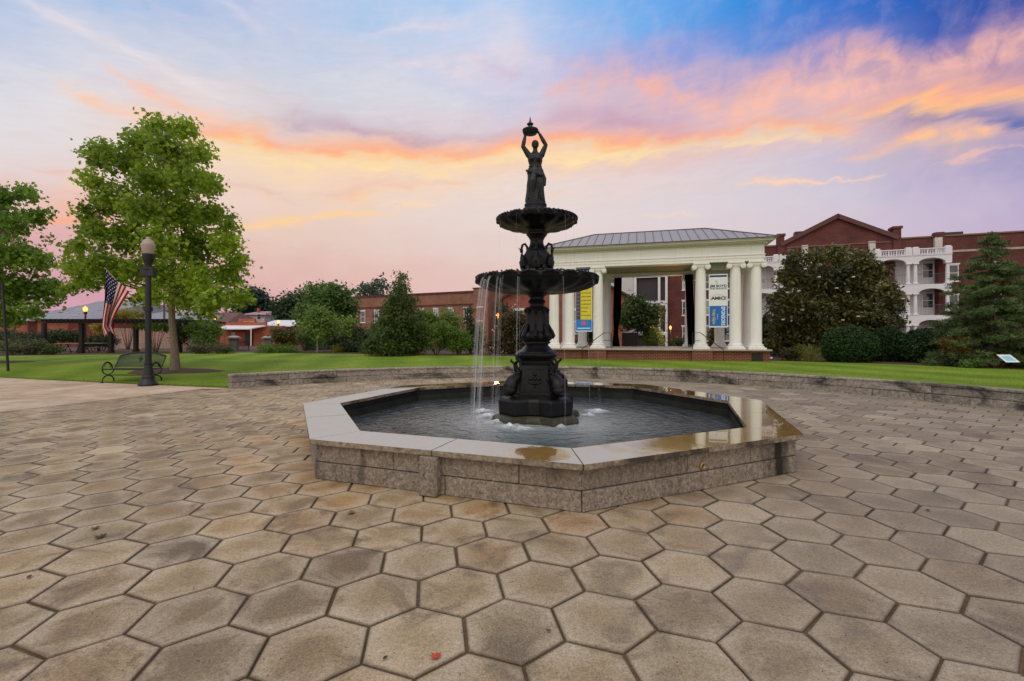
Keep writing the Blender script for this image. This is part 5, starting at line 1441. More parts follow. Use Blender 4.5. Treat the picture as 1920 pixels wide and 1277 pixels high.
B2.rect('head_panel', .035, .71, .965, .985, PUR, .0085, sheet); B2.rect('date_panel', .035, .19, .31, .695, VIO, .0085, sheet); B2.rect('list_panel', .31, .19, .965, .695, YEL, .0085, sheet); B2.rect('foot_panel', .035, .02, .965, .19, SKYB, .0085, sheet)
B2.text('lettering', 'FRIDAY', .5, .925, .25, flatmat('white', (232, 234, 238)), .012, .006, .95, parent=sheet); B2.text('lettering', 'SUMMER', .5, .868, .20, YEL, .012, .006, .85, parent=sheet)
B2.text('lettering', 'GLOWIN', .5, .815, .225, PNK, .012, .008, .9, parent=sheet); B2.text('lettering', 'NIGHTS', .5, .762, .235, LTB, .012, .008, .92, parent=sheet)
mb = MB()
rg = random.Random(4)
for i in range(8):                                        # illegible schedule lines
    y = .655-i*.058; w = rg.uniform(.3, .55)
    x = .36
    while x < .36+w: 
        l = rg.uniform(.03, .08); mb.slab([B2.p(x, y, .012), B2.p(x+l, y, .012), B2.p(x+l, y+.014, .012), B2.p(x, y+.014, .012)], -YD*.002); x += l+.02
mb.build('schedule_lines', simple('print_olive', (96, 80, 30), .6), sheet)
mb = MB()
for i in range(8):
    y = .65-i*.058
    mb.slab([B2.p(.09, y, .012), B2.p(.25, y, .012), B2.p(.25, y+.02, .012), B2.p(.09, y+.02, .012)], -YD*.002)
mb.build('date_lines', simple('print_teal', (92, 120, 140), .6), sheet)
B2.rect('logo', .36, .105, .62, .165, ROSE, .012, sheet); B2.rect('foot_line', .12, .045, .88, .062, LTB, .012, sheet)
# things on and behind the stage
p = bhit(1181, DEP+.1)
sp_ = thing('equipment_case', 'dark covered equipment case at the back of the stage, white cloth on top', 'case', (p.x, p.y, ZF), -BPH)
M = Mloc((p.x, p.y, ZF), -BPH)
mb = MB(M); mb.boxr((0, -.15, .42), (.92, .5, .8), 0, ch=.05); mb.build('body', simple('case_black', (24, 26, 30), .7), sp_, bevel=.02)
mb = MB(M); mb.add([(-.38, -.3, .825), (.12, -.3, .825), (.28, -.28, 1.04), (.36, -.2, 1.06), (.16, .05, .83), (-.36, .05, .83)], [[0, 1, 2, 3, 4, 5]]); mb.build('cloth', simple('white_cloth', (206, 196, 210), .8), sp_).modifiers.new('t', 'SOLIDIFY').thickness = .02
mb = MB(BM); mb.tube([(2.42, DEP+.05, ZF+.92), (7.1, DEP+.05, ZF+.92)], .012, 6)
mb.tube([(2.42, DEP+.05, ZF+.5), (7.1, DEP+.05, ZF+.5)], .008, 6)
for x in (3.6, 4.8, 6.0): mb.tube([(x, DEP+.05, ZF), (x, DEP+.05, ZF+.92)], .015, 6)
mb.build('rear_railing', BLK, bs)
p = G(1446, 675.5, .3)
gl = thing('garden_light', 'small round white garden light beside the brick corner of the bandstand', 'garden light', tuple(p))
mb = MB(); mb.ball(p+Vector((0, 0, .10)), .075, 14, 9, sq=(1, 1, .8)); mb.build('shade', simple('white_plastic', (235, 228, 216), .4), gl)
mb = MB(); mb.tube([p, p+Vector((0, 0, .06))], .02, 8); mb.build('stake', BLK, gl)
# ================================================================ brick apartment building on the right
BR = brick_mat('red_brick', (102, 52, 48), (86, 42, 41), (112, 78, 72))
BRD = brick_mat('dark_red_brick', (98, 42, 38), (82, 34, 32), (104, 66, 60))
WTRIM = simple('white_trim', (222, 222, 226), .55, .06, 2)
STONE = simple('pale_stone', (176, 158, 148), .8, .12, 3)
m, nt, out = new_mat('window_glass'); MATS['glass'] = m
princ(nt, out, ramp(nt, noise_(nt, .6, pos(nt), 3), [(.35, lin((30, 36, 40))), (.65, lin((66, 76, 82)))]), .06, 0, .8)
GLS = m
m, nt, out = new_mat('blind_glass'); princ(nt, out, ramp(nt, noise_(nt, .8, pos(nt), 3), [(.35, lin((108, 116, 120))), (.65, lin((176, 182, 182)))]), .12, 0, .7); GLS2 = m
GRG = random.Random(17)
m, nt, out = new_mat('white_siding'); MATS['siding'] = m
sx = N(nt, 'ShaderNodeSeparateXYZ'); setin(nt, sx.inputs[0], N(nt, 'ShaderNodeTexCoord').outputs['Object'])
fr_ = math_(nt, 'FRACT', math_(nt, 'MULTIPLY', sx.outputs[2], 7.0))
princ(nt, out, mix(nt, noise_(nt, 1.5, pos(nt), 3), lin((196, 192, 192)), lin((220, 216, 214))), .6, 0, .3, bump(nt, fr_, .5, .02))
SID = m
ROOFG = simple('grey_roof', (150, 150, 158), .6, .12, 1.5)
DARKR = simple('dark_roof', (58, 46, 46), .7, .15, 2)
APH = math.radians(20); AO = Vector((42.45, 46.3, 0)); AM = Mloc(AO, -APH)
ap = thing('apartment_building', 'three storey red brick building with gable and white arched balconies', 'building', tuple(AO), -APH)
def window(M, x, z0, w, h, parent, y=0.0, frame=WTRIM, glass=GLS, sill=True, mull=0, part='window'):
    mb = MB(M); f = .075
    mb.box(x-w/2, y-.06, z0, x-w/2+f, y+.02, z0+h); mb.box(x+w/2-f, y-.06, z0, x+w/2, y+.02, z0+h)
    mb.box(x-w/2+f, y-.058, z0, x+w/2-f, y+.02, z0+f); mb.box(x-w/2+f, y-.058, z0+h-f, x+w/2-f, y+.02, z0+h)
    mb.box(x-w/2+f, y-.05, z0+h*.5-.03, x+w/2-f, y+.01, z0+h*.5+.03)
    for i in range(mull):
        xx = x-w/2+w*(i+1)/(mull+1); mb.box(xx-.02, y-.045, z0+f, xx+.02, y+.01, z0+h-f)
    if sill:
        mb.box(x-w/2-.09, y-.10, z0-.10, x+w/2+.09, y+.02, z0-.003); mb.box(x-w/2-.09, y-.075, z0+h+.003, x+w/2+.09, y+.02, z0+h+.15)
    o = mb.build(part, frame, parent)
    mb = MB(M); mb.box(x-w/2+f, y-.025, z0+f, x+w/2-f, y+.015, z0+h-f); mb.build('pane', GLS2 if glass is GLS and GRG.random() < .4 else glass, o)
    return o
PZ = 11.3
mb = MB(AM)
mb.box(-26, 0, -.2, 16, 14, PZ)
mb.box(-13.85, -.28, -.2, -3.9, -.003, PZ+.3)
mb.slab([(-13.85, -.28, PZ+.303), (-3.9, -.28, PZ+.303), (-8.87, -.28, 13.95)], (0, 9, 0))
for x in (-14.05, -3.75): mb.box(x-.32, -.45, PZ-1.2, x+.32, .6, PZ+1.0); mb.box(x-.42, -.55, PZ+1.003, x+.42, .7, PZ+1.25)
for x in (-.3,): mb.box(x-.38, -.35, 9.9, x+.38, .3, PZ+.42)
mb.box(8.6, -.35, -.2, 16.2, -.003, PZ+.55)
mb.build('wall', BR, ap)
mb = MB(AM)
for a, b in (((-14.2, 11.55), (-8.87, 14.25)), ((-8.87, 14.25), (-3.55, 11.55))):
    d = Vector((b[0]-a[0], 0, b[1]-a[1])).normalized(); n_ = Vector((-d.z, 0, d.x))
    A, B_ = Vector((a[0], -.62, a[1])), Vector((b[0], -.62, b[1]))
    mb.slab([A, B_, B_-n_*.42, A-n_*.42] if d.z > 0 else [A, B_, B_-n_*.42, A-n_*.42], (0, 9.6, 0))
mb.build('gable_roof', simple('gable_cornice', (92, 56, 52), .7, .15, 2), ap)
mb = MB(AM); mb.box(-26.1, -.12, PZ+.003, -14.45, .5, PZ+.14); mb.box(-3.3, -.12, PZ+.003, -.72, .5, PZ+.14); mb.box(.12, -.12, PZ+.003, 8.5, .5, PZ+.14); mb.box(-13.5, -.36, 11.0, -4.3, -.283, 11.09); mb.build('parapet_coping', simple('coping_brown', (126, 98, 88), .7, .12, 2), ap)
mb = MB(AM); mb.box(.15, -.06, 9.72, 8.55, -.003, 9.92); mb.box(8.61, -.41, 9.72, 16.2, -.353, 9.92); mb.build('stone_band', STONE, ap)
for s in (.82, 4.2, 7.2):
    for z0 in (6.88, 3.92, .95): window(AM, s, z0, .95, 1.6, ap)
for s in (11.0, 13.6):
    for z0 in (6.88, 3.92, .95): window(AM, s, z0, 1.0, 1.6, ap, y=-.353)
window(AM, -6.75, 8.2, 1.7, 1.75, ap, y=-.283, mull=1)
window(AM, -10.9, 8.2, 1.7, 1.75, ap, y=-.283, mull=1)
for z0 in (5.0, 1.9):
    for s in (-6.75, -10.9): window(AM, s, z0, 1.5, 1.7, ap, y=-.283, mull=1)
for s in (-23.6, -21.6, -19.4):
    for z0 in (6.85, 3.9, .95): window(AM, s, z0, 1.0, 1.65, ap)
WARMP = emit('warm_window', (255, 196, 120), .9)
lamp_ = MB(AM); lamp_.box(.6, -.03, 4.2, .85, -.022, 4.4); lamp_.build('lit_shade', WARMP, ap)
mb = MB(AM); mb.box(-3.2+3.3, 1.2, PZ+.15, 2.2, 2.4, PZ+.62); mb.build('roof_unit', simple('roof_unit', (52, 44, 46), .6), ap)
mb = MB(AM); mb.box(-12.05, 3, 12.6, -11.3, 4, 13.35); mb.build('roof_vent', simple('roof_unit', (52, 44, 46), .6), ap)
def arch_panel(mb, a, b, spring, crown, top, y0, th):
    c, hw = (a+b)/2, (b-a)/2; k = 16
    arc = [(c-hw*math.cos(PI*i/k), spring+(crown-spring)*math.sin(PI*i/k)) for i in range(k+1)]
    for (xa, za), (xb, zb) in zip(arc[:-1], arc[1:]):
        vs = [(x, y, z) for y in (y0, y0+th) for x, z in ((xa, za), (xb, zb), (xb, top), (xa, top))]
        mb.add(vs, [[0, 1, 2, 3], [7, 6, 5, 4], [0, 4, 5, 1], [3, 2, 6, 7]])
def tower(sl):
    xs = [sl+.28, sl+2.78, sl+3.36, sl+5.86]; yf = -1.9
    dk = MB(AM)
    st = [(.2, 2.55, 3.05, 3.5), (3.5, 5.6, 6.08, 6.5), (6.5, 8.55, 9.03, 9.28)]
    for i, (zf, sp, cr, tp) in enumerate(st):
        bal = MB(AM)
        for a, b in ((xs[0]+.2, xs[1]-.2), (xs[2]+.2, xs[3]-.2)): arch_panel(bal, a, b, sp, cr, tp, yf, .36)
        for a, b in ((sl, xs[0]+.2), (xs[1]-.2, xs[2]+.2), (xs[3]-.2, sl+6.14)): bal.box(a, yf-.003, sp, b, yf+.36, tp)
        for a in (sl, sl+5.84): bal.box(a, yf+.363, tp-.42, a+.3, -.32 if sl+3 < -4 and False else -.01, tp)
        bal.build('balcony_arches', WTRIM, ap)
        dk.box(sl+.303, yf+.365, tp-.2, sl+5.837, -.045, tp-.004)
        for x in xs:
            c = MB(AM @ Matrix.Translation((x, yf+.18, 0)))
            c.boxr((0, 0, zf+.05), (.46, .46, .10)); c.lathe([(.21, zf+.1), (.21, zf+.16), (.17, zf+.2), (.165, zf+1.0), (.14, sp-.16), (.17, sp-.12), (.20, sp-.08)], n=16); c.boxr((0, 0, sp-.04), (.46, .46, .08))
            c.build('balcony_column', WTRIM, ap)
        if i > 0:
            rl = MB(AM)
            for a, b in ((xs[0]+.2, xs[1]-.2), (xs[2]+.2, xs[3]-.2)):
                rl.tube([(a, yf+.18, zf+1.0), (b, yf+.18, zf+1.0)], .02, 6); rl.tube([(a, yf+.18, zf+.1), (b, yf+.18, zf+.1)], .014, 6)
                for k in range(16): rl.tube([(a+(b-a)*(k+.5)/16, yf+.18, zf+.1), (a+(b-a)*(k+.5)/16, yf+.18, zf+1.0)], .009, 4)
            rl.build('balcony_railing', simple('rail_grey', (96, 100, 108), .5), ap)
        for a in (sl+1.2, sl+4.6):
            window(AM, a+.4, zf+.75 if i else zf+.6, .95, 1.55, ap, y=-.045, sill=False)
    dk.build('balcony_floor', WTRIM, ap)
    w = MB(AM); w.box(sl+.05, -.04, -.1, sl+6.0, -.004, 9.2); w.build('balcony_wall', SID, ap)
    w = MB(AM); w.box(sl+5.55, -.9, -.1, sl+5.83, -.045, 9.05); w.build('balcony_pier', BRD, ap)
    t = MB(AM)                                            # pierced parapet
    z = 9.283
    t.box(sl-.02, yf-.05, z, sl+6.16, yf+.4, z+.08); t.box(sl+.1, yf+.02, z+.60, sl+6.04, yf+.30, z+.70)
    for a, b in ((xs[0]+.3, xs[1]-.3), (xs[2]+.3, xs[3]-.3)):
        n_ = 3; L = (b-a)/n_
        for k in range(n_):
            c0 = a+L*k
            t.box(c0-.05, yf+.06, z+.083, c0+.05, yf+.26, z+.597)
            for px_, pz_ in ((.3, .14), (.3, .42), (.62, .14), (.62, .42)):
                t.tube([(c0+L*px_, yf+.16, z+.08), (c0+L*(px_+.12), yf+.16, z+.22), (c0+L*px_, yf+.16, z+.34), (c0+L*(px_+.12), yf+.16, z+.48), (c0+L*px_, yf+.16, z+.6)][(0 if pz_ < .3 else 2):(3 if pz_ < .3 else 5)], .05, 6)
            t.tube([(c0+L*.12, yf+.16, z+.2), (c0+L*.9, yf+.16, z+.2)], .03, 6); t.tube([(c0+L*.12, yf+.16, z+.47), (c0+L*.9, yf+.16, z+.47)], .03, 6)
        t.box(b-.05, yf+.06, z+.083, b+.05, yf+.26, z+.597)
    for x in xs:
        t.box(x-.27, yf-.06, z+.083, x+.27, yf+.42, z+.74); t.lathe([(.27, z+.743), (.25, z+.84), (.15, z+.9), (.02, z+.92)], (0, 0, 0), 12) if False else t.box(x-.2, yf+.0, z+.743, x+.2, yf+.36, z+.86)
    t.build('balcony_parapet', WTRIM, ap)
    for x in (sl+.3, sl+5.75):
        p_ = MB(AM); p_.box(x-.22, -.06-.35, 10.25, x+.22, -.30-.06, 10.85); p_.box(x-.3, -.36, 9.6, x+.3, -.005, 11.2); 
        p_.build('wall_plaque', [simple('plaque', (196, 192, 186), .6)], ap)
tower(-6.14); tower(-17.55)
# white porch wing at the far left of the facade, seen through the bandstand
mb = MB(AM)
mb.box(-35.5, -.6, -.2, -29.45, 10, 9.6)
mb.build('side_wing', SID, ap)
mb = MB(AM)
for a, b, c, d in ((-29.4, -25.9, 8.35, 8.75), (-29.4, -25.9, 5.05, 5.6), (-29.4, -25.9, 1.6, 2.0)): mb.box(a+.3, -1.0, c, b, -.7, d)
for x in (-29.44, -26.75, -25.95): mb.box(x, -1.04, -.2, x+.26, -.66, 9.0)
mb.box(-29.5, -1.1, 8.76, -25.7, -.6, 9.3)
mb.build('porch_frame', WTRIM, ap)
mb = MB(AM); mb.box(-29.44, -.5, -.2, -26.003, 8, 9.2); mb.build('porch_screen', simple('dark_screen', (44, 42, 44), .5, .25, 1.5), ap)
# ---- brick gabled hall behind the bandstand
hb = thing('brick_hall', 'low brick hall with a gable roof behind the bandstand', 'building', (5.2, 44, 0))
mb = MB(); mb.box(-.85, 44, -.2, 11.1, 58, 5.1); mb.slab([(-.85, 44, 5.103), (11.1, 44, 5.103), (5.1, 44, 8.15)], (0, 14, 0)); mb.build('wall', brick_mat('hall_brick', (146, 78, 62), (124, 62, 50), (150, 112, 98)), hb)
mb = MB()
for a, b in (((-1.3, 4.98), (5.12, 8.42)), ((5.12, 8.42), (11.55, 4.98))):
    A, B_ = Vector((a[0], 43.6, a[1])), Vector((b[0], 43.6, b[1])); mb.slab([A, B_, B_-Vector((0, 0, .2)), A-Vector((0, 0, .2))], (0, 14.8, 0))
mb.build('roof', DARKR, hb)
for x in (8.35, 6.2, 3.0, .6): window(None, x, 1.75, .95, 2.2, hb, y=44)

# ================================================================ long brick warehouse
WPH = math.radians(26); WO = Vector((-2.95, 59, 0)); WM = Mloc(WO, -WPH)
wh = thing('brick_warehouse', 'long low brick warehouse with flat parapet and a row of white windows', 'building', tuple(WO), -WPH)
WBR = brick_mat('warehouse_brick', (150, 100, 80), (128, 82, 66), (150, 122, 106))
mb = MB(WM); mb.box(-27, 0, -.3, -2.203, 18, 7.2); mb.box(-2.2, -.06, -.3, 0, 18.1, 7.55)
mb.build('wall', WBR, wh)
mb = MB(WM); mb.box(-27.05, -.13, 5.55, -2.203, -.003, 5.68); mb.box(-27.05, -.09, 7.03, -2.203, -.003, 7.1); mb.build('brick_band', brick_mat('warehouse_band', (108, 62, 54), (92, 52, 46), (110, 84, 76)), wh)
mb = MB(WM); mb.box(-27.1, -.14, 7.203, -2.203, 18, 7.3); mb.box(-2.3, -.16, 7.553, .1, 18.2, 7.66); mb.build('parapet_coping', simple('dark_coping', (88, 64, 62), .7), wh)
def ws(u):
    k = (u-960)/FPX; c, s_ = math.cos(WPH), math.sin(WPH)
    return (k*WO.y-WO.x)/(c+k*s_)
for u in (681, 706.5, 733, 762, 790, 817.5, 846, 875, 900): window(WM, ws(u), 3.45, .8, 1.65, wh, mull=1)
# ================================================================ small brick shop with a white porch roof
YS = 58.0
def X(u, Y=YS): return (u-960)/FPX*Y
def Zv(v, Y=YS): return EYE+(HY-v)/FPX*Y
sh_ = thing('brick_shop', 'small red brick shop with white porch roof and stepped sign parapet', 'building', (X(447), YS, 0))
SBR = brick_mat('shop_brick', (168, 86, 66), (146, 72, 56), (160, 118, 102))
x0_, x1_ = X(413), X(484)
mb = MB(); mb.box(x0_, YS, -.4, X(420), YS+9, Zv(611)); mb.box(X(424), YS-.05, Zv(612), X(499), YS+.3, Zv(604.5)); mb.box(X(448), YS-.08, Zv(604.3), X(478), YS+.3, Zv(597.5))
mb.box(x0_+.5, YS+.002, -.4, X(470), YS+9, Zv(611.2)); mb.box(X(475), YS+.02, -.4, X(530), YS+8.9, Zv(611)); mb.box(X(470.2), YS+.9, -.4, X(474.8), YS+8, Zv(612))
mb.build('wall', SBR, sh_)
mb = MB(); mb.slab([(X(415), YS-1.9, Zv(619)+.05), (X(484), YS-1.9, Zv(619)+.05), (X(500), YS-.06, Zv(612)), (X(424), YS-.06, Zv(612))], (0, 0, .12)); mb.build('porch_roof', WTRIM, sh_)
mb = MB(); mb.tube([(X(486), YS-1.8, -.3), (X(486), YS-1.8, Zv(619)+.1)], .07, 10); mb.build('porch_post', WTRIM, sh_)
mb = MB(); mb.slab([(X(478), YS+.6, Zv(612)), (X(545), YS+.6, Zv(612.5)), (X(532), YS+5, Zv(600)), (X(478), YS+5, Zv(600))], (0, 0, .15)); mb.build('roof', simple('bright_metal', (222, 222, 228), .5, .05), sh_)
mb = MB(); mb.box(X(460), YS-.07, -.2, X(473), YS-.003, Zv(623)); mb.build('door', simple('dark_door', (40, 36, 38), .5), sh_)
mb = MB(); mb.box(X(434), YS-.06, Zv(633), X(441.5), YS-.003, Zv(623)); mb.build('window', GLS, sh_)
mb = MB()
for i, u in enumerate((457.5, 460.5, 463.6, 467, 470, 473, 475.5)): mb.box(X(u), YS-.11, Zv(604.2), X(u+1.7), YS-.082, Zv(602.2))
mb.build('sign_letters', simple('tan_letters', (196, 158, 100), .6), sh_)
YH = 78.0
hs = thing('white_house', 'white house with a dusty pink roof and chimney behind the brick shop', 'house', (X(478, YH), YH, 0))
mb = MB(); mb.box(X(455, YH), YH, 0, X(496, YH), YH+8, Zv(590, YH)); mb.build('wall', SID, hs)
mb = MB(); x0_, x1_ = X(452, YH), X(499, YH); z0_, z1_ = Zv(590.5, YH), Zv(581.5, YH)
R_ = [Vector((x0_, YH-.5, z0_)), Vector((x1_, YH-.5, z0_)), Vector((x1_, YH+8.5, z0_)), Vector((x0_, YH+8.5, z0_))]; a, b = Vector((X(461, YH), YH+4, z1_)), Vector((X(488, YH), YH+4, z1_))
mb.poly([R_[0], R_[1], b, a]); mb.poly([R_[1], R_[2], b]); mb.poly([R_[2], R_[3], a, b]); mb.poly([R_[3], R_[0], a]); mb.poly(R_[::-1])
r_ = mb.build('roof', simple('pink_roof', (168, 124, 132), .7, .1, 1), hs)
mb = MB(); mb.box(X(467, YH), YH+2.4, z0_+.2, X(470, YH), YH+3.0, z1_+.5); mb.build('chimney', SBR, r_)
window(None, X(486, YH), Zv(599, YH), .7, 1.0, hs, y=YH, sill=False)

# ================================================================ sheds and halls behind the pergola
def shed(name, label, u0, u1, veave, vridge, Y, wall, roof, depth=10, ridge=None, base=-.3):
    t = thing(name, label, 'building', ((X(u0, Y)+X(u1, Y))/2, Y, 0))
    mb = MB(); mb.box(X(u0, Y), Y, base, X(u1, Y), Y+depth, Zv(veave, Y)); mb.build('wall', wall, t)
    a, b = X(u0, Y)-.4, X(u1, Y)+.4; e, rz_ = Zv(veave, Y), Zv(vridge, Y)
    r0, r1 = ridge if ridge else (u0, u1)
    ra, rb = X(r0, Y), X(r1, Y)
    q = [Vector((a, Y-.4, e)), Vector((b, Y-.4, e)), Vector((b, Y+depth+.4, e)), Vector((a, Y+depth+.4, e))]; p0, p1 = Vector((ra, Y+depth/2, rz_)), Vector((rb, Y+depth/2, rz_))
    mb = MB(); mb.poly([q[0], q[1], p1, p0]); mb.poly([q[2], q[3], p0, p1]); mb.poly([q[1], q[2], p1]); mb.poly([q[3], q[0], p0]); mb.poly(q[::-1])
    for i in range(int((b-a)/.6)):
        x = a+.3+i*.6; tt = min(1, (x-a)/max(.01, ra-a) if x < ra else 1, (b-x)/max(.01, b-rb) if x > rb else 1)
        mb.tube([Vector((x, Y-.4, e+.02)), Vector((x, Y-.4+(depth/2+.4)*tt, e+(rz_-e)*tt+.02))], .03, 4, sm=False)
    mb.build('roof', roof, t); return t
shed('brick_shed', 'low brick shed with a pale hipped metal roof at the far left', -80, 52, 602, 578, 52, SBR, ROOFG, 9, (-60, 18))
shed('brick_shed', 'low brick shed with a pale pointed metal roof, left of the distant lit lamp', 70, 128, 601.5, 572, 50, SBR, ROOFG, 9, (82, 92))
t = shed('grey_hall', 'large pale grey metal hall with brick base behind the flag', 96, 214, 586, 557, 66, SBR, ROOFG, 14, (112, 214))
shed('tan_hall', 'tan block hall with a shallow roof behind the hanging flag', 150, 250, 588, 566, 74, simple('tan_block', (150, 126, 112), .8), simple('tan_roof', (146, 130, 124), .7), 10)
shed('long_hall', 'long grey-roofed hall behind the lamp post and tree trunk', 236, 345, 600, 579, 64, simple('pale_block', (170, 152, 144), .8), ROOFG, 12, (250, 330))
shed('brick_hall_far', 'brown brick hall half hidden under the big tree crown', 348, 425, 604, 583, 70, WBR, simple('brown_roof', (112, 82, 76), .8), 10, (360, 415))
bpy.data.objects['brick_hall_far'].name = 'brick_hall.001'
p = G(308, 640, .2); 
up_ = thing('utility_pole', 'grey wooden utility pole with crossarm between the lamp post and the tree trunk', 'utility pole', (X(308, 60), 60, 0))
mb = MB(); mb.tube([(X(308, 60), 60, -.3), (X(308, 60), 60, Zv(563, 60))], [.16, .12], 10); mb.build('shaft', simple('pole_wood', (98, 92, 90), .85), up_)
mb = MB(); mb.box(X(308, 60)-1.0, 59.8, Zv(574, 60), X(308, 60)+1.0, 59.95, Zv(574, 60)+.12); mb.build('crossarm', simple('pole_wood', (98, 92, 90), .85), up_)
for v0, v1 in ((572, 583), (577, 586)):
    mb = MB(); a, b = Vector((X(308, 60), 60, Zv(v0, 60))), Vector((X(-40, 60), 60, Zv(v1, 60)))
    mb.tube([a.lerp(b, t)-Vector((0, 0, .5*math.sin(PI*t))) for t in np.linspace(0, 1, 14)], .018, 5)
    tag(mb.build('overhead_wire', BLK), 'thin dark overhead wire running left from the utility pole', 'wire', 'overhead wires at the utility pole')

# ================================================================ pergola, gate, fence, far lamps
WOOD = simple('dark_wood', (34, 27, 25), .8, .3, 10)
YP = 32.0; zb = .25
pg = thing('pergola', 'long dark wooden pergola with flat slatted top at the far left lawn edge', 'pergola', (X(215, YP), YP, zb))
for u, dy in ((83, 2.2), (153, 0), (208, .3), (255, 1.0), (336, 1.4)):
    Yq = YP+dy; mb = MB(); mb.box(X(u, Yq)-.11, Yq-.11, zb-.3, X(u, Yq)+.11, Yq+.11, Zv(605, Yq)); mb.box(X(u, Yq)-.14, Yq-.14, zb-.3, X(u, Yq)+.14, Yq+.14, zb+.3); mb.build('post', WOOD, pg)
mb = MB()
for dy in (-.15, 1.6, 3.4): mb.slab([(X(90, YP), YP+dy, Zv(606, YP+dy)), (X(342, YP), YP+dy, Zv(605, YP+dy)), (X(342, YP), YP+dy, Zv(605, YP+dy)+.16), (X(90, YP), YP+dy, Zv(606, YP+dy)+.16)], (0, .09, 0))
mb.build('beam', WOOD, pg)
mb = MB(); n_ = 34
for i in range(n_):
    x = X(86, YP)+(X(346, YP)-X(86, YP))*i/(n_-1); mb.box(x-.035, YP-.7, Zv(607, YP)+.15, x+.035, YP+4.1, Zv(607, YP)+.27)
for k in range(7): mb.box(X(86, YP), YP-.55+k*.72, Zv(607, YP)+.272, X(346, YP), YP-.49+k*.72, Zv(607, YP)+.31)
mb.build('slatted_top', WOOD, pg)
def table(u, v, Y, label):
    t = thing('picnic_table', label, 'picnic table', (X(u, Y), Y, .25)); c = X(u, Y)
    mb = MB(); mb.box(c-.9, Y-.38, .95, c+.9, Y+.38, 1.0); mb.build('tabletop', simple('table_grey', (120, 122, 120), .6), t)
    for s in (-1, 1):
        mb = MB(); mb.box(c-.9, Y+s*.62-.13, .66, c+.9, Y+s*.62+.13, .70); mb.build('seat', simple('table_grey', (120, 122, 120), .6), t)
        mb = MB(); mb.tube([(c+s*.65, Y-.6, .2), (c+s*.65, Y-.2, .95)], .03, 6); mb.tube([(c+s*.65, Y+.6, .2), (c+s*.65, Y+.2, .95)], .03, 6); mb.build('leg', BLK, t)
table(138, 652, 32.6, 'grey picnic table under the left part of the pergola'); table(178, 652, 33.6, 'grey picnic table behind the middle pergola post'); 
PIER = simple('pier_stone', (112, 108, 102), .85, .25, 9, bmp=.5, bscale=20); CAPM = simple('pier_cap', (160, 156, 152), .7, .12, 5)
def pier(u, Y, label):
    t = thing('gate_pier', label, 'gate pier', (X(u, Y), Y, .2)); c = X(u, Y); zt = Zv(634.5, Y)
    mb = MB(); mb.boxr((c, Y, (zt-.1)/2), (.55, .55, zt+.1), .2); mb.build('shaft', PIER, t, bevel=.02)
    mb = MB(); mb.boxr((c, Y, zt+.05), (.86, .86, .09), .2); mb.lathe([(.43, zt+.095), (.36, zt+.15), (.2, zt+.2), (.05, zt+.22)], (c, Y, 0), 16); mb.build('cap', CAPM, t)
pier(438.5, 37, 'stone gate pier with domed cap left of the iron gate'); pier(503, 39, 'stone gate pier with domed cap beside the round shrub')
gt = thing('iron_gate', 'open black iron bar gate between stone piers in front of the shop', 'gate', (X(452, 37.5), 37.5, .2))
mb = MB(); 
for i in range(11): 
    x = X(442.5, 37.5)+.1*i; mb.tube([(x, 37.5, .25), (x, 37.5, Zv(640, 37.5)+.12*math.sin(i/10*PI))], .014, 5)
mb.build('bars', BLK, gt)
mb = MB()
for z in (.35, Zv(642, 37.5)): mb.tube([(X(442, 37.5), 37.5, z), (X(442, 37.5)+1.05, 37.5, z)], .02, 6)
for x in (X(442, 37.5), X(442, 37.5)+1.05): mb.tube([(x, 37.5, .2), (x, 37.5, Zv(639, 37.5))], .03, 6)
mb.build('gate_frame', BLK, gt)
def fence(label, u0, u1, Y, vt, zb_=.22, col=None):
    t = thing('iron_fence', label, 'fence', ((X(u0, Y)+X(u1, Y))/2, Y, zb_)); a, b = X(u0, Y), X(u1, Y); zt = Zv(vt, Y); n_ = int((b-a)/.13)
    mb = MB()
    for i in range(n_+1): mb.tube([(a+(b-a)*i/n_, Y, zb_), (a+(b-a)*i/n_, Y, zt)], .011, 4, sm=False)
    mb.build('pickets', col or BLK, t)
    mb = MB()
    for z in (zb_+.12, zt-.08): mb.tube([(a, Y, z), (b, Y, z)], .018, 5, sm=False)
    mb.build('rail', col or BLK, t)
    for i in range(int((b-a)/2.2)+1):
        mb = MB(); x = a+2.2*i; mb.box(x-.03, Y-.03, zb_-.3, x+.03, Y+.03, zt+.08); mb.build('post', col or BLK, t)
fence('black iron picket fence running behind the hedge right of the shop', 556, 700, 41, 641)
fence('pale railing behind the pergola posts', 218, 334, 42, 640, .3, simple('pale_rail', (176, 170, 160), .6))
t = thing('block_wall', 'pale pinkish block wall behind the pergola', 'wall', (X(276, 46), 46, 0)); mb = MB(); mb.box(X(210, 46), 46, -.2, X(344, 46), 46.3, Zv(618, 46)); mb.build('body', simple('pink_block', (158, 128, 118), .85, .2, 2), t)
mb = MB(); mb.box(X(209, 46), 45.95, Zv(618, 46)+.003, X(345, 46), 46.35, Zv(618, 46)+.1); mb.build('coping', CAPM, t)
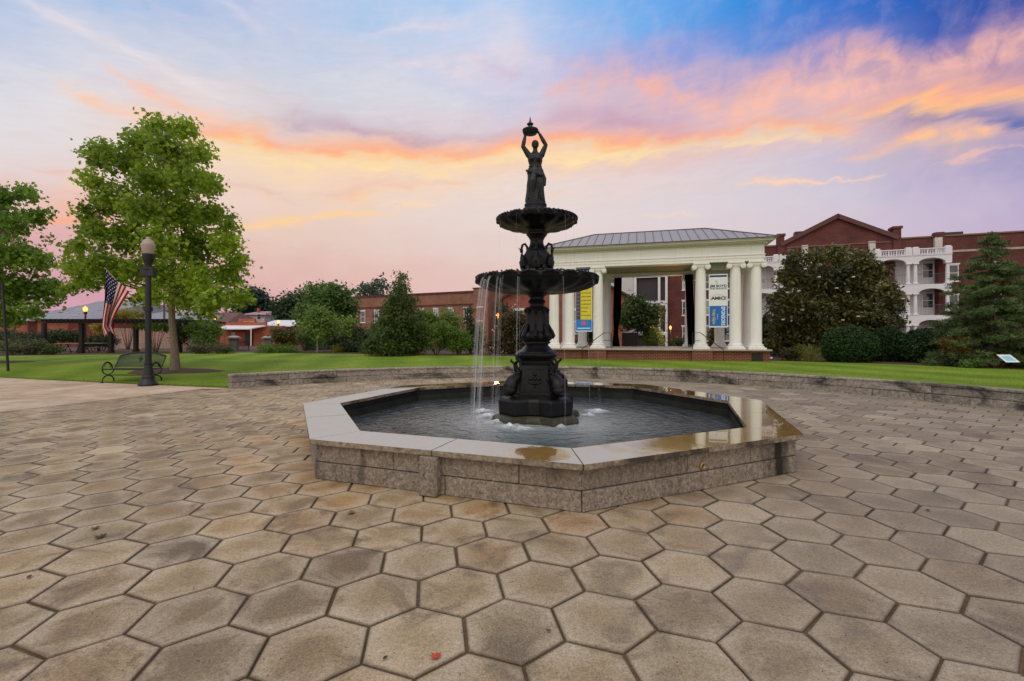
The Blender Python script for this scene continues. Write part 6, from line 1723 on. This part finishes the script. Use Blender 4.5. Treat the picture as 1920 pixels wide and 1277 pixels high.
# lit lamps
GLOW = emit('lamp_glow', (255, 132, 54), 5.0)
def lit(u, v, Y, label):
    h = Zv(v, Y)-.15+.25
    r = lamp_post('street_lamp', label, True, None, GLOW, h)
    r.location = (X(u, Y), Y, .15)
    L = bpy.data.lights.new('lamp_light', 'POINT'); L.energy = 260; L.color = (1.0, .48, .2); L.shadow_soft_size = .25
    o = bpy.data.objects.new('lamp_light', L); COL.objects.link(o); o.parent = r; o.location = (0, -.3, h-.2)
lit(160, 580, 40, 'glowing street lamp above the pergola, left of the flag')
lit(403, 597, 50, 'glowing street lamp between the big tree and the brick shop')
lit(522, 605, 52, 'glowing street lamp in front of the white shop roof')
lit(933, 594, 36, 'glowing street lamp seen through the falling water, left of the fountain stem')
lit(1257, 617, 36, 'glowing lamp seen through the bandstand, before the brick wall')
# information sign on the right
q = G(1890, 693, .3)
sg = thing('information_sign', 'small tilted white and blue information panel on thin legs among right-hand plants', 'sign', tuple(q))
c = P(1890.5, 672, q.y); a = Vector((1, -.2, 0)).normalized(); u_ = Vector((-.15, .62, .60)).normalized(); nn = a.cross(u_).normalized()
mb = MB(); mb.slab([c-a*.21-u_*.19, c+a*.21-u_*.19, c+a*.21+u_*.19, c-a*.21+u_*.19], -nn*.015); mb.build('panel', simple('panel_white', (224, 236, 244), .35, .03), sg)
mb = MB(); mb.slab([c-a*.14-u_*.12+nn*.003, c+a*.14-u_*.12+nn*.003, c+a*.14+u_*.11+nn*.003, c-a*.14+u_*.11+nn*.003], -nn*.002); mb.build('printed_area', simple('panel_blue', (150, 200, 224), .35, .08, 30), sg)
for s in (-1, 1):
    mb = MB(); mb.tube([c+a*s*.15-nn*.02, Vector((c.x+a.x*s*.15, c.y+.05, q.z-.1))], .012, 6); mb.build('leg', BLK, sg)
# ================================================================ trees and shrubs
MAPLE = leaf_mat('maple_leaf', (38, 74, 16), (164, 192, 54), .46)
MAPLE2 = leaf_mat('maple_leaf_dark', (34, 70, 20), (134, 168, 56), .44)
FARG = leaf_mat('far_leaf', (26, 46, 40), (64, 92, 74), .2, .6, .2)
MIDG = leaf_mat('mid_leaf', (40, 70, 30), (110, 142, 66), .3, .55)
LITEG = leaf_mat('light_leaf', (54, 86, 36), (134, 160, 70), .32, .55)
CONI = leaf_mat('conifer_leaf', (30, 52, 24), (98, 116, 56), .2, .6, .25)
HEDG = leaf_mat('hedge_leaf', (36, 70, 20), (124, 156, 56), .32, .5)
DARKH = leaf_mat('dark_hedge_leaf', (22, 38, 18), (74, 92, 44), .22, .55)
ROUND = leaf_mat('round_shrub_leaf', (12, 32, 10), (50, 84, 28), .22, .5)
MAGN = leaf_mat('magnolia_leaf', (18, 32, 15), (116, 114, 56), .13, .4, .35)
PINE = leaf_mat('pine_needles', (42, 64, 36), (118, 136, 80), .22, .6, .25)
BRWN = leaf_mat('brownish_leaf', (44, 46, 26), (98, 90, 54), .25, .6)
YELO = leaf_mat('yellow_leaf', (86, 92, 26), (184, 172, 58), .35, .5)
GREY = leaf_mat('greyish_leaf', (52, 60, 36), (112, 116, 76), .25, .6)
TBARK = simple('maple_bark', (118, 104, 88), .9, .3, 12, bmp=.7, bscale=28)
PBARK = simple('pale_bark', (150, 146, 138), .85, .2, 12)
big = [(290,240,32),(345,243,30),(262,268,38),(318,285,48),(375,285,34),(182,290,36),(228,300,44),(285,335,52),(350,338,52),(394,345,28),(172,338,32),(212,372,46),(270,392,52),(335,395,58),(392,402,38),(430,422,28),(160,398,26),(184,436,42),(240,446,48),(300,460,52),(365,462,52),(424,465,38),(146,462,24),(140,498,32),(190,495,40),(250,507,38),(310,516,46),(370,520,48),(428,515,38),(452,488,22),(160,528,28),(212,522,28),(286,552,32),(345,560,38),(400,562,42),(446,556,28),(140,540,16),(258,560,22),(380,588,22)]
tree('maple_tree', 'tall leafy maple with grey trunk behind the bench and flag lamp', 'tree', (TB.x, TB.y, .02), TB.y, big, 27000, .15, MAPLE, 'maple', .138, P(310, 300, TB.y).z, 14, 3, None, .15, .45, 2, None, .6, TBARK, 9, (.0, 1.0), rs=.74)
lt = [(8,372,30),(50,362,22),(-30,400,55),(22,420,40),(62,408,24),(82,398,13),(-20,470,55),(34,478,44),(74,492,28),(92,448,10),(20,540,48),(68,538,34),(103,532,18),(60,582,28),(-25,580,55),(92,562,18),(112,548,12),(30,592,26),(-60,500,60),(-70,430,40)]
q = G(-22, 690, .08)
tree('maple_tree', 'leafy maple cut off by the left edge, over the far sheds', 'tree', (q.x, q.y, .02), q.y, lt, 15500, .155, MAPLE2, 'maple', .15, P(0, 420, q.y).z, 9, 5, None, .16, .45, 2, None, .6, TBARK, 9, (.0, 1.0), rs=.74)
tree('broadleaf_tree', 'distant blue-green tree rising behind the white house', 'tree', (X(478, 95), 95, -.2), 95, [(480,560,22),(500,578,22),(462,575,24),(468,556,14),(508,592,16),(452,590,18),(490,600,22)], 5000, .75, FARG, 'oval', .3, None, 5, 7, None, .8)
tree('broadleaf_tree', 'large rounded green tree in the middle of the left tree group', 'tree', (X(612, 50), 50, 0), 50, [(600,566,32),(635,560,26),(622,546,16),(642,592,28),(615,612,36),(580,590,26),(652,574,14),(590,545,12),(612,640,26),(645,625,20)], 12000, .38, MIDG, 'oval', .25, None, 7, 9, None, .5)
tree('broadleaf_tree', 'darker green tree left of the rounded tree, by the lamp', 'tree', (X(545, 74), 74, 0), 74, [(548,572,22),(528,580,17),(560,560,14),(545,600,24),(572,605,28),(535,610,16)], 8000, .52, leaf_mat('mid_dark_leaf', (24, 44, 26), (70, 98, 52), .25, .55), 'oval', .28, None, 5, 10, None, .65)
q = G(595, 662, .28)
tree('young_tree', 'small light green tree with a thin pale trunk on the lawn edge', 'tree', (q.x, q.y, .2), q.y, [(597,586,18),(588,606,26),(612,600,22),(602,622,22),(574,614,13),(622,618,14)], 3800, .22, LITEG, 'oval', .06, None, 5, 11, None, .25, .5, 2, None, .6, PBARK)
tree('young_tree', 'pale yellow-green sapling right of the thin-trunked tree', 'tree', (X(655, 38), 38, .2), 38, [(655,606,12),(648,624,16),(663,634,15),(655,645,15)], 1600, .24, leaf_mat('sapling_leaf', (70, 104, 40), (150, 180, 80), .32, .55), 'oval', .05, None, 3, 12, None, .25)
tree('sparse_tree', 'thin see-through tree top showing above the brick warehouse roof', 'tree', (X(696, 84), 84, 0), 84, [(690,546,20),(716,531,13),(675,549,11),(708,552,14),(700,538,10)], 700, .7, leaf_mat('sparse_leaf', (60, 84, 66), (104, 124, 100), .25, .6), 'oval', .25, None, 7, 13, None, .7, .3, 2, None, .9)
q = G(745, 667, .3)
tree('conifer_tree', 'pointed dark conifer standing in front of the brick warehouse', 'tree', (q.x, q.y, .25), q.y, [(753,522,10),(751,541,18),(744,566,28),(766,566,16),(738,600,38),(770,602,28),(728,636,42),(768,638,38),(702,648,20),(786,622,20),(745,652,38)], 17000, .22, CONI, 'spray', .11, None, 9, 14, None, .2, .35, 2, None, .55)
def shrub(label, u, v, rx, ry, Y, n, size, mat, seed, kind='oval', name='shrub', group=None, extra=(), cr=.14, shell=.35, up=.5, tint=(.1, .9), base=None):
    """a shrub of overlapping clumps round (u, v) with pixel half sizes rx, ry"""
    s = Y/FPX; rg = random.Random(seed); c = P(u, v, Y)
    t = thing(name, label, 'shrub', (c.x, Y, lawn_z(c.x, Y) if base is None else base), 0, group)
    bl = [(c.x, Y, c.z, rx*s*.8, rx*s*.75, ry*s*.82)]
    for i in range(7):
        a = rg.uniform(0, 2*PI); w = rg.uniform(.35, .7)
        bl.append((c.x+rx*s*w*math.cos(a), Y+rx*s*.6*math.sin(a), c.z+ry*s*rg.uniform(-.6, .62), rx*s*.42, rx*s*.42, ry*s*.42))
    for (uu, vv, r) in extra:
        p = P(uu, vv, Y); bl.append((p.x, Y, p.z, r*s, r*s, r*s))
    foliage('foliage', mat, t, bl, n, size, kind, seed, 8, cr, up, shell, tint)
    mb = MB(); g0 = Vector((c.x, Y, t.location.z-.05))
    for i in range(7):
        a = i*2*PI/7+rg.uniform(-.3, .3); e = c+Vector((rx*s*.6*math.cos(a), rx*s*.5*math.sin(a), ry*s*rg.uniform(-.1, .5)))
        mb.tube([g0+Vector((.06*math.cos(a), .06*math.sin(a), 0)), g0.lerp(e, .5)+Vector((0, 0, .05)), e], [.03, .02, .006], 5)
    mb.build('stem', BARK, t)
    return t
gh = 'round green shrubs before the brick warehouse'
shrub('bright green shrub at the foot of the pointed conifer', 772, 633, 32, 32, 29.2, 3800, .13, HEDG, 31)
shrub('broad bright green shrub in the middle of the hedge before the warehouse', 818, 633, 37, 33, 28.9, 4600, .13, HEDG, 32)
shrub('bright green shrub at the right end of the hedge before the warehouse', 860, 639, 29, 27, 28.7, 3400, .13, HEDG, 33)
shrub('dark green shrub left of the pointed conifer', 690, 640, 22, 24, 32, 2000, .14, DARKH, 34)
shrub('low dark shrub between the sapling and the conifer', 660, 652, 24, 14, 34, 1600, .14, DARKH, 35)
shrub('dark green shrub below the rounded tree, left of the sapling', 628, 636, 24, 22, 36.5, 2200, .15, DARKH, 131)
shrub('mid-green shrub between the round red-topped shrub and the thin-trunked tree', 572, 636, 20, 18, 37, 1800, .15, MIDG, 132)
shrub('tall dark green shrub just left of the pointed conifer, before the warehouse', 716, 628, 22, 26, 34.5, 2400, .15, HEDG, 133)
shrub('dark green shrub hiding the warehouse wall between sapling and dark shrub', 676, 632, 20, 22, 37.5, 2000, .15, DARKH, 134)
shrub('leafy green shrub before the warehouse, right of the yellow-green tree', 896, 630, 14, 26, 33, 1700, .15, HEDG, 135)
tree('small_tree', 'small yellow-green tree before a warehouse window', 'tree', (X(840, 42), 42, .2), 42, [(840,590,13),(830,604,17),(852,606,16),(842,618,16)], 2200, .24, LITEG, 'oval', .07, None, 4, 36, None, .28)
tree('small_tree', 'small mid-green tree right beside the conifer, before the warehouse', 'tree', (X(808, 40), 40, .2), 40, [(806,598,14),(800,612,16),(818,614,14),(790,590,11)], 2000, .24, HEDG, 'oval', .07, None, 4, 37, None, .28)
tree('conifer_tree', 'small narrow dark conifer left of the falling water', 'tree', (X(882, 31), 31, .25), 31, [(880,582,8),(880,598,11),(884,618,15),(878,638,17),(888,650,16)], 2400, .17, DARKH, 'spray', .06, None, 4, 38, None, .16, .3, 2, None, .5)
t = tree('flowering_tree', 'dark brownish bushy tree with pale blossoms behind the falling water', 'tree', (X(962, 31), 31, .25), 31, [(948,606,20),(968,596,18),(978,626,22),(952,640,20),(930,648,16),(985,604,14),(965,655,18),(990,640,16),(940,578,10)], 9000, .17, BRWN, 'oval', .08, None, 6, 39, None, .22)
BLOS = simple('pink_blossom', (224, 184, 168), .7, .1, 20); WBLOS = simple('white_blossom', (206, 202, 186), .6, .06, 20)
for i, (u, v) in enumerate([(963,574),(925,620),(929,612),(935,640),(966,632),(970,652),(950,603),(922,652),(975,600)]):
    mb = MB(); p = P(u, v, 30.1); 
    for k in range(3): mb.ball(p+Vector((random.Random(i*3+k).uniform(-.12, .12), 0, random.Random(i*5+k).uniform(-.1, .1))), .05, 8, 5)
    mb.build('blossom', BLOS, t)
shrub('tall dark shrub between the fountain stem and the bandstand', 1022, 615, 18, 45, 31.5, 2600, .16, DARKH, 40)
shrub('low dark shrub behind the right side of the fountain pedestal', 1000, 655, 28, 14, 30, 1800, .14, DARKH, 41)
# behind the stage
tree('stage_tree', 'green tree with slim reddish trunk right behind the stage', 'tree', (X(1195, 35), 35, .2), 35, [(1192,570,20),(1178,592,22),(1210,586,20),(1196,604,22),(1224,598,15),(1230,580,11),(1172,606,12)], 8000, .21, leaf_mat('stage_leaf', (34, 50, 26), (92, 112, 54), .28, .55), 'oval', .085, None, 6, 42, None, .25, .5, 2, None, .6, simple('red_bark', (92, 62, 54), .85))
bpy.data.objects['stage_tree'].name = 'small_tree.002'
shrub('round mid-green shrub behind the stage, left of the glowing lamp', 1226, 632, 22, 24, 35.2, 2400, .14, HEDG, 43)
shrub('low dark shrub behind the stage, right of the glowing lamp', 1283, 645, 26, 13, 34, 1500, .14, DARKH, 44)
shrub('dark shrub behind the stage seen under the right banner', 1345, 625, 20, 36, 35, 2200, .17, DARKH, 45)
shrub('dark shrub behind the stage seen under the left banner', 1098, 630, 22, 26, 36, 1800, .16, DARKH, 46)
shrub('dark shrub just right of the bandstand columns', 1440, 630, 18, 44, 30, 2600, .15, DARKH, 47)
# magnolia
mg = [(1490,490,22),(1530,482,22),(1570,480,27),(1610,490,26),(1640,512,26),(1482,520,28),(1522,526,38),(1572,526,42),(1620,545,42),(1660,542,22),(1456,560,16),(1476,570,36),(1522,580,42),(1572,586,46),(1630,590,42),(1672,574,22),(1688,562,9),(1462,610,24),(1490,630,38),(1540,632,42),(1600,632,42),(1660,622,32),(1684,600,13),(1450,645,16),(1470,655,18)]
YM = 26.5
mt = tree('magnolia_tree', 'broad dark magnolia with rusty leaves and white blossoms before the brick building', 'tree', (X(1562, YM), YM, .28), YM, mg, 40000, .21, MAGN, 'oval', .2, P(1560, 520, YM).z, 9, 51, None, .17, .35, 2, 3.0, .5, rs=.8)
rg = random.Random(8)
for i, (u, v) in enumerate([(1476,549),(1498,546),(1510,505),(1569,541),(1590,548),(1580,601),(1609,594),(1658,594),(1660,642),(1693,561),(1504,582),(1536,520),(1640,570),(1468,600),(1545,640),(1625,628),(1698,600),(1600,520)]):
    mb = MB(); p = P(u, v, YM-2.0-rg.uniform(0, .5))
    for k in range(6):
        a = k*PI/3; mb.ball(p+Vector((.05*math.cos(a), .05*math.sin(a), .02)), .033, 8, 5, sq=(1, 1, 1.1))
    mb.ball(p+Vector((0, 0, .02)), .03, 8, 5); mb.build('blossom', WBLOS, mt)
gr = 'three clipped round shrubs in front of the magnolia'
for lb, u, v, rx, ry, Y, sd in (('large clipped round dark shrub, leftmost of three before the magnolia', 1592, 646, 49, 36, 21.4, 61), ('clipped round dark shrub squeezed between two larger ones', 1662, 646, 31, 35, 21.9, 62), ('large clipped round dark shrub nearest the white balconies and pine', 1734, 650, 45, 36, 20.9, 63)):
    s = Y/FPX; c = P(u, v, Y); t = thing('round_shrub', lb, 'shrub', (c.x, Y, .3), 0, gr)
    foliage('foliage', ROUND, t, [(c.x, Y, c.z-.12*ry*s, rx*s*.96, rx*s*.9, ry*s*1.08)], 24000, .078, 'oval', sd, 6, .035, .45, .16, (.0, 1.0))
    mb = MB(); mb.tube([(c.x, Y, .1), (c.x, Y, c.z)], [.06, .03], 7); mb.build('stem', BARK, t)
shrub('low brownish shrub at the corner of the bandstand', 1482, 664, 22, 13, 22.4, 1500, .1, BRWN, 64, cr=.09)
shrub('low yellow-green shrub left of the clipped round shrubs', 1517, 662, 26, 17, 21.8, 2200, .09, leaf_mat('olive_leaf', (62, 72, 22), (136, 138, 54), .3, .55), 65, 'needle', cr=.09)
# pine at the right
q = G(1856, 689, .3); YPn = q.y+.4
def conifer_tiers(name, label, u, vt, vb, Y, wid, n_t, n, size, mat, seed, lean=0):
    base = P(u, vb, Y); t = thing(name, label, 'tree', (base.x, Y, .25)); rg = random.Random(seed)
    top = P(u+lean, vt, Y); bl = []; mb = MB()
    mb.tube([Vector((base.x, Y, .1)), Vector((base.x, Y, .1)).lerp(top, .5), top], [.12, .075, .012], 9)
    H_ = top.z-.4
    for i in range(n_t):
        f = (i+.6)/n_t; z = top.z-H_*f*.98
        R = wid*Y/FPX*(f**.75)
        k = 5 if f < .25 else 8
        for j in range(k):
            a = j*2*PI/k+i*.7+rg.uniform(-.25, .25); L = R*rg.uniform(.7, 1.08)
            z_ = z+rg.uniform(-.5, .5)*H_/n_t*1.6; o = Vector((base.x+(top.x-base.x)*(1-f), Y, max(.45, min(top.z-.05, z_+.05*L)))); e = o+Vector((L*math.cos(a), L*math.sin(a), -.10*L+rg.uniform(-.12, .12)))
            m_ = o.lerp(e, .55)+Vector((0, 0, .09*L))
            mb.tube([o, m_, e], [.028*(1-.6*(1-f)), .018, .005], 5)
            for w in (.35, .62, .9):
                c = o.lerp(e, w)+Vector((0, 0, .03)); bl.append((c.x, c.y, c.z, .11+.11*L, .11+.11*L, .07+.05*L))
    foliage('crown', mat, t, bl, n, size, 'needle', seed, 12, .06, .25, .6, (.05, .95), .5)
    mb.build('trunk', BARK, t); return t
conifer_tiers('pine_tree', 'tall blue-green pine with drooping layered branches near the right edge', 1857, 436, 690, YPn, 114, 22, 66000, .13, PINE, 71, 4)
conifer_tiers('pine_tree', 'lighter green pine cut off by the right edge of the picture', 1955, 470, 690, YPn+2.2, 72, 17, 24000, .13, leaf_mat('pine_needles_light', (40, 66, 28), (108, 134, 62), .15, .6, .25), 72)
for i, (lb, u, v, rx, ry, mt_) in enumerate([
    ('yellowing shrub at the foot of the pine, nearest the clipped shrubs', 1790, 652, 22, 24, leaf_mat('autumn_leaf', (66, 62, 22), (158, 122, 44), .3, .55)),
    ('low dark green shrub under the left branches of the pine', 1800, 676, 22, 14, DARKH),
    ('dark mounded shrub under the pine, left of the information sign', 1836, 668, 24, 18, leaf_mat('purple_leaf', (28, 28, 24), (58, 56, 44), .2, .6)),
    ('low plant with orange and yellow leaves left of the information sign', 1864, 672, 18, 16, leaf_mat('orange_leaf', (80, 58, 22), (170, 118, 50), .3, .55)),
    ('yellow-flowered low plant behind the information sign', 1908, 664, 20, 18, YELO),
    ('green low shrub below the information sign at the right edge', 1915, 682, 26, 14, HEDG),
    ('small bright green plant in front of the dark mounded shrub', 1818, 684, 14, 8, LITEG)]):
    shrub(lb, u, v, rx, ry, YPn-.2-.12*i if i not in (4,) else YPn+.4, 1700, .085, mt_, 80+i, cr=.08, base=.3)
# left side beds
for i, (lb, u, v, rx, ry, Y, n, mt_) in enumerate([
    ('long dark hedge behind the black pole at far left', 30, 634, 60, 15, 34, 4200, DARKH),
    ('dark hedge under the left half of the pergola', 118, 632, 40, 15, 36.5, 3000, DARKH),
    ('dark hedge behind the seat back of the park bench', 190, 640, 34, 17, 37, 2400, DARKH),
    ('grey-green mounded shrub beside the black pole', 22, 650, 34, 13, 29.5, 2400, GREY),
    ('grey-green mounded shrub just right of the black pole', 62, 650, 26, 13, 29.5, 2000, GREY),
    ('small light green shrub at the left foot of the pergola', 98, 655, 15, 9, 29.8, 1100, leaf_mat('soft_leaf', (56, 76, 34), (116, 132, 66), .28, .55)),
    ('bright yellow-green bush rising behind the pergola roof and flag', 240, 592, 30, 17, 40, 2400, YELO),
    ('golden bush under the pergola roof behind the flag tip', 185, 615, 14, 18, 38, 1100, YELO),
    ('leafy vine covering the right end of the pergola', 338, 622, 16, 30, 33.6, 2000, DARKH),
    ('vine hanging below the pergola roof behind the lamp post', 292, 612, 34, 9, 33.4, 1500, HEDG),
    ('large dark green shrub right of the big tree trunk', 382, 622, 34, 27, 33.8, 3600, HEDG),
    ('greyish low shrub at the foot of the dark shrub by the trunk', 372, 652, 22, 10, 31.2, 1300, GREY),
    ('low grey-green planting left of the stone gate pier', 412, 654, 26, 8, 31.5, 1300, GREY),
    ('rounded green shrub with reddish top right of the gate', 535, 632, 28, 21, 34.5, 2800, leaf_mat('redgreen_leaf', (40, 60, 24), (122, 112, 50), .28, .55)),
    ('low clipped hedge below the rounded shrub right of the gate', 520, 654, 44, 8, 33, 2000, HEDG),
    ('low dark hedge along the fence behind the thin-trunked tree', 600, 654, 36, 9, 40, 1800, DARKH),
    ('small spiky yellow-green plant right of the thin pale trunk', 633, 655, 11, 8, 33.4, 600, YELO)]):
    shrub(lb, u, v, rx, ry, Y, n, .15 if Y > 33 else .12, mt_, 120+i, cr=.13, kind='needle' if 'spiky' in lb else 'oval', base=.25)
